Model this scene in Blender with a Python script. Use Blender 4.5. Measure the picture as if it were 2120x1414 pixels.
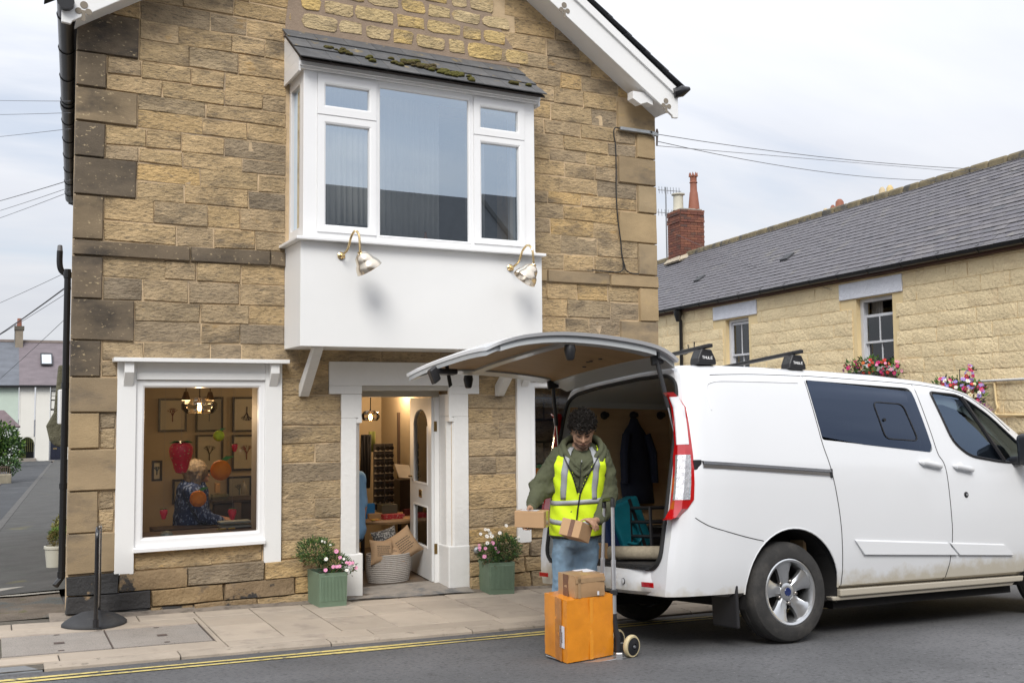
import bpy, bmesh, math, random
import numpy as np
from mathutils import Vector, Matrix, noise as mnoise
R = math.radians
scene = bpy.context.scene
for o in list(bpy.data.objects):
    bpy.data.objects.remove(o, do_unlink=True)
COL = scene.collection

# ---------------------------------------------------------------- camera
CAM_P = Vector((0.0, -8.92, 1.74))
YAW, PITCH, ROLL = R(27.62), R(3.73), R(-0.484)
FPX, PCX, PCY = 2061.0, 1060.0, 707.0
c_f = Vector((math.sin(YAW)*math.cos(PITCH), math.cos(YAW)*math.cos(PITCH), math.sin(PITCH)))
c_r0 = Vector((math.cos(YAW), -math.sin(YAW), 0)); c_u0 = c_r0.cross(c_f)
c_r = c_r0*math.cos(ROLL) + c_u0*math.sin(ROLL); c_u = c_u0*math.cos(ROLL) - c_r0*math.sin(ROLL)
cam_d = bpy.data.cameras.new('camera'); cam = bpy.data.objects.new('camera', cam_d); COL.objects.link(cam)
cam_d.sensor_width = 36.0; cam_d.lens = FPX*36.0/2120.0; cam_d.clip_end = 2000; cam_d.clip_start = 0.05
cam.matrix_world = Matrix(((c_r.x, c_u.x, -c_f.x, CAM_P.x), (c_r.y, c_u.y, -c_f.y, CAM_P.y), (c_r.z, c_u.z, -c_f.z, CAM_P.z), (0, 0, 0, 1)))
scene.camera = cam

# ---------------------------------------------------------------- sky, sun, exposure
SUN_DIR = Vector((-0.40, -0.60, 0.70)).normalized()      # towards the sun
w = bpy.data.worlds.new('World'); scene.world = w; w.use_nodes = True
nt = w.node_tree; nt.nodes.clear()
def wn(t, **k):
    n = nt.nodes.new(t)
    for a, b in k.items(): setattr(n, a, b)
    return n
wout = wn('ShaderNodeOutputWorld'); bg = wn('ShaderNodeBackground'); bg.inputs[1].default_value = 0.1
sky = wn('ShaderNodeTexSky', sky_type='NISHITA', sun_disc=False)
sky.sun_elevation = math.asin(SUN_DIR.z); sky.sun_rotation = math.atan2(SUN_DIR.x, SUN_DIR.y)
sky.air_density = 1.0; sky.dust_density = 0.7; sky.ozone_density = 1.2
tc = wn('ShaderNodeTexCoord'); sep = wn('ShaderNodeSeparateXYZ'); nt.links.new(tc.outputs['Generated'], sep.inputs[0])
# cloud deck: direction projected on a flat layer above
mx = wn('ShaderNodeMath', operation='MAXIMUM'); nt.links.new(sep.outputs[2], mx.inputs[0]); mx.inputs[1].default_value = 0.0
ad = wn('ShaderNodeMath', operation='ADD'); nt.links.new(mx.outputs[0], ad.inputs[0]); ad.inputs[1].default_value = 0.22
dx = wn('ShaderNodeMath', operation='DIVIDE'); dy = wn('ShaderNodeMath', operation='DIVIDE')
nt.links.new(sep.outputs[0], dx.inputs[0]); nt.links.new(ad.outputs[0], dx.inputs[1])
nt.links.new(sep.outputs[1], dy.inputs[0]); nt.links.new(ad.outputs[0], dy.inputs[1])
cmb = wn('ShaderNodeCombineXYZ'); nt.links.new(dx.outputs[0], cmb.inputs[0]); nt.links.new(dy.outputs[0], cmb.inputs[1])
mp = wn('ShaderNodeMapping'); mp.inputs['Scale'].default_value = (0.55, 1.5, 1); mp.inputs['Location'].default_value = (28.55, 8.44, 0); mp.inputs['Rotation'].default_value = (0, 0, 0.25)
nt.links.new(cmb.outputs[0], mp.inputs[0])
nz = wn('ShaderNodeTexNoise'); nz.inputs['Scale'].default_value = 1.1; nz.inputs['Detail'].default_value = 9; nz.inputs['Roughness'].default_value = 0.55; nz.inputs['Distortion'].default_value = 0.4
nt.links.new(mp.outputs[0], nz.inputs[0])
rp = wn('ShaderNodeValToRGB'); rp.color_ramp.elements[0].position = 0.32; rp.color_ramp.elements[0].color = (0.60, 0.60, 0.60, 1); rp.color_ramp.elements[1].position = 0.5; rp.color_ramp.elements[1].color = (0.97, 0.97, 0.97, 1)
nt.links.new(nz.outputs[0], rp.inputs[0])
nz2 = wn('ShaderNodeTexNoise'); nz2.inputs['Scale'].default_value = 2.2; nz2.inputs['Detail'].default_value = 8
nt.links.new(mp.outputs[0], nz2.inputs[0])
rp2 = wn('ShaderNodeValToRGB'); rp2.color_ramp.elements[0].position = 0.3; rp2.color_ramp.elements[0].color = (7.0, 7.25, 7.9, 1); rp2.color_ramp.elements[1].position = 0.7; rp2.color_ramp.elements[1].color = (8.2, 8.35, 8.75, 1)
nt.links.new(nz2.outputs[0], rp2.inputs[0])
# an overcast deck is brighter overhead than towards the horizon
zf = wn('ShaderNodeMath', operation='MULTIPLY_ADD'); nt.links.new(mx.outputs[0], zf.inputs[0]); zf.inputs[1].default_value = 1.15; zf.inputs[2].default_value = 0.64
scl = wn('ShaderNodeVectorMath', operation='SCALE'); nt.links.new(rp2.outputs[0], scl.inputs[0]); nt.links.new(zf.outputs[0], scl.inputs['Scale'])
mixs = wn('ShaderNodeMixRGB'); nt.links.new(rp.outputs[0], mixs.inputs[0]); nt.links.new(sky.outputs[0], mixs.inputs[1]); nt.links.new(scl.outputs[0], mixs.inputs[2])
nt.links.new(mixs.outputs[0], bg.inputs[0]); nt.links.new(bg.outputs[0], wout.inputs[0])
sun_d = bpy.data.lights.new('sun', 'SUN'); sun_d.energy = 2.1; sun_d.angle = R(27); sun_d.color = (1, 0.965, 0.91)
sun = bpy.data.objects.new('sun', sun_d); COL.objects.link(sun); sun.rotation_euler = SUN_DIR.to_track_quat('Z', 'Y').to_euler(); sun.location = (0, -10, 12)
vs = scene.view_settings; vs.view_transform = 'Standard'; vs.look = 'None'; vs.gamma = 1.0; vs.use_curve_mapping = False; vs.exposure = 0.37
scene.display_settings.display_device = 'sRGB'
scene.render.engine = 'CYCLES'; cy = scene.cycles
cy.use_denoising = True; cy.max_bounces = 8; cy.diffuse_bounces = 4; cy.glossy_bounces = 4; cy.transmission_bounces = 6; cy.transparent_max_bounces = 24
cy.sample_clamp_indirect = 6.0; cy.caustics_reflective = False; cy.caustics_refractive = False
# ---------------------------------------------------------------- helpers
rng = random.Random(7)
def ray(px, py): return c_f + c_r*((px-PCX)/FPX) - c_u*((py-PCY)/FPX)
def onY(px, py, Y=0.0):
    d = ray(px, py); return CAM_P + d*((Y-CAM_P.y)/d.y)
def atD(px, py, dep): return CAM_P + ray(px, py)*dep
def zpav(x): return 0.10 - 0.0325*x
def zroad(x, y):
    t = -1.73 - y
    if t < 0: return zpav(x)
    t = min(t, 5.1)
    k = 0.095*t if t < 2.6 else 0.247 + 0.095*(t-2.6) - 0.0185*(t-2.6)**2
    return zpav(x) - 0.025 + k
RM = {}
def tag(o, label=None, cat=None, group=None, kind=None):
    if label: o['label'] = label
    if cat: o['category'] = cat
    if group: o['group'] = group
    if kind: o['kind'] = kind
    return o
def root(name, label, cat, loc=(0, 0, 0), group=None, mat4=None):
    o = bpy.data.objects.new(name, None); COL.objects.link(o); o.empty_display_size = 0.1
    m = mat4 if mat4 is not None else Matrix.Translation(Vector(loc))
    o.matrix_world = m; RM[o.name] = m
    return tag(o, label, cat, group)
def rootmat(o):
    while o.parent: o = o.parent
    return RM.get(o.name)
class MB:
    def __init__(s): s.v = []; s.f = []; s.m = []
    def add(s, vs_, fs, mi=0):
        n = len(s.v); s.v += [tuple(p) for p in vs_]; s.f += [tuple(i+n for i in f) for f in fs]; s.m += [mi]*len(fs); return s
    def box(s, x0, x1, y0, y1, z0, z1, mi=0):
        return s.add([(x0,y0,z0),(x1,y0,z0),(x1,y1,z0),(x0,y1,z0),(x0,y0,z1),(x1,y0,z1),(x1,y1,z1),(x0,y1,z1)],
              [(3,2,1,0),(4,5,6,7),(0,1,5,4),(1,2,6,5),(2,3,7,6),(3,0,4,7)], mi)
    def obox(s, c, ax, ay, az, mi=0):     # half-axis vectors
        c, ax, ay, az = map(Vector, (c, ax, ay, az)); P = []
        for dz in (-1, 1):
            for dx_, dy_ in ((-1,-1),(1,-1),(1,1),(-1,1)): P.append(c+ax*dx_+ay*dy_+az*dz)
        return s.add(P, [(3,2,1,0),(4,5,6,7),(0,1,5,4),(1,2,6,5),(2,3,7,6),(3,0,4,7)], mi)
    def quad(s, a, b, c, d, mi=0): return s.add([a,b,c,d], [(0,1,2,3)], mi)
    def prism(s, poly, u, v, w_, o=(0,0,0), mi=0):   # polygon (a,b) -> o+u*a+v*b, extruded by w_
        o, u, v, w_ = map(Vector, (o, u, v, w_)); n = len(poly)
        A = [o+u*a+v*b for a, b in poly]; B = [p+w_ for p in A]
        return s.add(A+B, [tuple(range(n))[::-1], tuple(range(n, 2*n))] + [(i, (i+1) % n, n+(i+1) % n, n+i) for i in range(n)], mi)
    def tube(s, pts, r, seg=8, cap=True, mi=0, flat=1.0):
        pts = [Vector(p) for p in pts]; n = len(pts); rs = r if isinstance(r, (list, tuple)) else [r]*n
        tprev = None; up = None; base = len(s.v)
        for i, p in enumerate(pts):
            t = (pts[min(i+1, n-1)]-pts[max(i-1, 0)]).normalized()
            if up is None:
                a = Vector((0,0,1)) if abs(t.z) < 0.9 else Vector((1,0,0)); up = (a - t*a.dot(t)).normalized()
            else: up = (up - t*up.dot(t)).normalized()
            sd = t.cross(up)
            for k in range(seg):
                a = 2*math.pi*k/seg; s.v.append(tuple(p + (sd*math.cos(a) + up*math.sin(a)*flat)*rs[i]))
        fs = []
        for i in range(n-1):
            for k in range(seg):
                a = base+i*seg+k; b = base+i*seg+(k+1) % seg; fs.append((a, b, b+seg, a+seg))
        if cap: fs.append(tuple(base+k for k in range(seg))[::-1]); fs.append(tuple(base+(n-1)*seg+k for k in range(seg)))
        s.f += fs; s.m += [mi]*len(fs); return s
    def lathe(s, prof, c=(0,0,0), seg=20, ax=(0,0,1), mi=0, cap=True):   # prof: (r, h)
        c = Vector(c); ax = Vector(ax).normalized(); a = Vector((1,0,0)) if abs(ax.x) < 0.9 else Vector((0,1,0))
        e1 = (a-ax*a.dot(ax)).normalized(); e2 = ax.cross(e1); base = len(s.v)
        for r_, h in prof:
            for k in range(seg):
                t = 2*math.pi*k/seg; s.v.append(tuple(c+ax*h+(e1*math.cos(t)+e2*math.sin(t))*r_))
        fs = []
        for i in range(len(prof)-1):
            for k in range(seg):
                p = base+i*seg+k; q = base+i*seg+(k+1) % seg; fs.append((p, q, q+seg, p+seg))
        if cap: fs.append(tuple(base+k for k in range(seg))[::-1]); fs.append(tuple(base+(len(prof)-1)*seg+k for k in range(seg)))
        s.f += fs; s.m += [mi]*len(fs); return s
    def ball(s, c, r, seg=12, rings=8, sc=(1,1,1), mi=0, rot=None):
        c = Vector(c); V_ = []; F_ = []
        for i in range(rings+1):
            th = math.pi*i/rings
            for k in range(seg):
                ph = 2*math.pi*k/seg; p = Vector((math.sin(th)*math.cos(ph)*r*sc[0], math.sin(th)*math.sin(ph)*r*sc[1], math.cos(th)*r*sc[2]))
                V_.append(c + (rot @ p if rot else p))
        for i in range(rings):
            for k in range(seg):
                a = i*seg+k; b = i*seg+(k+1) % seg; F_.append((a, a+seg, b+seg, b))
        return s.add(V_, F_, mi)
    def grid(s, P, mi=0, flip=False):     # P[i][j] points
        n, m = len(P), len(P[0]); V_ = [p for row in P for p in row]; F_ = []
        for i in range(n-1):
            for j in range(m-1):
                q = (i*m+j, i*m+j+1, (i+1)*m+j+1, (i+1)*m+j); F_.append(q[::-1] if flip else q)
        return s.add(V_, F_, mi)
    def loft(s, secs, closed=True, cap=True, mi=0):
        n = len(secs[0]); V_ = [p for sc_ in secs for p in sc_]; F_ = []
        for i in range(len(secs)-1):
            for k in range(n if closed else n-1):
                a = i*n+k; b = i*n+(k+1) % n; F_.append((a, b, b+n, a+n))
        if cap and closed: F_.append(tuple(range(n))[::-1]); F_.append(tuple((len(secs)-1)*n+k for k in range(n)))
        return s.add(V_, F_, mi)
    def build(s, name, mats, parent=None, smooth=False, bevel=0, bseg=2, local=False, ang=35, sub=0, origin=None, solid=0, shift=None):
        mats = mats if isinstance(mats, (list, tuple)) else [mats]
        V_ = [Vector(p) for p in s.v]; loc = Vector((0,0,0))
        if parent is not None:
            m = rootmat(parent)
            if m is not None and not local:
                mi_ = m.inverted(); V_ = [mi_ @ p for p in V_]
        else:
            xs = [p.x for p in V_]; ys = [p.y for p in V_]; zs = [p.z for p in V_]
            loc = Vector(((min(xs)+max(xs))/2, (min(ys)+max(ys))/2, min(zs))) if origin is None else Vector(origin)
            V_ = [p-loc for p in V_]
        me = bpy.data.meshes.new(name); me.from_pydata(V_, [], s.f)
        for mm in mats: me.materials.append(mm)
        if len(mats) > 1: me.polygons.foreach_set('material_index', s.m)
        me.update()
        if bevel == 0 or smooth:
            bm = bmesh.new(); bm.from_mesh(me); bmesh.ops.recalc_face_normals(bm, faces=bm.faces); bm.to_mesh(me); bm.free()
        if smooth:
            me.shade_smooth()
            if ang < 180: me.set_sharp_from_angle(angle=R(ang))
        o = bpy.data.objects.new(name, me); COL.objects.link(o)
        if parent is not None: o.parent = parent
        else: o.location = loc; RM[o.name] = Matrix.Translation(loc)
        if solid:
            mo = o.modifiers.new('solid', 'SOLIDIFY'); mo.thickness = solid; mo.offset = 0
        if bevel:
            mo = o.modifiers.new('bevel', 'BEVEL'); mo.width = bevel; mo.segments = bseg; mo.limit_method = 'ANGLE'; mo.angle_limit = R(40)
        if sub:
            mo = o.modifiers.new('sub', 'SUBSURF'); mo.levels = sub; mo.render_levels = sub
        return o
def place(me_obj, name, parent, M4):       # light copy sharing mesh data; M4 in world
    o = bpy.data.objects.new(name, me_obj.data); COL.objects.link(o); o.parent = parent
    m = rootmat(parent); o.matrix_local = (m.inverted() @ M4) if m is not None else M4
    for md in me_obj.modifiers:
        if md.type == 'BEVEL':
            mo = o.modifiers.new('bevel', 'BEVEL'); mo.width = md.width; mo.segments = md.segments; mo.limit_method = 'ANGLE'; mo.angle_limit = md.angle_limit
    return o
def copy_tree(o, parent=None, offset=None):
    c = o.copy(); COL.objects.link(c); c.parent = parent
    if parent is None:
        if offset is not None: c.location = Vector(o.location)+Vector(offset)
        RM[c.name] = Matrix.Translation(c.location)
    for ch in list(o.children): copy_tree(ch, c)
    return c
def spline(pts, n=8):                       # Catmull-Rom
    P = [Vector(p) for p in pts]; out = []
    for i in range(len(P)-1):
        a, b, c, d = P[max(i-1,0)], P[i], P[i+1], P[min(i+2,len(P)-1)]
        for k in range(n):
            t = k/n; out.append(0.5*((2*b)+(c-a)*t+(2*a-5*b+4*c-d)*t*t+(3*b-a-3*c+d)*t**3))
    out.append(P[-1]); return out
def catenary(a, b, sag, n=16):
    a, b = Vector(a), Vector(b); return [a.lerp(b, i/n) - Vector((0,0,sag*4*(i/n)*(1-i/n))) for i in range(n+1)]

# ---------------------------------------------------------------- materials
MATS = {}
def mat(name, col, rough=0.7, metal=0.0, var=0.12, vs_=3.0, bump=0.0, bs=60.0, stretch=(1,1,1), spec=0.5, coat=0.0, rnd=0.0,
        col2=None, c2s=2.0, c2t=(0.5, 0.62), c2st=None, col3=None, c3s=8.0, c3t=(0.6, 0.68), hue=None, detail=6, sheen=0.0, emit=None, es=0.0, alpha=1.0, trans=0.0, bdist=0.01, zdirt=None, col4=None, c4s=40.0, c4t=(0.5, 0.62), c4st=(1, 1, 1), c4f=0.7):
    if name in MATS: return MATS[name]
    m = bpy.data.materials.new(name); m.use_nodes = True; t = m.node_tree; N = t.nodes; L_ = t.links
    b = N['Principled BSDF']; b.inputs['Roughness'].default_value = rough; b.inputs['Metallic'].default_value = metal
    b.inputs['Specular IOR Level'].default_value = spec
    if coat: b.inputs['Coat Weight'].default_value = coat; b.inputs['Coat Roughness'].default_value = 0.05
    if sheen: b.inputs['Sheen Weight'].default_value = sheen
    if emit: b.inputs['Emission Color'].default_value = (*emit, 1); b.inputs['Emission Strength'].default_value = es
    if trans: b.inputs['Transmission Weight'].default_value = trans
    if alpha < 1: b.inputs['Alpha'].default_value = alpha
    g = N.new('ShaderNodeNewGeometry'); oi = N.new('ShaderNodeObjectInfo')
    sc_ = N.new('ShaderNodeVectorMath'); sc_.operation = 'SCALE'; cv = N.new('ShaderNodeCombineXYZ')
    for i in range(3): L_.new(oi.outputs['Random'], cv.inputs[i])
    L_.new(cv.outputs[0], sc_.inputs[0]); sc_.inputs['Scale'].default_value = 37.0
    av = N.new('ShaderNodeVectorMath'); av.operation = 'ADD'; L_.new(g.outputs['Position'], av.inputs[0]); L_.new(sc_.outputs[0], av.inputs[1])
    def nz_(scale, det, st):
        mp_ = N.new('ShaderNodeMapping'); mp_.inputs['Scale'].default_value = st; L_.new(av.outputs[0], mp_.inputs[0])
        n_ = N.new('ShaderNodeTexNoise'); n_.inputs['Scale'].default_value = scale; n_.inputs['Detail'].default_value = det; n_.inputs['Roughness'].default_value = 0.62
        L_.new(mp_.outputs[0], n_.inputs['Vector']); return n_.outputs[0]
    def ramp(src, p0, p1, c0, c1):
        r_ = N.new('ShaderNodeMapRange'); L_.new(src, r_.inputs[0]); r_.inputs[1].default_value = p0; r_.inputs[2].default_value = p1; r_.inputs[3].default_value = c0; r_.inputs[4].default_value = c1; return r_.outputs[0]
    def mixc(f, a, c, mode='MIX'):
        x = N.new('ShaderNodeMixRGB'); x.blend_type = mode
        for sock, val in ((x.inputs[0], f), (x.inputs[1], a), (x.inputs[2], c)):
            if isinstance(val, (int, float)): sock.default_value = val
            elif isinstance(val, tuple): sock.default_value = (*val, 1)
            else: L_.new(val, sock)
        return x.outputs[0]
    cur = tuple(col)
    if hue:      # list of alternative colours chosen by the object's random number
        cr = N.new('ShaderNodeValToRGB'); cr.color_ramp.interpolation = 'LINEAR'; els = cr.color_ramp.elements
        cs = [col]+list(hue)
        els[0].color = (*cs[0], 1); els[0].position = 0; els[1].color = (*cs[-1], 1); els[1].position = 1
        for i, c_ in enumerate(cs[1:-1]): e = els.new((i+1)/(len(cs)-1)); e.color = (*c_, 1)
        L_.new(oi.outputs['Random'], cr.inputs[0]); cur = cr.outputs[0]
    if col2: cur = mixc(ramp(nz_(c2s, detail, c2st or stretch), c2t[0], c2t[1], 0, 1), cur, tuple(col2))
    if col3: cur = mixc(ramp(nz_(c3s, detail, stretch), c3t[0], c3t[1], 0, 1), cur, tuple(col3))
    if col4: cur = mixc(ramp(nz_(c4s, 3, c4st), c4t[0], c4t[1], 0, c4f), cur, tuple(col4))
    if zdirt:    # splash dirt with a ragged edge below a world height: (z, width, colour)
        sp = N.new('ShaderNodeSeparateXYZ'); L_.new(g.outputs['Position'], sp.inputs[0])
        nd = nz_(9, 6, (1,1,1)); q = N.new('ShaderNodeMath'); q.operation = 'MULTIPLY_ADD'; L_.new(nd, q.inputs[0]); q.inputs[1].default_value = zdirt[1]*2.5; L_.new(sp.outputs[2], q.inputs[2])
        cur = mixc(ramp(q.outputs[0], zdirt[0]+zdirt[1]*1.6, zdirt[0]+zdirt[1]*0.6, 0, 1), cur, tuple(zdirt[2]))
    if var or rnd:
        f_ = None
        if var: f_ = ramp(nz_(vs_, detail, stretch), 0.25, 0.75, 1-var, 1+var)
        if rnd:
            r2 = ramp(oi.outputs['Random'], 0, 1, 1-rnd, 1+rnd)
            if f_ is None: f_ = r2
            else:
                mu = N.new('ShaderNodeMath'); mu.operation = 'MULTIPLY'; L_.new(f_, mu.inputs[0]); L_.new(r2, mu.inputs[1]); f_ = mu.outputs[0]
        cur = mixc(1.0, cur, f_, 'MULTIPLY')
    if isinstance(cur, tuple): b.inputs['Base Color'].default_value = (*cur, 1)
    else: L_.new(cur, b.inputs['Base Color'])
    if bump:
        bn = N.new('ShaderNodeBump'); bn.inputs['Strength'].default_value = bump; bn.inputs['Distance'].default_value = bdist
        L_.new(nz_(bs, 5, stretch), bn.inputs['Height']); L_.new(bn.outputs[0], b.inputs['Normal'])
    MATS[name] = m; return m
def glass(name, refl=0.25, tint=(1,1,1), rough=0.0, dens=1.0, gcol=(0.95, 0.97, 1)):
    if name in MATS: return MATS[name]
    m = bpy.data.materials.new(name); m.use_nodes = True; t = m.node_tree; N = t.nodes; N.clear()
    o = N.new('ShaderNodeOutputMaterial'); mx_ = N.new('ShaderNodeMixShader'); tr = N.new('ShaderNodeBsdfTransparent'); gl = N.new('ShaderNodeBsdfGlossy')
    tr.inputs[0].default_value = (*[c*dens for c in tint], 1); gl.inputs['Roughness'].default_value = rough; gl.inputs[0].default_value = (*gcol, 1)
    lw = N.new('ShaderNodeFresnel'); lw.inputs[0].default_value = 1.5
    ad_ = N.new('ShaderNodeMath'); ad_.operation = 'ADD'; ad_.use_clamp = True; ad_.inputs[1].default_value = refl; t.links.new(lw.outputs[0], ad_.inputs[0])
    t.links.new(ad_.outputs[0], mx_.inputs[0]); t.links.new(tr.outputs[0], mx_.inputs[1]); t.links.new(gl.outputs[0], mx_.inputs[2]); t.links.new(mx_.outputs[0], o.inputs[0])
    MATS[name] = m; return m
def leafmat(name, col, rnd=0.35):
    return mat(name, col, rough=0.6, var=0.35, vs_=14, rnd=0.0, spec=0.25)
WHITE = mat('white_paint', (0.80, 0.80, 0.79), rough=0.45, var=0.02, vs_=2, bump=0.03, bs=25)
UPVC = mat('white_plastic', (0.82, 0.82, 0.82), rough=0.28, var=0.015)
BLACK = mat('black_plastic', (0.012, 0.012, 0.013), rough=0.38, var=0.1)
STEEL = mat('brushed_steel', (0.55, 0.56, 0.57), rough=0.3, metal=1.0, var=0.05)
BRASS = mat('polished_brass', (0.80, 0.60, 0.32), rough=0.16, metal=1.0, var=0.06, vs_=20)
DARK = mat('dark_void', (0.015, 0.013, 0.012), rough=0.9, var=0)
# ---------------------------------------------------------------- ground, road, pavement, alley
_zp = zpav
def zpav(x): return 0.10 - 0.0325*min(max(x, -7.0), 13.0)
def zback(x, y): return zpav(x) - 0.0235*min(max(y, 0.0), 58.0)
def zground(x, y): return zroad(x, y) if y < 0 else zback(x, y)
ASPH = mat('road_asphalt', (0.098, 0.099, 0.103), rough=0.86, var=0.16, vs_=0.9, bump=0.7, bs=190, bdist=0.006, col2=(0.135, 0.135, 0.14), c2s=0.45, c2t=(0.45, 0.75), col3=(0.24, 0.24, 0.24), c3s=48, c3t=(0.66, 0.72), detail=3, col4=(0.05, 0.05, 0.053), c4s=36, c4t=(0.52, 0.64), c4f=0.8)
ALLEY = mat('alley_asphalt', (0.036, 0.038, 0.041), rough=0.8, var=0.3, vs_=1.2, bump=0.6, bs=60, bdist=0.01, col2=(0.062, 0.063, 0.065), c2s=1.4, c2t=(0.52, 0.75), col3=(0.03, 0.03, 0.032), c3s=3.0, c3t=(0.62, 0.70), stretch=(1, 0.55, 1))
def axis(breaks):
    out = []
    for a, b, st in breaks:
        n = max(1, round((b-a)/st)); out += [a+(b-a)*i/n for i in range(n)]
    return out+[breaks[-1][1]]
xs = axis([(-400,-60,85),(-60,-10,10),(-10,16,0.5),(16,60,11),(60,400,85)])
ys = axis([(-400,-60,85),(-60,-10,10),(-10,-1.74,0.25),(-1.735,-1.725,0.01),(-1.72,6,0.6),(6,60,6),(60,400,85)])
b = MB(); b.grid([[(x, y, zground(x, y)-0.035*(y > -1.73)) for x in xs] for y in ys]); rd = b.build('road', ASPH, smooth=True, ang=60); tag(rd, 'grey asphalt road in front of the house', kind='structure')
# yellow double lines, laid in strips that follow the camber
YEL = mat('yellow_road_paint', (0.62, 0.50, 0.17), rough=0.75, var=0.15, vs_=6, col2=(0.20, 0.18, 0.12), c2s=18, c2t=(0.52, 0.66), bump=0.3, bs=150)
yl = root('double_yellow_line', 'pair of yellow painted lines along the kerb', 'road marking', (3, -2.0, zroad(3, -2.0)))
for y0 in (-1.99, -2.115):
    b = MB(); X = [-6+0.4*i for i in range(36)]
    wob = lambda x, k: 0.006*math.sin(x*3.1+k)+0.004*math.sin(x*11+k)
    b.grid([[(x, y0+wob(x, y0)-0.03, zroad(x, y0-0.03)+0.005) for x in X], [(x, y0+wob(x, y0+3)+0.03, zroad(x, y0+0.03)+0.005) for x in X]])
    b.build('painted_line', YEL, yl)
# pavement
PAVE = mat('paving_slab', (0.385, 0.325, 0.26), rough=0.88, var=0.12, vs_=2.5, rnd=0.09, bump=0.35, bs=140, bdist=0.004, col2=(0.25, 0.21, 0.175), c2s=3.2, c2t=(0.55, 0.75), col3=(0.17, 0.15, 0.13), c3s=26, c3t=(0.70, 0.74))
KERB = mat('kerb_stone', (0.36, 0.305, 0.245), rough=0.9, var=0.18, vs_=5, rnd=0.08, bump=0.6, bs=80, bdist=0.008, col2=(0.16, 0.14, 0.11), c2s=14, c2t=(0.60, 0.72))
GAP = mat('joint_grit', (0.10, 0.088, 0.07), rough=0.95, var=0.3, vs_=20, bump=0.5, bs=120, col2=(0.06, 0.075, 0.03), c2s=2.5, c2t=(0.6, 0.7))
PX0, PX1 = -4.0, 6.75
b = MB(); X = axis([(PX0, PX1, 0.5)])
b.grid([[(x, y, zpav(x)-0.012) for x in X] for y in (-1.715, 0.12)])
pav = b.build('pavement', GAP); tag(pav, 'stone slab pavement beside the shop', kind='structure')
def slab(name, x0, x1, y0, y1, m, parent, th=0.05, dz=0.0, ch=0.005, tilt=0.0):
    b = MB(); g = 0.0045
    x0 += g; x1 -= g; y0 += g; y1 -= g
    T = []
    for (x, y) in ((x0,y0),(x1,y0),(x1,y1),(x0,y1)): T.append(Vector((x, y, zpav(x)+dz+rng.uniform(-tilt, tilt))))
    c = sum(T, Vector())/4
    In = [t + Vector((math.copysign(ch, c.x-t.x), math.copysign(ch, c.y-t.y), 0)) for t in T]
    Lo = [t - Vector((0, 0, th)) for t in T]; Mid = [t-Vector((0,0,ch*0.8)) for t in T]
    b.add(In+Mid+Lo, [(0,1,2,3)]+[(i+4,(i+1)%4+4,(i+1)%4,i) for i in range(4)]+[(i+8,(i+1)%4+8,(i+1)%4+4,i+4) for i in range(4)])
    return b.build(name, m, parent)
ROWS = [(-1.565, -1.37), (-1.37, -0.83), (-0.83, -0.42), (-0.42, -0.19)]
COVX = (0.10, 1.49)
for ri, (y0, y1) in enumerate(ROWS):
    x = PX0 + (0.0 if ri % 2 else 0.02)
    if ri == 0: wlist = 1.1
    else: wlist = 0.455
    # joints line up in the photograph: 1.545 + 0.455k
    k0 = math.floor((PX0-1.545)/wlist)
    xs_ = [1.545+wlist*k for k in range(k0, int((PX1-1.545)/wlist)+2)]
    for a, c in zip(xs_, xs_[1:]):
        a = max(a, PX0); c = min(c, PX1)
        if c-a < 0.05: continue
        if ri in (1, 2) and y0 < -0.4 and c > COVX[0]-0.02 and a < COVX[1]:
            if a < COVX[0]-0.02: slab('paving_slab', a, COVX[0]-0.01, y0, y1, PAVE, pav, tilt=0.002)
            if c > COVX[1]+0.03: slab('paving_slab', COVX[1]+0.01, c, y0, y1, PAVE, pav, tilt=0.002)
            continue
        slab('paving_slab', a, c, y0, y1, PAVE, pav, tilt=0.0025)
# strip of cement and small stones at the foot of the wall
b = MB(); X = axis([(0.45, 6.75, 0.12)])
b.grid([[(x, -0.185, zpav(x)-0.004+0.004*math.sin(x*9)) for x in X], [(x, -0.09, zpav(x)+0.006+0.006*math.sin(x*7+1)) for x in X], [(x, 0.02, zpav(x)+0.022+0.01*math.sin(x*5)) for x in X]])
b.build('cement_fillet', mat('cement', (0.22, 0.185, 0.15), rough=0.95, var=0.25, vs_=7, bump=0.8, bs=45, col2=(0.12, 0.10, 0.08), c2s=9), pav)
# kerb stones
x = PX0
while x < PX1:
    L_ = rng.uniform(0.85, 1.25) if x > -0.2 else 0.62
    x1 = min(x+L_, PX1); low = x < -0.1
    b = MB(); g = 0.005; n = 6
    dz = -0.012 if low else 0
    P = []
    for i in range(n+1):
        xx = x+g+(x1-x-2*g)*i/n; j = rng.uniform(-0.004, 0.004); z = zpav(xx)+dz
        P.append([(xx, -1.57, z), (xx, -1.70+j, z+rng.uniform(-0.002,0.002)), (xx, -1.722+j, z-0.010), (xx, -1.736+j, z-0.10), (xx, -1.57, z-0.10)])
    b.loft(P, closed=True)
    b.build('kerb_stone', KERB if not low else mat('kerb_stone_grey', (0.17, 0.175, 0.18), rough=0.9, var=0.2, vs_=6, bump=0.5, bs=60), pav, smooth=True, ang=30)
    x = x1
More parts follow.
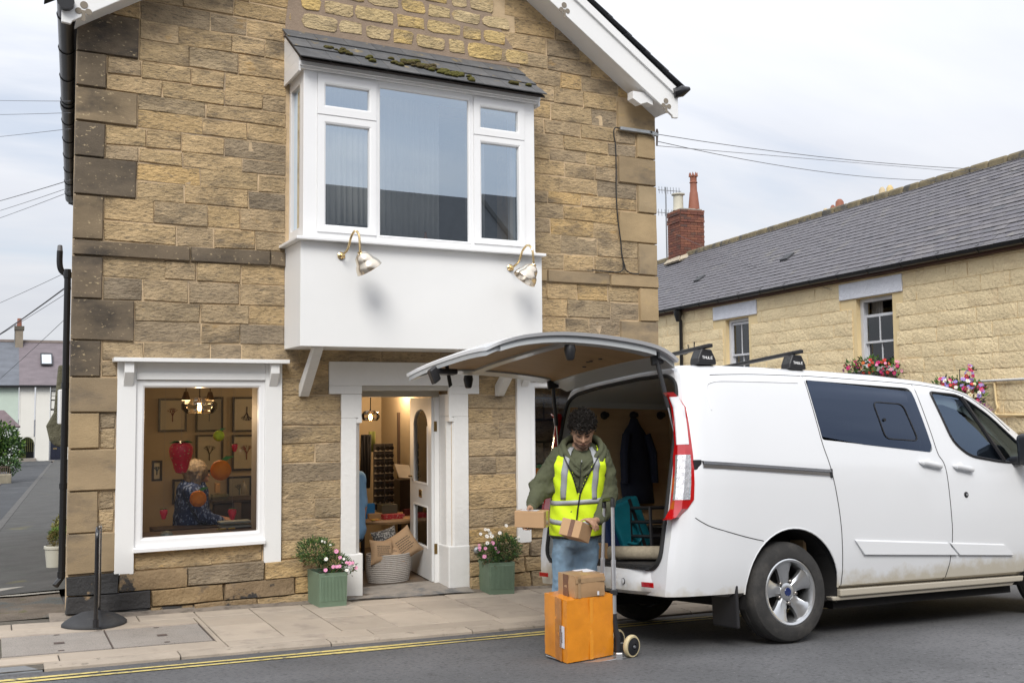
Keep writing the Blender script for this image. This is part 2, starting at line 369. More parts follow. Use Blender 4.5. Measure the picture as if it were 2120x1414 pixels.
# twin inspection cover set in the slabs
cov = root('inspection_cover', 'twin concrete filled inspection cover set in the pavement slabs', 'manhole cover', (0.7, -1.0, zpav(0.7)))
CONC = mat('cover_concrete', (0.285, 0.255, 0.225), rough=0.9, var=0.1, vs_=4, bump=0.5, bs=200, col2=(0.15, 0.14, 0.125), c2s=130, c2t=(0.55, 0.66), detail=2)
for a, c in ((COVX[0], 0.80), (0.80, COVX[1])):
    slab('cover_panel', a, c, -1.33, -0.68, CONC, cov, dz=0.001)
RUST = mat('rusty_iron', (0.09, 0.065, 0.055), rough=0.8, var=0.3, vs_=30)
for x0, x1, y0, y1 in ((COVX[0]-0.01, COVX[1]+0.01, -1.37, -1.335), (COVX[0]-0.01, COVX[1]+0.01, -0.675, -0.42)):
    slab('frame_strip', x0, x1, y0, y1, PAVE, cov)
for x0, x1, y0, y1 in ((COVX[1]-0.004, COVX[1]+0.004, -1.33, -0.68), (0.796, 0.804, -1.33, -0.68), (COVX[0], COVX[1], -0.683, -0.677), (COVX[0], COVX[1], -1.334, -1.328)):
    b = MB(); b.add([(x0,y0,zpav(x0)+.003),(x1,y0,zpav(x1)+.003),(x1,y1,zpav(x1)+.003),(x0,y1,zpav(x0)+.003)], [(0,1,2,3)]); b.build('steel_edge', RUST, cov)
for hx in (0.47, 1.17):
    for hy, sx, sy in ((-1.02, 0.035, 0.03), (-1.27, 0.02, 0.012), (-0.73, 0.02, 0.01)):
        b = MB(); b.add([(hx-sx,hy-sy,zpav(hx-sx)+.004),(hx+sx,hy-sy,zpav(hx+sx)+.004),(hx+sx,hy+sy,zpav(hx+sx)+.004),(hx-sx,hy+sy,zpav(hx-sx)+.004)], [(0,1,2,3)]); b.build('lifting_eye', RUST, cov)
# alley beside the house
def alx(y): return 0.50+0.068*max(y, 0)
b = MB(); Y = axis([(1.3, 12, 0.5), (12, 57, 3)])
b.grid([[(x, y, zback(0.2, y)-0.012) for x in (-9, -6, -4, -2.5, alx(y)-1.02+0.035*min(y, 12)*0)] for y in Y])
al = b.build('alley_road', ALLEY, smooth=True); tag(al, 'dark patched asphalt alley running back past the house', kind='structure')
b = MB(); b.grid([[(alx(y)-0.90+0.012*y*0, y, zback(0.2, y)+0.012), (alx(y)+0.12, y, zback(0.2, y)+0.03)] for y in Y])
b.build('alley_pavement', mat('alley_pavement', (0.062, 0.06, 0.056), rough=0.9, var=0.3, vs_=3, bump=0.6, bs=50, col2=(0.06, 0.062, 0.055), c2s=2.2, c2t=(0.5, 0.7), col3=(0.11, 0.10, 0.045), c3s=1.3, c3t=(0.62, 0.72)), al, smooth=True)
KB2 = mat('alley_kerb', (0.085, 0.082, 0.077), rough=0.9, var=0.25, vs_=6, bump=0.5, bs=60)
y = 1.3
while y < 50:
    y1 = y+0.9
    b = MB(); A = alx(y)-0.90; B_ = alx(y1)-0.90
    b.add([(A-0.12,y+.006,zback(.2,y)-.1),(A,y+.006,zback(.2,y)-.1),(B_,y1-.006,zback(.2,y1)-.1),(B_-.12,y1-.006,zback(.2,y1)-.1),
           (A-0.12,y+.006,zback(.2,y)+.012),(A,y+.006,zback(.2,y)+.018),(B_,y1-.006,zback(.2,y1)+.018),(B_-.12,y1-.006,zback(.2,y1)+.012)],
          [(3,2,1,0),(4,5,6,7),(0,1,5,4),(1,2,6,5),(2,3,7,6),(3,0,4,7)])
    b.build('kerb_stone', KB2, al); y = y1
# worn concrete lip and bare earth between alley and pavement
b = MB(); n = 14
b.grid([[(-4+4.6*i/n, 0.0, zback(0.2, 0)-0.006+0.004*math.sin(i*2.2)) for i in range(n+1)], [(-4+4.6*i/n, 0.45, zback(.2,.45)+0.006*math.sin(i*1.7)) for i in range(n+1)], [(-4+4.6*i/n, 1.32, zback(.2,1.32)-0.005) for i in range(n+1)]])
b.build('earth_strip', mat('bare_earth', (0.125, 0.10, 0.075), rough=0.95, var=0.4, vs_=4, bump=0.9, bs=30, bdist=0.02, col2=(0.07, 0.075, 0.07), c2s=2.0, c2t=(0.5, 0.6), col3=(0.09, 0.085, 0.03), c3s=4.5), al, smooth=True)
b = MB(); 
b.grid([[(-4+4.6*i/n, 1.28+0.06*math.sin(i*1.3), zback(.2,1)+.006) for i in range(n+1)], [(-4+4.6*i/n, 1.42+0.05*math.sin(i*2.1)+(0.28 if i > 11 else 0), zback(.2,1.1)+.008) for i in range(n+1)]])
b.build('concrete_lip', mat('pale_concrete', (0.33, 0.31, 0.27), rough=0.9, var=0.25, vs_=5, bump=0.5, bs=40, col2=(0.16, 0.15, 0.13), c2s=5), al, smooth=True)
# ---------------------------------------------------------------- the stone house
house = root('stone_house', 'sandstone gabled corner house with white bay window above a shop front', 'house', (3.5, 0, 0))
XL, XR = 0.567, 6.476
# openings through the front wall: x0, x1, z0, z1
OPEN = [(1.10, 2.15, 0.60, 1.975), (3.03, 3.99, -0.02, 1.95), (4.87, 5.92, 0.60, 1.975), (2.42, 4.66, 3.25, 4.70)]
def gable(x):   # underside of the barge boards
    return min(4.545+0.655*x, 4.545+0.655*(7.02-x))
MORT = mat('lime_mortar', (0.56, 0.42, 0.26), rough=0.95, var=0.2, vs_=6, bump=0.7, bs=70, bdist=0.008, col2=(0.24, 0.195, 0.15), c2s=2.5, c2t=(0.52, 0.7))
b = MB(); cuts_x = sorted({XL+0.02, XR-0.02, *[o[0] for o in OPEN], *[o[1] for o in OPEN]}); cuts_z = sorted({-0.6, 5.0, *[o[2] for o in OPEN], *[o[3] for o in OPEN]})
for x0, x1 in zip(cuts_x, cuts_x[1:]):
    run = None
    for z0, z1 in zip(cuts_z, cuts_z[1:]):
        if any(o[0] < (x0+x1)/2 < o[1] and o[2] < (z0+z1)/2 < o[3] for o in OPEN): continue
        b.box(x0, x1, 0.0, 0.30, z0, z1)
b.prism([(XL+.02, 5.0), (XR-.02, 5.0), (XR-.02, 5.05), (3.51, 6.98), (XL+.02, 5.05)], (1,0,0), (0,0,1), (0,0.30,0))
wall = b.build('wall', MORT, house)
# side and back walls
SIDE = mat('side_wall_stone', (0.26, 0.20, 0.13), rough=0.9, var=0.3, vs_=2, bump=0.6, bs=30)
sd = Vector((0.068, 0.998, 0))
b = MB()
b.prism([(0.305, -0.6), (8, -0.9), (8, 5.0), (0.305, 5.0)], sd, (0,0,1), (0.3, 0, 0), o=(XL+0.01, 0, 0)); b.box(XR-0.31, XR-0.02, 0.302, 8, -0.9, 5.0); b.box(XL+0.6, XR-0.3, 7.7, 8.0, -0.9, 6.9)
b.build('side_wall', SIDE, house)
# --- stone materials
def stone_mat(name, cols, dark, ochre=None):
    if name in MATS: return MATS[name]
    return mat(name, cols[0], hue=cols[1:], rough=0.93, var=0.30, vs_=8.0, stretch=(0.62, 1, 1.35), bump=1.0, bs=34, bdist=0.025, col2=dark, c2s=3.4, c2t=(0.50, 0.70), c2st=(0.7, 1, 1.7), col3=ochre or (0.46, 0.27, 0.08), c3s=3.1, c3t=(0.64, 0.76), detail=8, col4=(0.115, 0.095, 0.07), c4s=46, c4t=(0.54, 0.66), c4st=(0.42, 1, 1.7), c4f=0.68)
ST_A = stone_mat('sandstone', [(0.46, 0.335, 0.185), (0.54, 0.385, 0.205), (0.36, 0.275, 0.17), (0.50, 0.36, 0.19), (0.27, 0.215, 0.15), (0.46, 0.34, 0.20), (0.40, 0.30, 0.18), (0.57, 0.385, 0.17)], (0.18, 0.138, 0.09))
ST_Y = stone_mat('pale_sandstone', [(0.60, 0.47, 0.27), (0.55, 0.42, 0.23), (0.62, 0.44, 0.17), (0.57, 0.45, 0.26)], (0.30, 0.23, 0.14))
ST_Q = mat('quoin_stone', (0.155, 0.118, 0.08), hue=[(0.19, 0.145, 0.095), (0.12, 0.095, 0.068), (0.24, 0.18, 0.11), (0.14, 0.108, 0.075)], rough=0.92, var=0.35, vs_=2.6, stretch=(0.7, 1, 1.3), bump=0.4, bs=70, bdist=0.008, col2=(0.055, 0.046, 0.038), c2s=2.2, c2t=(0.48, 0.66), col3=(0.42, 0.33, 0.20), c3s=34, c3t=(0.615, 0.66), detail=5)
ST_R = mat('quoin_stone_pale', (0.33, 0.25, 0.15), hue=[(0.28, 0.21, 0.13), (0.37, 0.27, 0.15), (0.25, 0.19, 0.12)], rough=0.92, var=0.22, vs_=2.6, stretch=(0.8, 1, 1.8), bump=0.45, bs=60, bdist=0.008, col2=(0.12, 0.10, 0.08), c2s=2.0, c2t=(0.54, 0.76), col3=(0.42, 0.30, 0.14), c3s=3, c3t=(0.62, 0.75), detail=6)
ST_T = mat('tarred_stone', (0.30, 0.21, 0.11), hue=[(0.24, 0.17, 0.10), (0.33, 0.23, 0.12)], rough=0.85, var=0.3, vs_=4, bump=0.8, bs=28, bdist=0.02, col2=(0.045, 0.042, 0.04), c2s=3.4, c2t=(0.54, 0.58), col3=(0.16, 0.12, 0.08), c3s=6, c3t=(0.6, 0.7))
ST_D = mat('tar_black_stone', (0.035, 0.034, 0.035), hue=[(0.05, 0.047, 0.045), (0.03, 0.03, 0.031)], rough=0.8, var=0.3, vs_=5, bump=0.8, bs=30, bdist=0.015, col2=(0.30, 0.21, 0.12), c2s=3.1, c2t=(0.60, 0.63))
def stone(x0, x1, z0, z1, m, proud=0.0085, rough_=0.0055, joint=0.0045, wonk=0.007, nx=None, cham=0.006, parent=None):
    b = MB(); x0 += joint; x1 -= joint; z0 += joint; z1 -= joint
    if x1-x0 < 0.03 or z1-z0 < 0.03: return
    nx = nx or max(2, min(6, int((x1-x0)/0.10))); nz_ = 2 if z1-z0 < 0.22 else 3
    c4 = {k: (rng.uniform(-wonk, wonk), rng.uniform(-wonk, wonk)) for k in range(4)}
    def pt(i, j, d, inset):
        u, v_ = i/nx, j/nz_
        wx = (c4[0][0]*(1-u)*(1-v_)+c4[1][0]*u*(1-v_)+c4[2][0]*u*v_+c4[3][0]*(1-u)*v_); wz = (c4[0][1]*(1-u)*(1-v_)+c4[1][1]*u*(1-v_)+c4[2][1]*u*v_+c4[3][1]*(1-u)*v_)
        xx = x0+inset+(x1-x0-2*inset)*u+wx; zz = z0+inset+(z1-z0-2*inset)*v_+wz
        return (xx, d, zz)
    base = rng.uniform(-0.005, 0.006)
    F_ = [[pt(i, j, -proud-base+rng.uniform(-rough_, rough_), cham) for i in range(nx+1)] for j in range(nz_+1)]
    b.grid(F_)
    ring_i = [F_[0][i] for i in range(nx+1)]+[F_[j][nx] for j in range(1, nz_+1)]+[F_[nz_][i] for i in range(nx-1, -1, -1)]+[F_[j][0] for j in range(nz_-1, 0, -1)]
    def outer(i, j): return pt(i, j, 0.004, 0)
    ring_m = [outer(i, 0) for i in range(nx+1)]+[outer(nx, j) for j in range(1, nz_+1)]+[outer(i, nz_) for i in range(nx-1, -1, -1)]+[outer(0, j) for j in range(nz_-1, 0, -1)]
    ring_m2 = [(p[0], -proud*0.45, p[2]) for p in ring_m]
    b.loft([ring_i, ring_m2, ring_m], closed=True, cap=False)
    return b.build('stone', m, parent or wall, smooth=True, ang=50)
# quoins
LQ = [5.10, 4.741, 4.441, 4.147, 3.849, 3.528, 3.155]; LQ2 = [3.018, 2.659, 2.312, 2.013, 1.717, 1.421, 1.075, 0.736, 0.405]
RQ = [5.05, 4.722, 4.449, 4.149, 3.84, 3.506, 3.155]; RQ2 = [3.018, 2.649, 2.315, 2.0, 1.69, 1.38, 1.06, 0.74, 0.42]
qrows = []
def quoins(levels, left, long_first, m, dark_to=0):
    lg = long_first; out = []
    for i, (zt, zb) in enumerate(zip(levels, levels[1:])):
        if left: x0, x1 = XL, (1.06 if lg else 0.805)
        else: x0, x1 = (5.975 if lg else 6.222), XR
        stone(x0, x1, zb, zt, m(zb, lg) if callable(m) else m, proud=0.032, rough_=0.002, joint=0.004, wonk=0.003, cham=0.008)
        out.append((zb, zt, x1 if left else x0)); lg = not lg
    return out
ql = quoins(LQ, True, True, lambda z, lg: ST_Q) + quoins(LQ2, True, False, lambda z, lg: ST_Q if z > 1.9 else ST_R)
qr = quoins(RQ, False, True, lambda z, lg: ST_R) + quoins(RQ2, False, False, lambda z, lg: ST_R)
def qedge(tab, z, d):
    for zb, zt, x in tab:
        if zb <= z < zt: return x
    return d
# string course
x = XL
while x < XR-0.01:
    x1 = min(x+rng.uniform(0.45, 0.95), XR)
    if XR-x1 < 0.3: x1 = XR
    for a, c in ((x, min(x1, 2.345)), (max(x, 4.72), x1)):
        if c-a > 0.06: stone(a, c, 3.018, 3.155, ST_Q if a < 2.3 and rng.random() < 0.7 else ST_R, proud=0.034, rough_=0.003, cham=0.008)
    x = x1
# coursed stones
BLOCK = [(0.925, 2.315, 0.55, 2.16), (2.755, 4.286, 1.86, 2.165), (2.875, 4.165, -0.1, 1.87), (4.70, 6.10, 0.55, 2.16), (2.345, 4.72, 2.275, 5.20), (0.925, 1.085, 0.38, 0.6), (2.16, 2.32, 0.38, 0.6), (4.70, 4.86, 0.38, 0.6)]
def course(z0, z1, m, wmin=0.26, wmax=0.60, xl=None, xr=None, **kw):
    zm = (z0+z1)/2
    xa = xl if xl is not None else qedge(ql, zm, XL); xb = xr if xr is not None else qedge(qr, zm, XR)
    segs = [(xa, xb)]
    for bx0, bx1, bz0, bz1 in BLOCK:
        if min(z1, bz1)-max(z0, bz0) > 0.45*(z1-z0):
            ns = []
            for a, c in segs:
                if bx1 <= a or bx0 >= c: ns.append((a, c)); continue
                if bx0 > a: ns.append((a, bx0))
                if bx1 < c: ns.append((bx1, c))
            segs = ns
    for a, c in segs:
        x = a
        while x < c-0.02:
            wd = rng.uniform(wmin, wmax); x1 = x+wd
            if c-x1 < wmin*0.7: x1 = c
            if x1 > c: x1 = c
            top = gable((x+x1)/2)+0.16
            if z0 < top and not (z0 > 5.15 and 2.33 < (x+x1)/2 < 4.78 and z0 < 5.86): stone(x, x1, z0, min(z1, top+0.1), m(x, z0) if callable(m) else m, **kw)
            x = x1
def pick(x, z): return ST_A
for lv in (LQ, LQ2):
    for zt, zb in zip(lv, lv[1:]):
        if zb < 0.40: continue
        h = zt-zb; s_ = rng.uniform(0.44, 0.56)
        course(zb, zb+h*s_, pick); course(zb+h*s_, zt, pick)
z = 5.10
while z < 6.2:
    h = rng.uniform(0.15, 0.19); course(z, z+h, pick, xl=XL, xr=XR); z += h
# plinth courses under the windows
course(0.40, 0.55, lambda x, z: ST_A if x < 1.45 or rng.random() < 0.55 else ST_Q, wmin=0.35, wmax=0.7, xl=1.085, xr=6.22)
course(0.235, 0.40, lambda x, z: ST_D if x < 0.85 else ST_T if x < 1.3 else ST_A, wmin=0.35, wmax=0.75, xl=XL, xr=XR, proud=0.045, rough_=0.012)
course(0.09, 0.235, lambda x, z: ST_D if x < 0.75 else ST_T if x < 1.9 else ST_A, wmin=0.4, wmax=0.8, xl=XL, xr=XR, proud=0.05, rough_=0.015)
course(-0.12, 0.09, lambda x, z: ST_D if x < 0.9 else ST_T if x < 2.0 else ST_A, wmin=0.35, wmax=0.7, xl=XL, xr=XR, proud=0.06, rough_=0.015)
# paler patched masonry above the bay roof
b = MB(); b.prism([(2.33, 5.19), (4.78, 5.24), (4.78, 5.32), (4.35, 5.88), (2.40, 5.88), (2.33, 5.30)], (1,0,0), (0,0,1), (0, -0.012, 0), o=(0, 0, 0))
b.build('mortar_patch', mat('brown_mortar', (0.30, 0.225, 0.165), rough=0.95, var=0.15, vs_=8, bump=0.6, bs=60, bdist=0.01), wall)
z = 5.27; ri = 0
while z < 5.86:
    h = rng.uniform(0.12, 0.17); x = 2.36+rng.uniform(0, 0.12)
    while x < 4.72-max(0, (z-5.3))*0.6:
        wd = rng.uniform(0.16, 0.40); hh = h*rng.uniform(0.8, 1.05); cx_ = x+wd/2; pts = []
        for k in range(9):
            a = 2*math.pi*(k+0.5)/9; rr = 0.5
            pts.append((cx_+math.copysign(abs(math.cos(a))**0.32, math.cos(a))*wd*0.5+rng.uniform(-.012, .012), z+h/2+math.copysign(abs(math.sin(a))**0.32, math.sin(a))*hh*0.5+rng.uniform(-.010, .010)))
        b = MB(); m_ = len(pts); c_ = (sum(p[0] for p in pts)/m_, sum(p[1] for p in pts)/m_)
        ring0 = [(p[0], -0.008, p[1]) for p in pts]; ring1 = [(c_[0]+(p[0]-c_[0])*0.96, -0.019+rng.uniform(-.004, .004), c_[1]+(p[1]-c_[1])*0.93) for p in pts]
        b.loft([ring0, ring1], closed=True, cap=False); b.add(ring1+[(c_[0], -0.022, c_[1])], [(i, (i+1) % m_, m_) for i in range(m_)])
        b.build('stone', ST_Y, wall, smooth=True, ang=60); x += wd+rng.uniform(0.018, 0.035)
    z += h+rng.uniform(0.015, 0.028); ri += 1

# --- roof, barge boards, gutter
ROOFM = mat('roof_slate_dark', (0.05, 0.052, 0.057), rough=0.7, var=0.25, vs_=4, bump=0.5, bs=40)
b = MB()
sl = Vector((3.35, 0, -2.194)).normalized()
for A, B_, C_, D_ in ((Vector((3.51,-0.27,7.19)), Vector((6.63,-0.27,5.145)), Vector((6.63,8,5.145)), Vector((3.51,8,7.19))), (Vector((0.42,-0.27,5.165)), Vector((3.51,-0.27,7.19)), Vector((3.51,8,7.19)), Vector((0.98,8,5.165)))):
    up_ = Vector((0,0,0.06)); b.add([A,B_,C_,D_,A+up_,B_+up_,C_+up_,D_+up_], [(3,2,1,0),(4,5,6,7),(0,1,5,4),(1,2,6,5),(2,3,7,6),(3,0,4,7)])
roof = b.build('roof', ROOFM, house)
d = Vector((sl.x, 0, sl.z)); nrm = Vector((0.548, 0, 0.836))
sb = MB(); sb.box(-0.14, 0.14, -0.15, 0.15, -0.004, 0.004)
s0 = None
for s_ in (1, -1):
    dd = Vector((d.x*s_, 0, d.z)); nn = Vector((nrm.x*s_, 0, nrm.z))
    for k in range(13):
        for j in range(2):
            c = Vector((3.51, -0.17+j*0.305, 7.27)) + dd*(0.20+0.285*k) + nn*0.012
            M4 = Matrix(((dd.x, 0, nn.x, c.x), (0, 1, 0, c.y), (dd.z, 0, nn.z, c.z), (0, 0, 0, 1)))
            M4 = M4 @ Matrix.Rotation(R(-1.6)*1, 4, 'Y') @ Matrix.Scale(1.25, 4, (1, 0, 0))
            if s0 is None:
                s0 = sb.build('slate', ROOFM, roof, local=True); s0.matrix_local = rootmat(house).inverted() @ M4
            else: place(s0, 'slate', roof, M4)
# barge boards with shade-coloured trefoils laid on
for s_ in (1, -1):
    o = Vector((3.51, 0, 0)); U = Vector((s_, 0, 0))
    lo = lambda t: 6.845-0.655*t        # underside
    T1 = 3.075
    poly = [(0, 6.845), (2.995, lo(2.995)), (T1-0.07, 4.858), (T1, 4.864), (T1, 5.142), (0, 7.16)]
    b = MB(); b.prism(poly, U, (0,0,1), (0, 0.035, 0), o=o+Vector((0, -0.30, 0)))
    bb = b.build('barge_board', WHITE, house, bevel=0.006)
    b = MB(); b.prism([(0, 7.10), (T1, 5.085), (T1+0.015, 5.16), (0, 7.22)], U, (0,0,1), (0, 0.30, 0), o=o+Vector((0, -0.325, 0))); b.build('verge_board', WHITE, house)
    b = MB(); b.prism([(0, 6.86), (2.96, 6.86-0.655*2.96), (2.96, 6.885-0.655*2.96), (0, 6.885)], U, (0,0,1), (0, 0.258, 0), o=o+Vector((0, -0.262, 0))); b.build('soffit', WHITE, house)
    for t in (2.93, 1.66):                 # trefoil cuts, their shade laid on as flat dark discs
        b = MB(); cz = lo(t)+0.03
        hol = [(t-0.02, cz+0.075, 0.030), (t-0.055, cz+0.022, 0.026), (t+0.02, cz+0.020, 0.026)]
        for hx, hz, hr in hol: b.lathe([(hr, 0), (hr, 0.004)], (3.51+s_*hx, -0.305, hz), seg=14, ax=(0, 1, 0))
        b.prism([(t-0.032, cz-0.06), (t-0.004, cz-0.06), (t-0.004, cz+0.03), (t-0.032, cz+0.03)], U, (0,0,1), (0, 0.003, 0), o=o+Vector((0, -0.3045, 0)))
        b.build('trefoil_shade_disc', mat('trefoil_shade', (0.22, 0.19, 0.15), rough=0.9, var=0.1), bb, local=False)
b = MB(); b.prism([(6.02, 5.02), (6.12, 4.97), (6.20, 5.00), (6.28, 4.98), (6.28, 5.1), (6.02, 5.1)], (1,0,0), (0,0,1), (0, 0.10, 0), o=(0, -0.255, 0)); b.build('eaves_bracket', WHITE, house)
GUT = mat('black_gutter', (0.010, 0.010, 0.011), rough=0.3, var=0.1)
b = MB(); g0 = Vector((0.46, -0.36, 5.02)); 
b.tube([g0+sd*t for t in (0, 2, 4, 6, 8.2)], 0.066, 12)
gut = b.build('gutter', GUT, house, smooth=True)
for k in range(10):
    b = MB(); p = g0+sd*(0.32+0.82*k); b.tube([p-sd*0.015, p+sd*0.015], 0.073, 12); b.build('gutter_bracket', GUT, gut, smooth=True)
b = MB(); p = g0+sd*3.0; b.tube([p-sd*.09, p+sd*.09], 0.077, 12); b.build('gutter_joint', GUT, gut, smooth=True)
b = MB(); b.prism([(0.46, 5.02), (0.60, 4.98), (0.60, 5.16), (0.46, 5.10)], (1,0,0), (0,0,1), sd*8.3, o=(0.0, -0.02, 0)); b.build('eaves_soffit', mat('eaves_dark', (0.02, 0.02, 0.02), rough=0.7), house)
b = MB(); b.tube([(6.52, -0.30, 5.13), (6.62, -0.33, 5.16), (6.70, -0.36, 5.19)], [0.055, 0.062, 0.02], 10); b.build('gutter_end', GUT, house, smooth=True)
# downpipe and flue on the alley side
b = MB(); q = Vector((XL, 0, 0))
pp = [q+sd*1.0+Vector((-0.115, 0, 2.75)), q+sd*0.55+Vector((-0.08, 0, 2.55)), q+sd*0.55+Vector((-0.08, 0, 0.36))]
b.tube([q+sd*0.40+Vector((-0.032, 0, 2.95)), q+sd*0.40+Vector((-0.032, 0, 0.33)), q+sd*0.40+Vector((-0.08, -0.03, 0.27))], 0.028, 10)
dp = b.build('downpipe', GUT, house, smooth=True)
for z in (2.9, 1.95, 1.1, 0.36):
    b = MB(); b.tube([q+sd*0.40+Vector((-0.032, 0, z-.025)), q+sd*0.40+Vector((-0.032, 0, z+.025))], 0.034, 10); b.build('pipe_collar', GUT, dp, smooth=True)
b = MB(); fz = onY(124, 555, 0.9); ft = onY(124, 520, 0.9)
b.tube(spline([onY(141, 600, 0.9), onY(138, 572, 0.9), onY(127, 560, 0.9), onY(123.5, 545, 0.9), ft], 5), 0.026, 12)
fl = b.build('flue_pipe', GUT, house, smooth=True)
b = MB(); b.lathe([(0.024, 0), (0.02, 0.05), (0.012, 0.055)], ft, 12); b.build('flue_cap', mat('grey_plastic', (0.16, 0.16, 0.17), rough=0.5), fl, smooth=True)
MOSSY = mat('mossy_stone', (0.11, 0.105, 0.07), rough=0.95, var=0.4, vs_=8, bump=0.9, bs=30, bdist=0.02)
b = MB(); b.prism([(-0.16, 1.47), (-0.12, 1.42), (-0.02, 1.40), (0.05, 1.43), (0.05, 2.15), (-0.10, 2.15), (-0.13, 1.72), (-0.19, 1.60)], (1,0,0), (0,0,1), sd*0.2, o=q+sd*1.0); b.build('side_corbel', MOSSY, house, bevel=0.02)
b = MB(); b.box(XL-0.045, XL+0.005, 0.55, 0.75, 1.62, 1.92); b.build('meter_box', UPVC, house, bevel=0.008)
# ---------------------------------------------------------------- bay window (part of the house)
b = MB(); b.box(2.34, 4.725, -0.53, -0.001, 2.272, 3.185)
bay = b.build('bay_window', WHITE, house, bevel=0.004)
def frame_rect(b, x0, x1, z0, z1, wd, y0, y1, wz=None):
    wz = wz or wd
    b.box(x0, x0+wd, y0, y1, z0, z1); b.box(x1-wd, x1, y0, y1, z0, z1); b.box(x0+wd, x1-wd, y0, y1, z0, z0+wz); b.box(x0+wd, x1-wd, y0, y1, z1-wz, z1)
b = MB(); b.box(2.285, 4.735, -0.605, 0.0, 3.186, 3.213); b.build('cornice', UPVC, bay, bevel=0.005)
b = MB(); b.box(2.375, 4.69, -0.47, 0.0, 3.214, 3.245); b.build('sill', UPVC, bay)
# front frame members
b = MB(); FY0, FY1 = -0.468, -0.40
for x0, x1 in ((2.376, 2.50), (3.045, 3.075), (3.99, 4.025), (4.57, 4.689)): b.box(x0, x1, FY0, FY1, 3.246, 4.715)
for x0, x1 in ((2.50, 3.045), (3.075, 3.99), (4.025, 4.57)): b.box(x0, x1, FY0, FY1, 3.246, 3.285); b.box(x0, x1, FY0, FY1, 4.675, 4.715)
for x0, x1 in ((2.50, 3.045), (4.025, 4.57)): b.box(x0, x1, FY0+0.004, FY1, 4.315, 4.345)
b.build('window_frame', UPVC, bay, bevel=0.004)
GLB = glass('window_glass', refl=0.48, tint=(0.97, 0.98, 0.98), gcol=(0.82, 0.92, 1.0))  # gloss tinted blue in place of a bluer sky in the reflection
def casement(x0, x1, z0, z1, gx0, gx1, gz0, gz1, nm='casement', proud=0.016, par=None, yb=FY0, gl=None, frame=True):
    b = MB(); P = []
    for (ax0, ax1, az0, az1, y) in ((x0, x1, z0, z1, yb+0.012), (x0, x1, z0, z1, yb-proud), (gx0-0.02, gx1+0.02, gz0-0.02, gz1+0.02, yb-proud), (gx0-0.006, gx1+0.006, gz0-0.006, gz1+0.006, yb-proud+0.008), (gx0, gx1, gz0, gz1, yb+0.022)):
        P.append([(ax0, y, az0), (ax1, y, az0), (ax1, y, az1), (ax0, y, az1)])
    b.loft(P, closed=True, cap=False); o = b.build(nm, UPVC, par or bay)
    b = MB(); b.add([(gx0-0.003, yb+0.020, gz0-0.003), (gx1+0.003, yb+0.020, gz0-0.003), (gx1+0.003, yb+0.020, gz1+0.003), (gx0-0.003, yb+0.020, gz1+0.003)], [(0, 1, 2, 3)]); g_ = b.build('pane', gl or GLB, par or bay)
    return o
casement(2.50, 3.045, 4.335, 4.69, 2.577, 2.974, 4.423, 4.603); casement(2.50, 3.045, 3.285, 4.325, 2.58, 2.975, 3.355, 4.25)
casement(3.075, 3.99, 3.285, 4.69, 3.092, 3.968, 3.298, 4.648, proud=0.004)
casement(4.025, 4.57, 4.335, 4.69, 4.105, 4.498, 4.415, 4.606); casement(4.025, 4.57, 3.285, 4.325, 4.107, 4.504, 3.345, 4.257)
for xs_ in (2.376, 4.629):        # side lights
    b = MB(); 
    b.box(xs_, xs_+0.06, -0.399, -0.34, 3.246, 4.715); b.box(xs_, xs_+0.06, -0.06, -0.001, 3.246, 4.715); b.box(xs_, xs_+0.06, -0.34, -0.06, 3.246, 3.33); b.box(xs_, xs_+0.06, -0.34, -0.06, 4.62, 4.715)
    b.build('side_frame', UPVC, bay, bevel=0.004)
    b = MB(); b.add([(xs_+.03, -.342, 3.328), (xs_+.03, -.058, 3.328), (xs_+.03, -.058, 4.622), (xs_+.03, -.342, 4.622)], [(0, 1, 2, 3)]); b.build('pane', GLB, bay)
# head trims and slate roof of the bay
b = MB(); b.box(2.345, 4.72, -0.50, 0.0, 4.716, 4.735); b.box(2.33, 4.735, -0.52, -0.004, 4.736, 4.775); b.build('head_trim', UPVC, bay, bevel=0.004)
b = MB(); b.prism([(-0.60, 4.745), (-0.001, 5.165), (-0.001, 5.195), (-0.60, 4.765)], (0,1,0), (0,0,1), (2.42, 0, 0), o=(2.32, 0, 0)); b.build('roof_deck', mat('dark_wood', (0.05, 0.04, 0.035), rough=0.8), bay)
CLAD = UPVC
for k in range(4):
    z0 = 4.69+0.115*k; z1 = z0+0.113
    yb_ = lambda z: max(-0.5, -0.60+(z-4.79)/0.70) if z > 4.79 else -0.5
    if k == 3: poly = [(yb_(z0), z0), (-0.002, z0), (-0.002, 5.15), (-0.06, 5.14)]
    else: poly = [(yb_(z0), z0), (-0.002, z0), (-0.002, z1), (yb_(z1), z1)]
    for xx in (2.322, 4.722):
        b = MB(); b.prism(poly, (0,1,0), (0,0,1), (0.018, 0, 0), o=(xx, 0, 0)); b.build('cladding_board', CLAD, bay)
SLT = mat('bay_slate', (0.088, 0.09, 0.094), hue=[(0.11, 0.11, 0.112), (0.075, 0.078, 0.083)], rough=0.75, var=0.3, vs_=8, bump=0.5, bs=60, bdist=0.004, col2=(0.22, 0.17, 0.09), c2s=9, c2t=(0.60, 0.68), col3=(0.42, 0.42, 0.40), c3s=13, c3t=(0.70, 0.73))
sdir = Vector((0, 0.60, 0.43)).normalized(); snrm = Vector((0, -0.43, 0.60)).normalized()
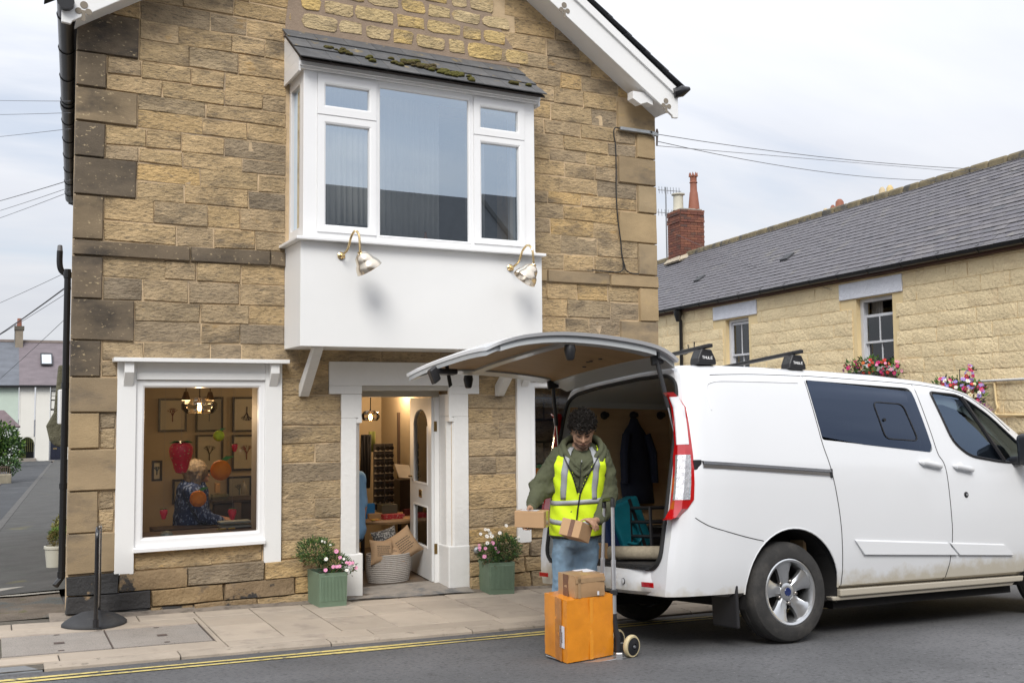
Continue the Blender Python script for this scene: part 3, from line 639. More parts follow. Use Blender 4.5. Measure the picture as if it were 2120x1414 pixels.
for r_ in range(3):
    x = 2.30 - (0.0 if r_ != 1 else 0.12)
    while x < 4.745:
        wd = rng.uniform(0.26, 0.33); x1 = min(x+wd, 4.75); x0_ = max(x, 2.295)
        if x1-x0_ > 0.04:
            b = MB(); c = Vector(((x0_+x1)/2, -0.62, 4.755)) + sdir*(0.27*r_+0.165) + snrm*(0.020+0.004*r_)
            up2 = (sdir-snrm*0.03).normalized()
            b.obox(c, Vector(((x1-x0_)/2-0.002, 0, 0)), up2*0.165, snrm*0.0045)
            b.build('slate', SLT, bay)
        x += wd
b = MB(); b.prism([(-0.05, 5.15), (0.0, 5.15), (0.0, 5.245), (-0.03, 5.20)], (0,1,0), (0,0,1), (2.44, 0, 0), o=(2.31, 0, 0)); b.build('mortar_flashing', mat('brown_mortar', (0, 0, 0)), bay)
MOSS = mat('moss', (0.075, 0.062, 0.012), hue=[(0.10, 0.10, 0.015), (0.06, 0.04, 0.015)], rough=0.95, var=0.5, vs_=40, bump=1.0, bs=90, bdist=0.01)
for (mx_, mt, mr, n_) in ((3.55, 0.24, 0.16, 40), (3.75, 0.15, 0.15, 40), (3.42, 0.33, 0.10, 12), (2.75, 0.30, 0.09, 9), (2.66, 0.36, 0.06, 5), (3.25, 0.2, 0.05, 5), (4.45, 0.12, 0.03, 3), (4.62, 0.16, 0.03, 2), (3.95, 0.10, 0.06, 6), (2.98, 0.2, 0.03, 3)):
    b = MB()
    for i in range(n_):
        c = Vector((mx_+rng.gauss(0, mr*0.55), -0.62, 4.755)) + sdir*max(0.03, mt+rng.gauss(0, 0.035)) + snrm*0.036
        r_ = rng.uniform(0.014, 0.036); b.ball(c, r_, 7, 5, (1.2, 1, 0.6))
    b.build('moss_clump', MOSS, bay, smooth=True)['kind'] = 'stuff'
# timber brackets
for x0 in (2.475, 4.465):
    b = MB(); b.prism([(-0.045, 1.845), (-0.002, 1.845), (-0.002, 1.95), (-0.40, 2.271), (-0.50, 2.271)], (0,1,0), (0,0,1), (0.085, 0, 0), o=(x0, 0, 0)); b.build('bracket', mat('bracket_paint', (0.70, 0.69, 0.66), rough=0.6, var=0.06, vs_=12, bump=0.2, bs=40), bay, bevel=0.005)
# room behind the bay
NET = mat('grey_net_curtain', (0.74, 0.75, 0.71), rough=0.9, var=0.08, vs_=9, stretch=(6, 6, 0.5))
RB = MB(); RB.box(2.0, 5.0, 2.6, 2.7, 2.9, 5.0); RB.box(2.0, 2.1, 0.31, 2.6, 2.9, 5.0); RB.box(4.9, 5.0, 0.31, 2.6, 2.9, 5.0); RB.box(2.0, 5.0, 0.31, 2.7, 2.8, 2.9); RB.box(2.0, 5.0, 0.31, 2.7, 5.0, 5.1)
RB.build('upper_room', mat('room_plaster', (0.30, 0.28, 0.25), rough=0.9), house)
def curtain(name, x0, x1, y, z0, z1, n, amp, m, label):
    b = MB(); N_ = n*6
    b.grid([[(x0+(x1-x0)*i/N_, y+amp*math.sin(i*math.pi/3+0.6*math.sin(i*0.7)), z) for i in range(N_+1)] for z in (z0, (z0+z1)/2, z1)])
    o = b.build(name, m, None, smooth=True, ang=180, solid=0.003); return tag(o, label, 'curtain')
curtain('curtain', 2.62, 3.82, -0.10, 3.255, 4.70, 22, 0.013, NET, 'grey net curtain hanging behind the left and middle bay panes')
curtain('curtain', 4.12, 4.33, -0.08, 3.255, 4.70, 5, 0.014, mat('white_curtain', (0.62, 0.65, 0.64), rough=0.9), 'white curtain gathered behind the right bay pane')
bt = MB(); p = onY(881, 494, -0.36); COPPER = mat('copper_bottle', (0.55, 0.24, 0.12), rough=0.35, metal=0.7, var=0.2, vs_=30)
bt.lathe([(0.026, 0), (0.026, 0.05), (0.020, 0.075), (0.012, 0.095), (0.0105, 0.125), (0.012, 0.13)], (p.x, -0.36, 3.246), 14); tag(bt.build('bottle', COPPER, smooth=True), 'small copper bottle standing on the bay window sill', 'bottle')
CH = mat('dark_leather', (0.03, 0.032, 0.035), rough=0.5)
for px_, l in ((735, 'dark rounded chair back behind the lower left bay pane'), (1000, 'dark chair back behind the lower right bay pane')):
    p = onY(px_, 465, -0.22); b = MB(); b.box(p.x-0.17, p.x+0.22, -0.25, -0.18, 3.246, p.z-(0 if px_ < 900 else 0.12)); tag(b.build('chair_back', CH, None, bevel=0.03, bseg=4), l, 'chair')

# ---------------------------------------------------------------- shop windows (parts of the house)
GLS = glass('shop_glass', refl=0.0, tint=(0.96, 0.97, 0.95))
def shop_window(x0, nm='shop_window'):
    dx_ = x0-0.932
    b = MB(); b.box(0.932+dx_, 1.082+dx_, -0.042, 0.0, 0.38, 2.137); b.box(2.164+dx_, 2.314+dx_, -0.042, 0.0, 0.385, 2.137); b.box(1.083+dx_, 2.163+dx_, -0.036, 0.0, 1.992, 2.137)
    sw = b.build(nm, WHITE, house, bevel=0.003)
    b = MB(); b.box(0.892+dx_, 2.353+dx_, -0.155, -0.0, 2.138, 2.171); b.build('shelf', WHITE, sw, bevel=0.003)
    b = MB(); b.box(1.083+dx_, 2.163+dx_, -0.046, -0.037, 1.993, 2.05); b.build('head_rail', WHITE, sw)
    for cx_ in (0.978, 2.195):
        b = MB(); b.prism([(-0.043, 1.935), (-0.125, 2.05), (-0.125, 2.137), (-0.043, 2.137)], (0,1,0), (0,0,1), (0.075, 0, 0), o=(cx_+dx_, 0, 0)); b.build('corbel', WHITE, sw, bevel=0.003)
    casement(1.083+dx_, 2.163+dx_, 0.597, 1.988, 1.155+dx_, 2.108+dx_, 0.668, 1.923, nm='sash', proud=0.02, par=sw, yb=-0.002, gl=GLS)
    b = MB(); b.prism([(-0.075, 0.555), (0.0, 0.556), (0.0, 0.596), (-0.06, 0.596), (-0.075, 0.585)], (0,1,0), (0,0,1), (1.09, 0, 0), o=(1.078+dx_, 0, 0)); b.build('sill', UPVC, sw, bevel=0.003)
    b = MB()       # reveal lining inside
    b.box(1.101+dx_, 1.115+dx_, 0.03, 0.34, 0.615, 1.96); b.box(2.135+dx_, 2.149+dx_, 0.03, 0.34, 0.615, 1.96); b.build('reveal', mat('reveal_paint', (0.45, 0.44, 0.42), rough=0.6), sw)
    return sw
shop_window(0.932); shop_window(4.70)
# ---------------------------------------------------------------- doorway
PSTN = mat('painted_stone', (0.77, 0.765, 0.745), rough=0.6, var=0.035, vs_=5, bump=0.35, bs=22, bdist=0.012)
b = MB(); b.box(2.756, 4.286, -0.022, 0.02, 1.945, 2.168); b.box(2.756, 3.072, -0.022, 0.02, 1.868, 1.945); b.box(3.958, 4.286, -0.022, 0.02, 1.865, 1.945)
ds = b.build('door_surround', PSTN, house, bevel=0.006)
for s_ in (0, 1):
    o = Vector((3.069, 0, 0)) if s_ == 0 else Vector((3.956, 0, 0)); U = Vector((-1, 0, 0)) if s_ == 0 else Vector((1, 0, 0)); W_ = 0.197 if s_ == 0 else 0.209
    zb = zpav(3.0 if s_ == 0 else 4.1)-0.03
    b = MB(); b.box(min(o.x, o.x+U.x*W_), max(o.x, o.x+U.x*W_), -0.022, 0.29, 1.645, 1.866); b.build('jamb_block', PSTN, ds, bevel=0.005)
    # chamfered shaft between the stops
    prof = [(0.055, -0.022), (W_, -0.022), (W_, 0.29), (0, 0.29), (0, 0.05)]
    b = MB(); b.prism(prof, U, (0,1,0), (0, 0, 1.644-0.40), o=o+Vector((0, 0, 0.40))); b.build('jamb_shaft', PSTN, ds, bevel=0.004)
    b = MB(); b.prism([(-0.012, zb), (W_+0.006, zb), (W_+0.006, 0.40), (-0.012, 0.40)], U, (0,0,1), (0, 0.305, 0), o=o+Vector((0, -0.03, 0))); b.build('jamb_base', PSTN, ds, bevel=0.012)
    # curved stop at the head of the chamfer
    pts = [(0.0, 0.0)]+[(0.055*math.cos(a), 0.055*math.sin(a)) for a in [math.pi/2*k/6 for k in range(7)]]
    b = MB(); b.prism([(0.0, 1.60), (0.055, 1.60)]+[(0.055*math.cos(a), 1.605+0.05*math.sin(a)) for a in [math.pi/2*k/6 for k in range(7)]], U, (0,0,1), (0, 0.075, 0), o=o+Vector((0, -0.024, 0))); b.build('chamfer_stop', PSTN, ds)
REV = mat('beige_reveal', (0.46, 0.43, 0.37), rough=0.6, var=0.05)
b = MB(); b.box(3.069, 3.956, -0.015, 0.215, 1.944, 1.966); b.box(3.07, 3.955, 0.22, 0.29, 1.842, 1.943); b.box(3.07, 3.955, 0.0, 0.219, 1.9, 1.9435)
b.build('head_lining', REV, ds)
b = MB(); b.box(3.078, 3.118, 0.215, 0.29, 0.02, 1.841); b.box(3.905, 3.954, 0.215, 0.29, 0.02, 1.841); b.build('door_frame', WHITE, ds, bevel=0.004)
b = MB(); n = 8
b.grid([[(2.9+1.25*i/n, -0.17+0.012*math.sin(i*2), zpav(2.9+1.25*i/n)+0.008+0.004*math.sin(i*1.3)) for i in range(n+1)], [(2.9+1.25*i/n, 0.02, 0.012) for i in range(n+1)], [(3.07+0.886*i/n, 0.32, 0.028) for i in range(n+1)]])
b.build('threshold_step', mat('worn_step', (0.26, 0.235, 0.205), rough=0.85, var=0.25, vs_=5, bump=0.4, bs=40, col2=(0.14, 0.14, 0.14), c2s=4), ds, smooth=True)
# open door: hinge on the right, leaf swung into the shop
hin = Vector((3.903, 0.245, 0.0)); ang_d = R(96); dv = Vector((-math.cos(ang_d), math.sin(ang_d), 0)); nv = Vector((-dv.y, dv.x, 0))  # along leaf, out of leaf
WD, Z0, Z1, TH = 0.77, 0.03, 1.835, 0.02
DOORP = mat('door_paint', (0.66, 0.67, 0.67), rough=0.4, var=0.03, bump=0.05, bs=30)
b = MB()
def leaf(a0, a1, z0, z1, y0=-TH, y1=TH): b.obox(hin+dv*((a0+a1)/2)+nv*((y0+y1)/2)+Vector((0,0,(z0+z1)/2)), dv*((a1-a0)/2), nv*((y1-y0)/2), Vector((0,0,(z1-z0)/2)))
st = 0.13
leaf(0, st, Z0, Z1); leaf(WD-st, WD, Z0, Z1); leaf(st, WD-st, Z0, 0.33); leaf(st, WD-st, 0.75, 0.96)
arch = [(st, 1.55)]+[(WD/2-(WD/2-st)*math.cos(math.pi*k/14), 1.55+0.17*math.sin(math.pi*k/14)) for k in range(1, 14)]+[(WD-st, 1.55)]
for (a0, z0), (a1, z1) in zip(arch, arch[1:]):
    b.add([hin+dv*a+nv*y+Vector((0,0,z)) for y in (-TH, TH) for a, z in ((a0, z0), (a1, z1), (a1, Z1), (a0, Z1))], [(3,2,1,0),(4,5,6,7),(0,1,5,4),(1,2,6,5),(2,3,7,6),(3,0,4,7)])
door = b.build('door', DOORP, house, bevel=0.0)
b = MB(); P_ = arch[::-1]+[(st, 0.96), (WD-st, 0.96)]
for a, z in (): pass
b.prism([(a, z) for a, z in arch]+[(WD-st, 0.96), (st, 0.96)], dv, (0,0,1), nv*0.006, o=hin-nv*0.003); b.build('upper_pane', glass('door_glass', refl=0.06), door)
b = MB(); b.prism([(st, 0.33), (WD-st, 0.33), (WD-st, 0.75), (st, 0.75)], dv, (0,0,1), nv*0.006, o=hin-nv*0.003); b.build('lower_pane', glass('door_glass'), door)
for s_ in (-1, 1):
    b = MB(); yb_ = s_*(TH+0.004)
    for q0, q1 in ((0.33, 0.75),):
        for a0, a1, z0, z1 in ((st, st+.015, q0, q1), (WD-st-.015, WD-st, q0, q1), (st+.015, WD-st-.015, q0, q0+.015), (st+.015, WD-st-.015, q1-.015, q1)): leaf(a0, a1, z0, z1, min(yb_, yb_-s_*.02), max(yb_, yb_-s_*.02))
    for a0, a1, z0, z1 in ((st, st+.015, .96, 1.55), (WD-st-.015, WD-st, .96, 1.55), (st+.015, WD-st-.015, .96, .975)): leaf(a0, a1, z0, z1, min(yb_, yb_-s_*.02), max(yb_, yb_-s_*.02))
    b.build('glazing_bead', WHITE, door)
    b = MB(); leaf(0.33, 0.44, 0.82, 0.90, min(yb_, yb_-s_*.006), max(yb_, yb_-s_*.006)); lb = b.build('letter_plate', BRASS, door, bevel=0.003)
    b = MB(); leaf(0.35, 0.42, 0.842, 0.878, s_*(TH+.0045), s_*(TH+.0055)); b.build('letter_slot', mat('old_brass', (0.25, 0.17, 0.07), rough=0.4, metal=1.0), lb)
    b = MB(); p = hin+dv*(WD-0.06)+nv*(s_*(TH+0.03))+Vector((0,0,1.02)); b.tube([p-nv*(s_*0.03), p, p-dv*0.10], 0.008, 8); b.build('handle', BRASS, door, smooth=True)
for z in (1.55, 0.35):
    b = MB(); b.box(3.897, 3.93, 0.212, 0.2145, z-0.05, z+0.05); b.build('hinge', mat('old_brass', (0.25, 0.17, 0.07)), door)
# small wall fittings
b = MB(); b.box(5.98, 6.40, -0.075, -0.035, 4.72, 4.755); b.obox((6.42, -0.06, 4.73), (0.06, 0, -0.008), (0, 0.015, 0), (0, 0, 0.02)); wb = b.build('wire_bracket', mat('galvanised', (0.42, 0.44, 0.45), rough=0.45, metal=0.8, var=0.15, vs_=20), house, bevel=0.003)
b = MB(); b.tube([(6.47, -0.06, 4.79), (6.47, -0.06, 4.75), (6.47, -0.06, 4.71), (6.465, -0.06, 4.60)], [0.008, 0.018, 0.012, 0.010], 8); b.build('insulator', mat('rust_rod', (0.10, 0.08, 0.07), rough=0.7), wb, smooth=True)
CAB = mat('black_cable', (0.012, 0.012, 0.012), rough=0.6)
for off, pts in ((0, [(6.0,4.735),(5.93,4.74),(5.905,4.68),(5.925,4.55),(5.93,4.3),(5.925,4.05),(5.94,3.75),(5.975,3.5),(5.985,3.36),(6.02,3.24),(6.035,3.195),(6.10,3.165),(6.20,3.16)]), (0.012, [(5.985,3.36),(6.0,3.24),(5.985,3.19),(5.93,3.165),(5.80,3.165),(5.60,3.17)])):
    b = MB(); b.tube(spline([(x, -0.048-off*0.5, z) for x, z in pts], 6), 0.007, 6); b.build('wall_cable', CAB, house, smooth=True)
b = MB(); b.lathe([(0.035, 0), (0.035, 0.03), (0.02, 0.05)], (4.235, -0.03, 0.345), 10, ax=(0, -1, 0)); b.build('wall_tap', mat('galvanised', (0, 0, 0)), house, smooth=True)
# swan neck lamps on the sign board
def swan_lamp(xw, zw, xs, lab, tilt):
    t = root('swan_neck_lamp', lab, 'wall lamp', (xw, -0.53, zw), 'brass lamps on the white sign board')
    b = MB(); b.lathe([(0.034, 0), (0.034, 0.01), (0.022, 0.018), (0.013, 0.02)], (xw, -0.531, zw), 16, ax=(0, -1, 0)); b.build('wall_plate', BRASS, t, smooth=True)
    e = xs-xw
    path = [(xw, -0.54, zw), (xw, -0.60, zw+0.005), (xw+e*0.35, -0.64, zw+0.05), (xw+e*0.62, -0.67, zw+0.15), (xw+e*0.84, -0.73, zw+0.195), (xs, -0.79, zw+0.15), (xs+e*0.08, -0.80, zw+0.05), (xs+e*0.10, -0.80, zw-0.01)]
    b = MB(); b.tube(spline(path, 6), 0.0105, 10); b.build('swan_neck', BRASS, t, smooth=True)
    tp = Vector((xs+e*0.10, -0.80, zw-0.005)); ax = Vector(tilt).normalized()
    b = MB(); b.lathe([(0.021, 0.012), (0.021, -0.014)], tp, 14, ax=-ax); b.build('collar', BRASS, t, smooth=True)
    SHD = mat('silvered_brass', (0.75, 0.66, 0.54), rough=0.22, metal=1.0, var=0.08, vs_=14)
    b = MB(); b.lathe([(0.018, 0.0), (0.040, 0.010), (0.066, 0.035), (0.078, 0.07), (0.082, 0.085), (0.10, 0.105), (0.112, 0.135), (0.116, 0.16), (0.119, 0.162), (0.113, 0.158), (0.108, 0.135), (0.096, 0.108), (0.07, 0.07), (0.03, 0.02)], tp, 28, ax=ax, cap=False)
    b.build('shade', SHD, t, smooth=True)
swan_lamp(2.70, 3.072, 2.775, 'left brass swan neck lamp, its shade facing right and down', (0.55, 0.12, -0.8))
swan_lamp(4.376, 3.061, 4.475, 'right brass swan neck lamp, its shade facing left and down', (-0.55, 0.12, -0.8))
# ---------------------------------------------------------------- figure helpers
def caps(b, p0, p1, r0, r1, seg=12, n=5):
    p0, p1 = Vector(p0), Vector(p1); d = (p1-p0); L_ = d.length; d = d.normalized() if L_ > 1e-6 else Vector((0,0,1))
    pts = []; rs = []
    for k in range(n): a = math.pi/2*(1-k/n); pts.append(p0-d*r0*math.sin(a)); rs.append(max(1e-4, r0*math.cos(a)))
    for k in range(1, 4): t = k/4; pts.append(p0.lerp(p1, t)); rs.append(r0+(r1-r0)*t)
    for k in range(n): a = math.pi/2*(k/n) ; pts.append(p1+d*r1*math.sin(a)); rs.append(r1*math.cos(a))
    pts.append(p1+d*r1*0.9999); rs.append(1e-4)
    b.tube(pts, rs, seg); return b
def chain(b, pts, rs, seg=12):
    for i in range(len(pts)-1): caps(b, pts[i], pts[i+1], rs[i], rs[i+1], seg)
    return b
FOLD = {}
def remesh(o, vox=0.01, it=5, fold=0.0, fsize=0.08):
    m = o.modifiers.new('union', 'REMESH'); m.mode = 'VOXEL'; m.voxel_size = vox; m.use_smooth_shade = True
    if it: s_ = o.modifiers.new('smooth', 'SMOOTH'); s_.iterations = it; s_.factor = 0.5
    if fold:
        k = round(fsize, 3)
        if k not in FOLD:
            t = bpy.data.textures.new('folds', 'CLOUDS'); t.noise_scale = fsize; t.noise_depth = 2; FOLD[k] = t
        dm = o.modifiers.new('folds', 'DISPLACE'); dm.texture = FOLD[k]; dm.strength = fold; dm.mid_level = 0.5; dm.texture_coords = 'LOCAL'
    return o
SKIN = mat('skin_brown', (0.43, 0.25, 0.16), rough=0.5, var=0.08, vs_=20, bump=0.08, bs=300)
SKIN2 = mat('skin_fair', (0.48, 0.27, 0.19), rough=0.5, var=0.06, vs_=20)

# ---------------------------------------------------------------- inside the shop
WARM = mat('warm_plaster', (0.42, 0.35, 0.24), rough=0.85, var=0.06)
b = MB(); b.box(0.9, 6.1, 2.95, 3.05, -0.1, 2.2); b.box(0.85, 0.95, 0.31, 2.95, -0.1, 2.2); b.box(6.0, 6.1, 0.31, 2.95, -0.1, 2.2)
b.build('shop_wall', WARM, house)
b = MB(); b.box(0.9, 6.1, 0.305, 3.0, -0.1, 0.018); b.build('shop_floor', mat('shop_floor', (0.10, 0.075, 0.055), rough=0.5, var=0.2), house)
b = MB(); b.box(0.9, 6.1, 0.301, 3.0, 2.12, 2.2); b.build('shop_ceiling', mat('shop_ceiling', (0.30, 0.24, 0.17), rough=0.8), house)
b = MB(); b.box(2.55, 2.62, 0.31, 1.4, 0.02, 2.11); b.build('partition', WARM, house); b = MB(); b.box(4.35, 4.42, 0.9, 2.95, 0.02, 2.11); b.build('partition', WARM, house)
b = MB(); b.box(0.96, 6.0, 0.62, 0.76, 1.99, 2.118); b.build('ceiling_beam', mat('dark_beam', (0.06, 0.045, 0.035), rough=0.7, var=0.2), house)
LEDGE = mat('purple_brown_ledge', (0.09, 0.065, 0.06), rough=0.45, var=0.1)
for dx_ in (0, 3.768):
    b = MB(); b.box(1.116+dx_, 2.134+dx_, 0.026, 0.50, 0.60, 0.655); b.build('window_ledge', LEDGE, house)
# inner stone wall seen through the right window
for k in range(5):
    for j in range(4):
        b = MB(); x0 = 4.95+0.42*j+(0.2 if k % 2 else 0)-0.2; b.box(x0+.01, x0+.41, 1.35+rng.uniform(-.01,.01), 1.45, 0.8+0.26*k+.01, 1.05+0.26*k); b.build('inner_stone', ST_A, house, bevel=0.012)
def bulb_light(name, p, e, par, r=0.02, col=(1.0, 0.70, 0.42)):
    l = bpy.data.lights.new(name, 'POINT'); l.energy = e; l.color = col; l.shadow_soft_size = r
    o = bpy.data.objects.new(name, l); COL.objects.link(o); o.parent = par; m = rootmat(par); o.location = (m.inverted() @ Vector(p)) if m else p
BULB = mat('glowing_filament', (1, 0.7, 0.3), emit=(1.0, 0.55, 0.16), es=14.0, var=0)
CLEAR = glass('clear_lamp_glass', refl=0.03, tint=(0.98, 0.95, 0.9))
def pendant(px_, py_, Y, lab, w_, h_, e):
    p = onY(px_, py_, Y); t = root('pendant_lamp', lab, 'pendant lamp', (p.x, p.y, p.z))
    b = MB(); b.tube([(p.x, p.y, p.z+h_), (p.x, p.y, 2.118)], 0.005, 6); b.build('cord', BLACK, t)
    b = MB(); b.lathe([(0.018, h_*0.4), (0.022, h_*0.8), (0.008, h_)], p, 12); b.build('lamp_holder', mat('dark_bronze', (0.05, 0.035, 0.025), rough=0.4, metal=0.8), t, smooth=True)
    b = MB(); b.lathe([(0.008, 0.03), (0.018, 0.01), (0.02, -0.015), (0.010, -0.035), (0.001, -0.04)], p, 12); b.build('bulb', BULB, t, smooth=True)
    b = MB(); b.lathe([(0.02, h_*0.95), (w_*0.7, h_*0.75), (w_, h_*0.25), (w_*0.98, -h_*0.2), (w_*0.72, -h_*0.65)], p, 24, cap=False); b.build('glass_shade', CLEAR, t, smooth=True)
    bulb_light('bulb_light', (p.x, p.y-0.03, p.z-0.075), e, t)
    return t
pendant(413, 842, 0.95, 'clear glass pendant lamp with glowing filament above the seller', 0.17, 0.10, 13)
pendant(767, 862, 1.1, 'glass jar pendant lamp glowing in the doorway', 0.10, 0.07, 7.0)
SPOTM = mat('spot_brass', (0.16, 0.11, 0.05), rough=0.35, metal=0.9)
for i, (px_, lab) in enumerate(((385, 'lit brass ceiling spot left of the glass pendant'), (435, 'brass ceiling spot right of the glass pendant'))):
    p = onY(px_, 824, 0.9); t = root('spot_lamp', lab, 'spot lamp', p)
    b = MB(); b.tube([p+Vector((0,0,0.05)), Vector((p.x, p.y, 2.118))], 0.006, 6); b.build('stem', SPOTM, t)
    b = MB(); b.lathe([(0.02, 0.06), (0.028, 0.03), (0.042, -0.01), (0.05, -0.02)], p, 14); b.build('housing', SPOTM, t, smooth=True)
    b = MB(); b.lathe([(0.04, -0.0205), (0.04, -0.0225)], p, 14); b.build('lens', mat('spot_glow', (1, .8, .5), emit=(1, 0.7, 0.35), es=5.0) if i == 0 else mat('spot_dim', (0.4, .3, .15), emit=(1, 0.6, 0.3), es=0.6), t)
bulb_light('shop_glow', (4.2, 2.1, 1.95), 14, pendant(812, 800, 2.0, 'pendant lamp deep in the shop above the display rack', 0.07, 0.06, 3))
# framed prints on the back wall
FRM = mat('black_frame', (0.03, 0.024, 0.02), rough=0.4); PAPER = mat('cream_paper', (0.52, 0.47, 0.37), rough=0.9, var=0.05)
def coral(b, p, a, L_, dep, Y):
    q = (p[0]+math.cos(a)*L_, p[1]+math.sin(a)*L_); b.tube([(p[0], Y, p[1]), (q[0], Y, q[1])], [0.0035*(dep+1)*0.5, 0.0035*dep*0.5+0.0008], 5)
    if dep > 0:
        for s_ in (-0.45, 0.1, 0.5): coral(b, q, a+s_+rng.uniform(-.15, .15), L_*0.68, dep-1, Y)
def picture(x0p, y0p, x1p, y1p, Y, lab, colr=(0.05, 0.04, 0.035), up=1):
    A = onY(x0p, y0p, Y); B_ = onY(x1p, y1p, Y); x0, x1, z1, z0 = A.x, B_.x, (A.z), (B_.z)
    if z1 < z0: z0, z1 = z1, z0
    t = root('framed_print', lab, 'picture', (x0, Y, z0), 'framed prints inside the shop')
    b = MB(); w_ = 0.022; frame_rect(b, x0, x1, z0, z1, w_, Y-0.025, Y); b.build('frame', FRM, t)
    b = MB(); b.box(x0+w_, x1-w_, Y-0.010, Y-0.002, z0+w_, z1-w_); b.build('paper', PAPER, t)
    b = MB(); c = ((x0+x1)/2, z0+(z1-z0)*(0.3 if up > 0 else 0.72)); coral(b, c, math.pi/2*up, (z1-z0)*0.17, 3, Y-0.014); b.build('printed_coral', mat('coral_ink_%d' % int(colr[0]*100), colr, rough=0.9), t)
    b = MB(); b.add([(x0+.004, Y-.029, z0+.004), (x1-.004, Y-.029, z0+.004), (x1-.004, Y-.029, z1-.004), (x0+.004, Y-.029, z1-.004)], [(0, 1, 2, 3)]); b.build('glazing', GLS, t)
YB = 2.94
picture(328, 825, 386, 893, YB, 'framed print of a dark red sprig, top left behind the window', (0.12, 0.02, 0.03))
picture(405, 822, 461, 893, YB, 'framed print behind the pendant lamp, top middle', (0.20, 0.22, 0.22))
picture(481, 822, 540, 893, YB, 'framed print of drooping dark stems, top right behind the window', (0.04, 0.02, 0.04), -1)
picture(405, 900, 461, 975, YB, 'framed black coral print between the lime and the strawberry')
picture(480, 900, 540, 972, YB, 'framed pink coral print beside the small raspberry', (0.22, 0.07, 0.06))
picture(357, 992, 405, 1040, YB, 'small gilt framed print left of the seller', (0.15, 0.2, 0.1))
picture(470, 986, 520, 1040, YB, 'small landscape print under the pink coral print', (0.2, 0.18, 0.1))
picture(314, 953, 335, 995, 2.0, 'narrow dark framed picture at the left window edge', (0.03, 0.05, 0.08))
picture(829, 822, 850, 866, 2.6, 'small black framed sketch high on the doorway wall')
# hanging fruit
RED = mat('strawberry_red', (0.86, 0.03, 0.075), rough=0.4, var=0.12, vs_=25, col2=(0.75, 0.42, 0.25), c2s=55, c2t=(0.665, 0.69), detail=1)
ORG = mat('orange_felt', (0.95, 0.26, 0.012), rough=0.75, var=0.06, vs_=30, bump=0.2, bs=160)
LIME = mat('lime_felt', (0.66, 0.78, 0.04), rough=0.75, var=0.15, vs_=40, bump=0.3, bs=60); LEAF = mat('fruit_leaf', (0.04, 0.22, 0.05), rough=0.6, var=0.2)
def fruit(kind, px_, py_, hpx, lab, Y=0.12):
    p = onY(px_, py_, Y); s_ = hpx*(p-CAM_P).dot(c_f)/FPX/2     # half height in metres
    t = root('hanging_'+kind, lab, 'decoration', p, 'felt fruit hanging in the shop window')
    b = MB()
    if kind == 'strawberry':
        b.lathe([(0.02*s_, -s_), (0.30*s_, -0.93*s_), (0.40*s_, -0.7*s_), (0.48*s_, -0.35*s_), (0.60*s_, -0.1*s_), (0.68*s_, 0.25*s_), (0.66*s_, 0.5*s_), (0.5*s_, 0.72*s_), (0.15*s_, 0.78*s_)], p, 18)
        b.build('berry', RED, t, smooth=True)
        for k in range(6):
            a = k*math.pi/3+0.3; e = Vector((math.cos(a), math.sin(a), 0)); q = p+Vector((0,0,0.78*s_)); f_ = Vector((-e.y, e.x, 0))
            b = MB(); b.add([q, q+e*0.35*s_+f_*0.13*s_+Vector((0,0,.1*s_)), q+e*0.72*s_-Vector((0,0,.02*s_)), q+e*0.35*s_-f_*0.13*s_+Vector((0,0,.1*s_))], [(0,1,2,3)]); b.build('leaf', LEAF, t, solid=0.002)
    else:
        b.ball(p, s_, 20, 14); b.build('fruit_body', ORG if kind == 'orange' else LIME, t, smooth=True)
        q = p+Vector((0,0,s_)); e = Vector((0.9, -0.2, 0.25)).normalized(); f_ = Vector((0, 0.4, 0.9)); L_ = s_*1.3
        b = MB(); b.add([q, q+e*L_*0.4+f_*0.25*s_, q+e*L_, q+e*L_*0.4-f_*0.22*s_], [(0,1,2,3)]); b.build('leaf', LEAF, t, solid=0.002)
    b = MB(); b.tube([p+Vector((0,0,s_*0.7)), (p.x, p.y, 1.955)], 0.0009, 4); b.build('thread', mat('nylon_thread', (0.3, 0.28, 0.25), rough=0.5), t)
fruit('strawberry', 375, 944, 72, 'big felt strawberry hanging left of the seller')
fruit('orange', 457, 973, 42, 'larger felt orange with a leaf, by the seller\'s face')
fruit('orange', 410, 1032, 34, 'smaller felt orange hanging in front of the seller\'s sleeve')
fruit('lime', 453, 902, 23, 'yellow green felt lime hanging high in the window')
fruit('strawberry', 486, 926, 19, 'tiny felt berry just right of the lime')
fruit('strawberry', 339, 1063, 24, 'tiny felt strawberry low at the left of the window')
fruit('strawberry', 481, 1063, 26, 'tiny felt strawberry low at the right above the trays')
p_ = onY(1110, 985, 0.38)
fruit('orange', 1108, 985, 34, 'felt orange half hidden in the right window by the man\'s sleeve')
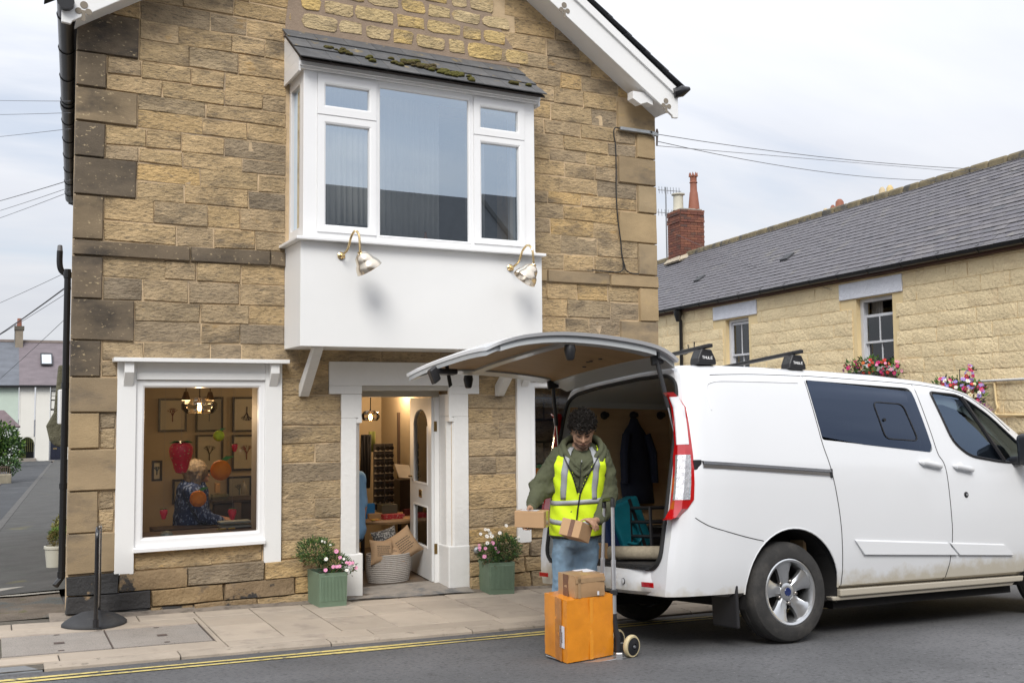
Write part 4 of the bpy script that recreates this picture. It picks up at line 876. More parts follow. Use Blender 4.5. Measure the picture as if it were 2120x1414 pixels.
# seller at her desk
def seller():
    Y = 1.15; J = lambda x, y, dy=0: onY(x, y, Y+dy)
    t = root('person', 'person with grey bob in navy patterned blouse, seated behind the window', 'person', J(400, 1130))
    b = MB(); hd = J(408, 980)
    b.ball(hd, 0.095, 16, 12, (1.0, 0.85, 1.18)); caps(b, hd+Vector((0.06, -0.01, -0.05)), hd+Vector((0.085, -0.01, -0.065)), 0.04, 0.025); caps(b, hd+Vector((0,0,-.05)), J(402, 1015), 0.05, 0.06)
    caps(b, hd+Vector((0.088, -.01, 0.0)), hd+Vector((0.108, -.012, -0.02)), 0.012, 0.014)
    sh = J(396, 1022); hip = J(395, 1125)
    caps(b, sh, hip, 0.11, 0.13); wr = J(462, 1075, -0.25); chain(b, [J(405, 1025, -0.18), J(425, 1068, -0.22), wr], [0.05, 0.04, 0.03])
    ha = wr+Vector((0.05, 0, -0.01)); caps(b, wr, ha, 0.03, 0.028)
    for k in range(4): caps(b, ha+Vector((0.0, -0.025+0.017*k, 0)), ha+Vector((0.06-0.008*abs(k-1.4), -0.028+0.018*k, -0.012)), 0.0085, 0.007, 8)
    caps(b, ha+Vector((-.03, -.03, 0.01)), ha+Vector((0.015, -.055, 0.0)), 0.009, 0.008, 8)
    o = b.build('body', SKIN2, t, smooth=True, ang=180); remesh(o, 0.008, 3)
    HAIRG = mat('grey_blonde_hair', (0.23, 0.19, 0.145), rough=0.5, var=0.45, vs_=60, stretch=(1, 1, 0.12), bump=0.6, bs=120)
    b = MB(); b.ball(hd+Vector((-0.02, 0.0, 0.022)), 0.118, 18, 14, (1.02, 0.98, 1.02)); caps(b, hd+Vector((-0.05, -0.02, -0.02)), hd+Vector((-0.055, -0.02, -0.13)), 0.085, 0.055); caps(b, hd+Vector((0.0, -0.075, 0)), hd+Vector((-0.01, -0.08, -0.12)), 0.045, 0.03)
    remesh(b.build('hair', HAIRG, t, smooth=True, ang=180), 0.009, 2, fold=0.02, fsize=0.03)
    NAVY = mat('navy_patterned_cloth', (0.018, 0.045, 0.15), rough=0.85, var=0.1, col2=(0.22, 0.32, 0.58), c2s=42, c2t=(0.56, 0.60), detail=1, c2st=(1, 1, 0.6))
    b = MB(); caps(b, J(398, 1020, 0.02), hip, 0.155, 0.19, 16); caps(b, J(398, 1018, -0.14), J(398, 1018, 0.16), 0.085, 0.085)
    chain(b, [J(400, 1022, -0.16), J(422, 1070, -0.22), J(455, 1078, -0.25)], [0.085, 0.07, 0.05]); chain(b, [J(405, 1022, 0.16), J(430, 1075, 0.1), J(462, 1080, -0.05)], [0.08, 0.062, 0.045])
    remesh(b.build('blouse', NAVY, t, smooth=True, ang=180), 0.012, 4, fold=0.02, fsize=0.07)
seller()
WOODD = mat('dark_furniture', (0.035, 0.026, 0.022), rough=0.45, var=0.2)
b = MB(); A = onY(430, 1100, 1.0); b.box(1.35, 2.5, 0.72, 1.05, 0.60, 0.64); b.box(1.36, 1.40, 0.73, 1.04, 0.02, 0.60); b.box(2.45, 2.49, 0.73, 1.04, 0.02, 0.60); tag(b.build('desk', WOODD), 'dark desk in front of the seller behind the window ledge', 'desk')
b = MB(); A = onY(437, 1040, 1.9); B_ = onY(530, 1110, 1.9); b.box(A.x, B_.x+0.4, 1.75, 2.2, 0.02, A.z); b.box(A.x-0.02, B_.x+0.42, 1.73, 2.22, A.z, A.z+0.03); tag(b.build('side_cabinet', WOODD, bevel=0.004), 'dark cabinet against the back wall right of the seller', 'cabinet')
def small_box(name, x0p, y0p, x1p, y1p, Y, dep, m, lab, cat, group=None):
    A = onY(x0p, y1p, Y); B_ = onY(x1p, y0p, Y); b = MB(); b.box(A.x, B_.x, Y, Y+dep, A.z, B_.z); o = b.build(name, m, bevel=0.003); tag(o, lab, cat, group); return o
TRAY = mat('blue_grey_card', (0.36, 0.42, 0.42), rough=0.6, var=0.06)
small_box('paper_tray', 456, 1077, 520, 1085, 0.34, 0.14, TRAY, 'upper blue grey tray stacked on the window ledge', 'tray'); small_box('paper_tray', 458, 1086, 522, 1094, 0.32, 0.16, TRAY, 'lower blue grey tray lying on the window ledge', 'tray')
small_box('folding_rule', 449, 1092, 487, 1097, 0.22, 0.02, mat('yellow_rule', (0.55, 0.38, 0.06), rough=0.5, col2=(0.02, 0.02, 0.02), c2s=30), 'yellow and black folding rule on the ledge before the trays', 'ruler')
b = MB(); p = onY(345, 1106, 0.16); b.lathe([(0.055, 0), (0.05, 0.02), (0.03, 0.036), (0.005, 0.04)], (p.x, 0.16, 0.656), 18); tag(b.build('glass_paperweight', mat('pale_glass', (0.30, 0.36, 0.34), rough=0.1, spec=0.8), smooth=True), 'domed glass paperweight on the ledge at the left', 'paperweight')
small_box('glass_case', 440, 1022, 474, 1055, 1.78, 0.15, glass('case_glass', refl=0.08, tint=(0.8, 0.9, 0.88)), 'small glass display case behind the seller\'s arm', 'case')
small_box('gift_box', 484, 1040, 500, 1074, 1.72, 0.1, mat('dark_card', (0.10, 0.08, 0.07), rough=0.7), 'dark gift box between the tiny strawberry and the cabinet', 'box')
small_box('gift_box', 446, 1000, 456, 1020, 1.9, 0.06, mat('tan_card', (0.40, 0.25, 0.12), rough=0.7), 'tan gift box on the cabinet under the larger orange', 'box')
b = MB(); p = onY(505, 1022, 1.95); b.lathe([(0.03, 0), (0.03, 0.08), (0.012, 0.11), (0.012, 0.14)], p, 12); tag(b.build('scent_bottle', mat('scent_glass', (0.20, 0.19, 0.15), rough=0.15), smooth=True), 'scent bottle on the cabinet under the landscape print', 'bottle')

# --- seen through the doorway
TBW = mat('table_oak', (0.36, 0.22, 0.11), rough=0.5, var=0.2, vs_=3, stretch=(0.6, 6, 6))
tc_ = onY(812, 1078, 1.15); tt = root('display_table', 'round wooden display table inside the doorway', 'table', (tc_.x, 1.5, 0.02))
ztop = tc_.z+0.015
b = MB(); b.lathe([(0.46, ztop-0.045), (0.47, ztop-0.02), (0.46, ztop)], (tc_.x+0.02, 1.55, 0), 36); b.build('table_top', TBW, tt, smooth=True)
for a in (0.6, 2.2, 3.8, 5.3): b = MB(); c = (tc_.x+0.02+0.36*math.cos(a), 1.55+0.36*math.sin(a)); b.tube([(c[0], c[1], 0.018), (c[0], c[1], ztop-0.045)], 0.022, 8); b.build('leg', WOODD, tt)
def on_table(name, x0p, x1p, hz, Y, dep, m, lab, cat):
    A = onY(x0p, 1000, Y); B_ = onY(x1p, 1000, Y); b = MB(); b.box(A.x, B_.x, Y, Y+dep, ztop, ztop+hz); tag(b.build(name, m, bevel=0.003), lab, cat)
on_table('game_box', 795, 834, 0.05, 1.17, 0.10, mat('red_print_card', (0.40, 0.03, 0.04), rough=0.5, col2=(0.6, 0.5, 0.4), c2s=40, c2t=(0.58, 0.62)), 'red printed box at the front edge of the display table', 'box')
on_table('wooden_tray', 764, 792, 0.055, 1.30, 0.22, mat('pale_wood', (0.45, 0.30, 0.15), rough=0.6, var=0.1), 'pale wooden tray on the left of the display table', 'tray')
on_table('keepsake_box', 791, 823, 0.13, 1.40, 0.16, mat('olive_card', (0.10, 0.10, 0.075), rough=0.6), 'olive green box standing before the sunglasses rack', 'box')
on_table('greeting_book', 758, 776, 0.16, 1.35, 0.05, mat('bright_blue_card', (0.02, 0.20, 0.55), rough=0.5), 'bright blue book standing on the display table', 'book')
on_table('candle_jar', 838, 852, 0.07, 1.42, 0.06, mat('dark_red_glass', (0.09, 0.02, 0.02), rough=0.2), 'dark red candle jar on the right of the table', 'jar')
on_table('key_ring_tray', 770, 786, 0.014, 1.14, 0.07, mat('yellow_enamel', (0.55, 0.38, 0.05), rough=0.4, col2=(0.5, 0.05, 0.05), c2s=40), 'little yellow tray of trinkets at the table edge', 'tray')
on_table('trinket_dish', 824, 838, 0.03, 1.32, 0.06, mat('pink_ceramic', (0.45, 0.12, 0.14), rough=0.3), 'pink trinket dish behind the red printed box', 'dish')
# sunglasses rack
Yr = 1.62; A = onY(776, 1062, Yr); B_ = onY(816, 918, Yr); rk = root('sunglasses_rack', 'tall pale wooden rack with two columns of sunglasses', 'display rack', (A.x, Yr, ztop)); rw = B_.x-A.x; rh = B_.z-ztop
PALEW = mat('rack_wood', (0.42, 0.36, 0.27), rough=0.7, var=0.1)
b = MB(); b.box(A.x, B_.x, Yr+0.03, Yr+0.05, ztop, B_.z); b.box(A.x+rw/2-.008, A.x+rw/2+.008, Yr, Yr+.03, ztop, B_.z); b.build('back_board', mat('rack_dark', (0.06, 0.05, 0.045), rough=0.7), rk)
LENS = mat('sunglass_lens', (0.01, 0.01, 0.012), rough=0.12, spec=0.8)
for k in range(9):
    z = B_.z-0.05-rh*0.105*k
    b = MB(); b.box(A.x, B_.x, Yr+0.0, Yr+0.029, z-0.034, z-0.018); b.build('peg_rail', PALEW, rk)
    for s_ in (0.25, 0.75):
        g_ = MB()
        for e in (-0.24, 0.24): g_.lathe([(rw*0.105, 0), (rw*0.10, 0.006)], (A.x+rw*s_+e*rw*0.47, Yr-0.012, z), 12, ax=(0, -1, 0))
        g_.tube([(A.x+rw*s_-.008, Yr-.014, z+.006), (A.x+rw*s_+.008, Yr-.014, z+.006)], 0.003, 5); g_.build('sunglasses', LENS, rk, smooth=True)
# things on the right of the doorway
small_box('screen_panel', 825, 853, 890, 992, 2.3, 0.05, mat('brown_panel', (0.09, 0.06, 0.045), rough=0.5), 'brown upright panel on the wall beyond the door', 'panel')
small_box('counter_cabinet', 828, 992, 870, 1075, 1.95, 0.3, WOODD, 'dark counter behind the open door leaf', 'cabinet')
b = MB(); A = onY(826, 985, 1.9); B_ = onY(856, 985, 1.9); b.add([(A.x, 1.9, A.z-.02), (B_.x, 1.9, A.z-.04), (B_.x-.02, 2.0, A.z+.11), (A.x-.02, 2.0, A.z+.13)], [(0,1,2,3)]); tag(b.build('open_book', mat('white_page', (0.55, 0.53, 0.5), rough=0.8), solid=0.015), 'white open book propped on the counter', 'book')
def hanging_cloth(x0p, x1p, y0p, y1p, Y, col, lab, nm='hanging_garment'):
    A = onY(x0p, y0p, Y); B_ = onY(x1p, y1p, Y); b = MB(); N_ = 10
    b.grid([[(A.x+(B_.x-A.x)*i/N_, Y+0.03*math.sin(i*1.9+z*3), z) for i in range(N_+1)] for z in (A.z, (A.z+B_.z)/2, B_.z)]); tag(b.build(nm, mat('cloth_%d_%d' % (int(col[0]*1000), int(col[2]*1000)), col, rough=0.9), smooth=True, ang=180, solid=0.02), lab, 'garment')
hanging_cloth(746, 766, 900, 1010, 2.2, (0.018, 0.018, 0.022), 'black garment hanging at the left of the doorway'); hanging_cloth(764, 774, 893, 935, 2.3, (0.16, 0.18, 0.05), 'yellow green scarf hanging beside the black garment')
# basket of cushions at the threshold
bc = onY(807, 1216, 0.52); bk = root('woven_basket', 'pale grey woven basket full of cushions inside the door', 'basket', (bc.x, 0.55, 0.02))
BASK = mat('woven_cotton', (0.36, 0.33, 0.30), rough=0.9, var=0.12, vs_=30)
bx_, by_ = bc.x, 0.56; rr = 0.21
for k in range(15):
    z = 0.028+0.0185*k; r_ = rr*(0.90+0.12*math.sin(math.pi*min(1, (k+1.5)/12)*0.62)); b = MB(); n = 44; P_ = []
    b.tube([(bx_+r_*1.04*math.cos(2*math.pi*i/n), by_+r_*0.72*math.sin(2*math.pi*i/n), z+0.002*math.sin(i*math.pi)) for i in range(n+1)], [0.0088+0.0014*(i % 2) for i in range(n+1)], 6, cap=False); b.build('rope_coil', BASK, bk, smooth=True, ang=180)
CUSH = mat('jute_cushion', (0.34, 0.225, 0.13), rough=0.95, var=0.1, vs_=80, bump=0.3, bs=250); INK = mat('cushion_ink', (0.06, 0.045, 0.035), rough=0.9)
def cushion(c, ux, uy, s_, lab, m=CUSH, th=0.07, lines=6, txt=None):
    c = Vector(c); ux = Vector(ux).normalized(); uy = Vector(uy); uy = (uy-ux*uy.dot(ux)).normalized(); n_ = ux.cross(uy)
    t = root('cushion', lab, 'cushion', c); N_ = 12
    def P(i, j, sg):
        u, v_ = i/N_*2-1, j/N_*2-1; pin = 1-0.10*(1-abs(u)**2)*abs(v_)**3; pin2 = 1-0.10*(1-abs(v_)**2)*abs(u)**3
        return c+ux*(u*pin2*s_)+uy*(v_*pin*s_)+n_*(sg*th*((1-u*u)*(1-v_*v_))**0.42)
    b = MB(); b.grid([[P(i, j, 1) for i in range(N_+1)] for j in range(N_+1)]); b.grid([[P(i, j, -1) for i in range(N_+1)] for j in range(N_+1)], flip=True); b.build('cover', m, t, smooth=True, ang=60)
    sg = 1 if n_.y < 0 else -1
    for k in range(lines):
        v_ = 0.38-0.15*k; u = -0.55; b = MB()
        while u < 0.42+0.12*math.sin(k*2):
            du = rng.uniform(0.05, 0.14); pts = [(u, v_-.025), (min(u+du, .55), v_-.025), (min(u+du, .55), v_+.03), (u, v_+.03)]
            b.add([c+ux*(a*s_)+uy*(bb_*s_)+n_*(sg*(th*((1-a*a)*(1-bb_*bb_))**0.42+0.003)) for a, bb_ in pts], [(0,1,2,3)]); u += du+0.035
        o = b.build('printed_line', INK, t); o['kind'] = 'stuff'
    return t, c, ux, uy, n_, sg, s_, th
cushion(onY(790, 1143, 0.50), (1, 0.05, -0.08), (0.1, 0.35, 1), 0.125, 'jute cushion with printed lines leaning on the left of the basket')
cushion(onY(836, 1128, 0.56), (0.9, 0.05, 0.5), (-0.5, 0.35, 0.9), 0.15, 'jute cushion tilted to the right in the basket')
cushion(onY(812, 1155, 0.50), (1, 0.0, 0.25), (-0.2, 0.55, 0.6), 0.11, 'jute cushion lying at the front of the basket', lines=2)
STRIPE = mat('striped_ticking', (0.06, 0.06, 0.06), rough=0.9, col2=(0.3, 0.29, 0.27), c2s=60, c2t=(0.5, 0.54), detail=0)
cushion(onY(800, 1122, 0.72), (1, 0.1, 0.2), (-0.2, 0.3, 1), 0.14, 'dark striped cushion behind the jute ones', m=STRIPE, lines=0)
r_ = cushion(onY(893, 1138, 1.0), (1, 0.1, 0.0), (0, 0.25, 1), 0.16, 'jute cushion printed with letters, behind the door glass', lines=0)
b = MB(); o_ = r_[1]+Vector((-0.075, -0.086, 0.0))
arc = [(0.0, 0.06), (0.0, 0.02)]+[(0.022-0.022*math.cos(a), 0.02-0.02*math.sin(a)) for a in [math.pi*k/6 for k in range(1, 6)]]+[(0.044, 0.02), (0.044, 0.06)]
b.tube([o_+Vector((x, 0, z)) for x, z in arc], 0.006, 5); b.build('printed_letter', INK, r_[0]); b = MB(); b.tube([o_+Vector((0.066, 0, 0)), o_+Vector((0.066, 0, 0.09))], 0.006, 5); b.build('printed_letter', INK, r_[0])
# customer in a light blue shirt, mostly behind the left jamb
def customer():
    Y = 0.9; J = lambda x, y, dy=0: onY(x, y, Y+dy)
    ft = J(716, 1210); t = root('person', 'person in a light blue shirt, half hidden behind the left door jamb', 'person', (ft.x, Y, 0.02))
    cx_ = ft.x; b = MB(); D_ = -0.33
    caps(b, (cx_, Y, 0.98+D_), (cx_, Y, 1.30+D_), 0.13, 0.13); caps(b, (cx_, Y, 1.36+D_), (cx_, Y, 1.46+D_), 0.055, 0.05); b.ball((cx_, Y, 1.57+D_), 0.1, 16, 12, (0.85, 1, 1.18)); caps(b, (cx_+.0, Y+.09, 1.55+D_), (cx_, Y+.11, 1.53+D_), .014, .016)
    for s_ in (-1, 1): chain(b, [(cx_+0.08*s_, Y, 0.55), (cx_+0.09*s_, Y+.42, 0.50), (cx_+0.09*s_, Y+.44, 0.09)], [0.085, 0.06, 0.045]); caps(b, (cx_+0.09*s_, Y+.42, .055), (cx_+0.10*s_, Y+.60, .05), .035, .03)
    e = J(752, 1050); w_ = J(748, 1085, .05); chain(b, [(cx_+0.14, Y, 1.33+D_), e, w_, w_+Vector((-.005, 0.02, -.04))], [0.05, 0.042, 0.032, 0.03])
    for k in range(4): caps(b, w_+Vector((-.004, -.025+.017*k, -.06)), w_+Vector((-.01, -.025+.017*k, -.12+.008*abs(k-1.5))), .0085, .007, 8)
    remesh(b.build('body', SKIN2, t, smooth=True, ang=180), 0.01, 3)
    LB = mat('light_blue_shirt', (0.22, 0.42, 0.68), rough=0.85, var=0.08)
    b = MB(); caps(b, (cx_, Y, 1.0+D_), (cx_, Y, 1.30+D_), 0.165, 0.16); caps(b, (cx_-.14, Y, 1.36+D_), (cx_+.14, Y, 1.36+D_), .07, .07); chain(b, [(cx_+0.13, Y, 1.34+D_), J(742, 1015), J(748, 1040)], [0.085, 0.08, 0.072]); chain(b, [(cx_-0.13, Y, 1.34+D_), (cx_-.2, Y, 1.1+D_)], [0.085, 0.08]); caps(b, (cx_+.03, Y, .98+D_), (cx_+.03, Y, .52), .17, .18)
    remesh(b.build('shirt', LB, t, smooth=True, ang=180), 0.012, 4, fold=0.02)
    b = MB(); b.ball((cx_, Y-.01, 1.595+D_), 0.11, 16, 12, (0.95, 1, 1.1)); remesh(b.build('hair', mat('dark_hair', (0.03, 0.02, 0.015), rough=0.6), t, smooth=True), 0.012, 2)
    b = MB()
    for s_ in (-1, 1): chain(b, [(cx_+0.085*s_, Y, 0.54), (cx_+0.09*s_, Y+.42, 0.50), (cx_+0.09*s_, Y+.44, 0.14)], [0.105, 0.085, 0.065])
    remesh(b.build('trousers', mat('grey_trousers', (0.08, 0.08, 0.09), rough=0.9), t, smooth=True), 0.014, 3)
    b = MB(); b.lathe([(0.16, 0.40), (0.17, 0.42), (0.16, 0.44)], (cx_, Y, 0), 20); b.lathe([(0.03, 0.02), (0.03, 0.40)], (cx_, Y, 0), 10); b.lathe([(0.15, 0.018), (0.14, 0.03)], (cx_, Y, 0), 18); tag(b.build('stool', WOODD), 'dark stool under the person in the light blue shirt', 'stool')
customer()
# ---------------------------------------------------------------- plants
def foliage(b, blobs, n, size, up=0.3, asp=2.2, rg=rng, droop=0.0):
    tot = sum(r[0]*r[1]*r[2] for _, r in blobs)
    for c, r in blobs:
        c = Vector(c)
        for _ in range(max(3, int(n*r[0]*r[1]*r[2]/tot))):
            v = Vector((rg.gauss(0, 1), rg.gauss(0, 1), rg.gauss(0, 1))).normalized(); q = rg.uniform(0.35, 1.0)**0.5
            p = c+Vector((v.x*r[0], v.y*r[1], v.z*r[2]))*q*rg.uniform(0.85, 1.08)
            d = (v+Vector((rg.gauss(0, .6), rg.gauss(0, .6), rg.gauss(0, .6)+up-droop))).normalized()
            s_ = d.cross(Vector((rg.gauss(0, 1), rg.gauss(0, 1), rg.gauss(0, 1)))).normalized(); L_ = size*rg.uniform(0.6, 1.3); w_ = L_/asp*0.5
            b.add([p, p+d*L_*0.45+s_*w_, p+d*L_, p+d*L_*0.45-s_*w_], [(0, 1, 2, 3)])
    return b
GREENS = [mat('leaf_green', (0.055, 0.115, 0.028), rough=0.55, var=0.45, vs_=25, spec=0.3), mat('leaf_dark', (0.028, 0.06, 0.02), rough=0.55, var=0.45, vs_=25, spec=0.3), mat('leaf_bright', (0.11, 0.19, 0.035), rough=0.55, var=0.4, vs_=25, spec=0.3)]
PET = {k: mat('petal_'+k, c, rough=0.7, var=0.08, vs_=30) for k, c in dict(pink=(0.75, 0.30, 0.50), white=(0.80, 0.78, 0.74), magenta=(0.55, 0.01, 0.16), red=(0.55, 0.01, 0.03), purple=(0.30, 0.22, 0.62), wine=(0.16, 0.005, 0.02), cream=(0.75, 0.66, 0.45), orange=(0.62, 0.12, 0.03), violet=(0.20, 0.03, 0.22)).items()}
FC = mat('flower_centre', (0.55, 0.38, 0.05), rough=0.8)
FLM = {}
def flower(par, p, nrm, s_, colr, petals=7):
    key = (colr, petals)
    M4 = Matrix.Translation(Vector(p)) @ Vector(nrm).to_track_quat('Z', 'Y').to_matrix().to_4x4() @ Matrix.Rotation(rng.uniform(0, 6), 4, 'Z') @ Matrix.Scale(s_, 4)
    if key not in FLM:
        b = MB(); V_ = [(0, 0, 0)]
        for k in range(petals):
            a = 2*math.pi*k/petals; w_ = math.pi/petals*0.95
            b.add([(0, 0, 0.02), (0.7*math.cos(a-w_), 0.7*math.sin(a-w_), 0.16), (math.cos(a), math.sin(a), 0.12), (0.7*math.cos(a+w_), 0.7*math.sin(a+w_), 0.16)], [(0, 1, 2, 3)])
        b.lathe([(0.22, 0.05), (0.16, 0.17), (0.02, 0.2)], (0, 0, 0), 6, mi=1)
        o = b.build('flower', [PET[colr], FC], par, local=True); FLM[key] = o; m = rootmat(par); o.matrix_local = m.inverted() @ M4; return o
    return place(FLM[key], 'flower', par, M4)

# ---------------------------------------------------------------- yellow cottage on the right
cA = Vector((13.559, 0.548, 0)); cu_ = Vector((0.145, 0.989, 0)).normalized(); cn = Vector((-cu_.y, cu_.x, 0)); ZU = Vector((0, 0, 1))
def CP(s_, o, z): return cA+cu_*s_+cn*o+ZU*z
def onC(px_, py_, off=0.0):
    d = ray(px_, py_); P0 = cA+cn*off; t = (P0-CAM_P).dot(cn)/d.dot(cn); p = CAM_P+d*t; return (p-cA).dot(cu_), p.z
cot = root('yellow_cottage', 'long cream yellow painted stone cottage with slate roof, behind the van', 'house', CP(3, 0, -0.3))
YPAINT = mat('cream_yellow_masonry', (0.86, 0.70, 0.43), rough=0.85, var=0.10, vs_=1.3, bump=0.8, bs=18, bdist=0.04, rnd=0.03, col2=(0.72, 0.55, 0.33), c2s=1.6, c2t=(0.55, 0.8), detail=5)
YTRIM = mat('cream_yellow_smooth', (0.80, 0.63, 0.35), rough=0.8, var=0.06, vs_=4)
S0, S1 = -7.0, 17.0
CW = [(2.87, 3.84, 2.33, 3.655), (7.42, 8.37, 2.33, 3.655)]
def cbox(b, s0, s1, o0, o1, z0, z1): b.obox(CP((s0+s1)/2, (o0+o1)/2, (z0+z1)/2), cu_*((s1-s0)/2), cn*((o1-o0)/2), ZU*((z1-z0)/2))
b = MB(); cs = sorted({S0, S1, *[w_[0] for w_ in CW], *[w_[1] for w_ in CW]})
for s0, s1 in zip(cs, cs[1:]):
    for z0, z1 in ((-1.5, 2.33), (2.33, 3.655), (3.655, 4.12)):
        if any(w_[0] <= s0 < w_[1] for w_ in CW) and z0 == 2.33: continue
        cbox(b, s0, s1, -0.3, 0, z0, z1)
cbox(b, S0, S1, -5.1, -4.8, -1.5, 4.1); cbox(b, S1-.3, S1, -4.8, -.3, -1.5, 4.1); cbox(b, S0, S0+.3, -4.8, -.3, -1.5, 4.1)
cwall = b.build('wall', YTRIM, cot)
z = 1.28
while z < 4.0:
    h = 0.245; z1 = min(z+h, 4.02); s_ = -1.2+rng.uniform(0, 0.3)
    while s_ < 11.8:
        L_ = rng.uniform(0.45, 0.95); e = s_+L_; segs = [(s_, e)]
        for w0, w1, wz0, wz1 in CW+[(2.59, 4.29, 3.665, 3.985), (7.06, 8.87, 3.675, 3.995)]:
            if min(z1, wz1)-max(z, wz0) > 0.05:
                mrg = 0.10 if wz0 < 3 else 0.0
                ns = []
                for a, c in segs:
                    if w1+mrg <= a or w0-mrg >= c: ns.append((a, c)); continue
                    if w0-mrg > a: ns.append((a, w0-mrg))
                    if w1+mrg < c: ns.append((w1+mrg, c))
                segs = ns
        for a, c in segs:
            if c-a < 0.08: continue
            n = max(3, int((c-a)/0.12)); b = MB(); g = 0.004
            G = [[CP(a+g+(c-a-2*g)*i/n, (0.012 if (i in (0, n) or j in (0, 3)) else 0.020)+rng.uniform(-.006, .009), z+g+(z1-z-2*g)*j/3) for i in range(n+1)] for j in range(4)]
            b.grid(G); rg_ = G[0]+[G[j][n] for j in (1, 2, 3)]+[G[3][i] for i in range(n-1, -1, -1)]+[G[j][0] for j in (2, 1)]
            b.loft([rg_, [p-cn*((p-cA).dot(cn)-0.001) for p in rg_]], closed=True, cap=False); b.build('stone_block', YPAINT, cwall, smooth=True, ang=55)
        s_ = e
    z = z1
LINT = mat('pale_lintel', (0.76, 0.78, 0.84), rough=0.85, var=0.08, vs_=6, bump=0.8, bs=24, bdist=0.02)
for l0, l1, z0, z1 in ((2.59, 4.285, 3.67, 3.975), (7.07, 8.865, 3.68, 3.99)):
    b = MB(); cbox(b, l0, l1, 0.0, 0.035, z0, z1); b.build('lintel', LINT, cwall, bevel=0.01)
CGL = glass('cottage_glass', refl=0.03); SASHM = mat('sash_paint', (0.66, 0.67, 0.70), rough=0.5)
for w0, w1, z0, z1 in CW:
    b = MB(); 
    for a, c, y0, y1 in ((w0, w0+.09, z0, z1), (w1-.09, w1, z0, z1), (w0+.09, w1-.09, z1-.07, z1), (w0+.09, w1-.09, z0, z0+.08)): cbox(b, a, c, -0.20, -0.09, y0, y1)
    wn_ = b.build('sash_window', SASHM, cot, bevel=0.006)
    drop = 0.22 if w0 < 5 else 0.0
    mid = (w0+w1)/2
    b = MB(); zt = z1-.08-drop
    for a, c, y0, y1 in ((w0+.091, w0+.135, 2.83, zt), (w1-.135, w1-.091, 2.83, zt), (w0+.135, w1-.135, zt-.05, zt), (w0+.135, w1-.135, 2.83, 2.87), (mid-.014, mid+.014, 2.87, zt-.05)): cbox(b, a, c, -0.15, -0.12, y0, y1)
    b.build('upper_sash', SASHM, wn_)
    b = MB()
    for a, c, y0, y1 in ((w0+.091, w0+.135, z0+.081, 3.02), (w1-.135, w1-.091, z0+.081, 3.02), (w0+.135, w1-.135, 2.985, 3.02), (mid-.014, mid+.014, z0+.081, 2.985)): cbox(b, a, c, -0.19, -0.16, y0, y1)
    b.build('lower_sash', SASHM, wn_)
    for a, c, y0, y1, o in ((w0+.135, mid-.014, 2.87, zt-.05, -.135), (mid+.014, w1-.135, 2.87, zt-.05, -.135), (w0+.135, mid-.014, z0+.081, 2.985, -.175), (mid+.014, w1-.135, z0+.081, 2.985, -.175)):
        b = MB(); cbox(b, a, c, o-.002, o+.002, y0, y1); b.build('pane', CGL, wn_)
    b = MB(); cbox(b, w0-.06, w1+.06, -0.08, 0.06, z0-.10, z0-.001); b.build('sill', SASHM, wn_, bevel=0.008)
    b = MB(); cbox(b, w0-.5, w1+.5, -1.6, -1.5, z0-.3, z1+.3); b.build('room_back', mat('dim_room', (0.06, 0.055, 0.05), rough=0.9), wn_)
    for a, c in ((w0+.03, w0+.27), (w1-.32, w1-.03)):
        b = MB(); N_ = 16; b.grid([[CP(a+(c-a)*i/N_, -0.34+0.025*math.sin(i*1.6), zz) for i in range(N_+1)] for zz in (z0, z1)]); b.build('curtain', mat('cottage_curtain', (0.36, 0.34, 0.31), rough=0.9), wn_, smooth=True, ang=180)
# eaves, gutter, roof
b = MB(); cbox(b, S0, S1, 0.0, 0.10, 4.02, 4.10); b.build('fascia', mat('brown_fascia', (0.12, 0.06, 0.04), rough=0.7, var=0.2), cot)
b = MB(); b.tube([CP(S0, 0.17, 4.115), CP(S1, 0.17, 4.115)], 0.062, 12); gt = b.build('gutter', GUT, cot, smooth=True)
for k in range(22):
    b = MB(); p = CP(-1+0.85*k, 0.17, 4.115); b.tube([p-cu_*.02, p+cu_*.02], 0.07, 10); b.build('gutter_bracket', GUT, gt, smooth=True)
b = MB(); b.tube([CP(10.3, 0.16, 4.08), CP(10.3, 0.14, 3.9), CP(10.28, 0.09, 3.78), CP(10.28, 0.09, -0.5)], 0.045, 10); b.build('downpipe', GUT, cot, smooth=True)
b = MB(); b.lathe([(0.05, -0.22), (0.10, -0.05), (0.11, 0.05)], CP(10.3, 0.15, 4.0), 12); b.build('hopper_head', GUT, cot, smooth=True)
SLP = Vector((cn.x*-2.72, cn.y*-2.72, 2.06)).normalized(); SNR = cu_.cross(SLP); SNR = SNR if SNR.z > 0 else -SNR
e0 = CP(0, 0.22, 4.10); SLEN = 3.40
b = MB(); b.obox(e0+cu_*((S0+S1)/2)+SLP*(SLEN/2)-SNR*0.02, cu_*((S1-S0)/2), SLP*(SLEN/2), SNR*0.012)
SLATE = mat('cottage_slate', (0.135, 0.128, 0.14), hue=[(0.115, 0.11, 0.125), (0.155, 0.145, 0.15), (0.10, 0.10, 0.112)], rough=0.65, var=0.22, vs_=3, bump=0.4, bs=40, col2=(0.20, 0.19, 0.17), c2s=2.2, c2t=(0.6, 0.75))
croof = b.build('roof', SLATE, cot)
b = MB(); b.obox(CP((S0+S1)/2, -5.2, 4.1)+(SLP*0)+Vector((0,0,0)), cu_*((S1-S0)/2), cn*0.1, ZU*0.05); bs_ = Vector((-SLP.x, -SLP.y, SLP.z)); b.obox(CP((S0+S1)/2, -2.5-1.36, 6.06-1.04), cu_*((S1-S0)/2), bs_*1.7, Vector((-SNR.x, -SNR.y, SNR.z))*0.02); b.build('back_roof', SLATE, cot)
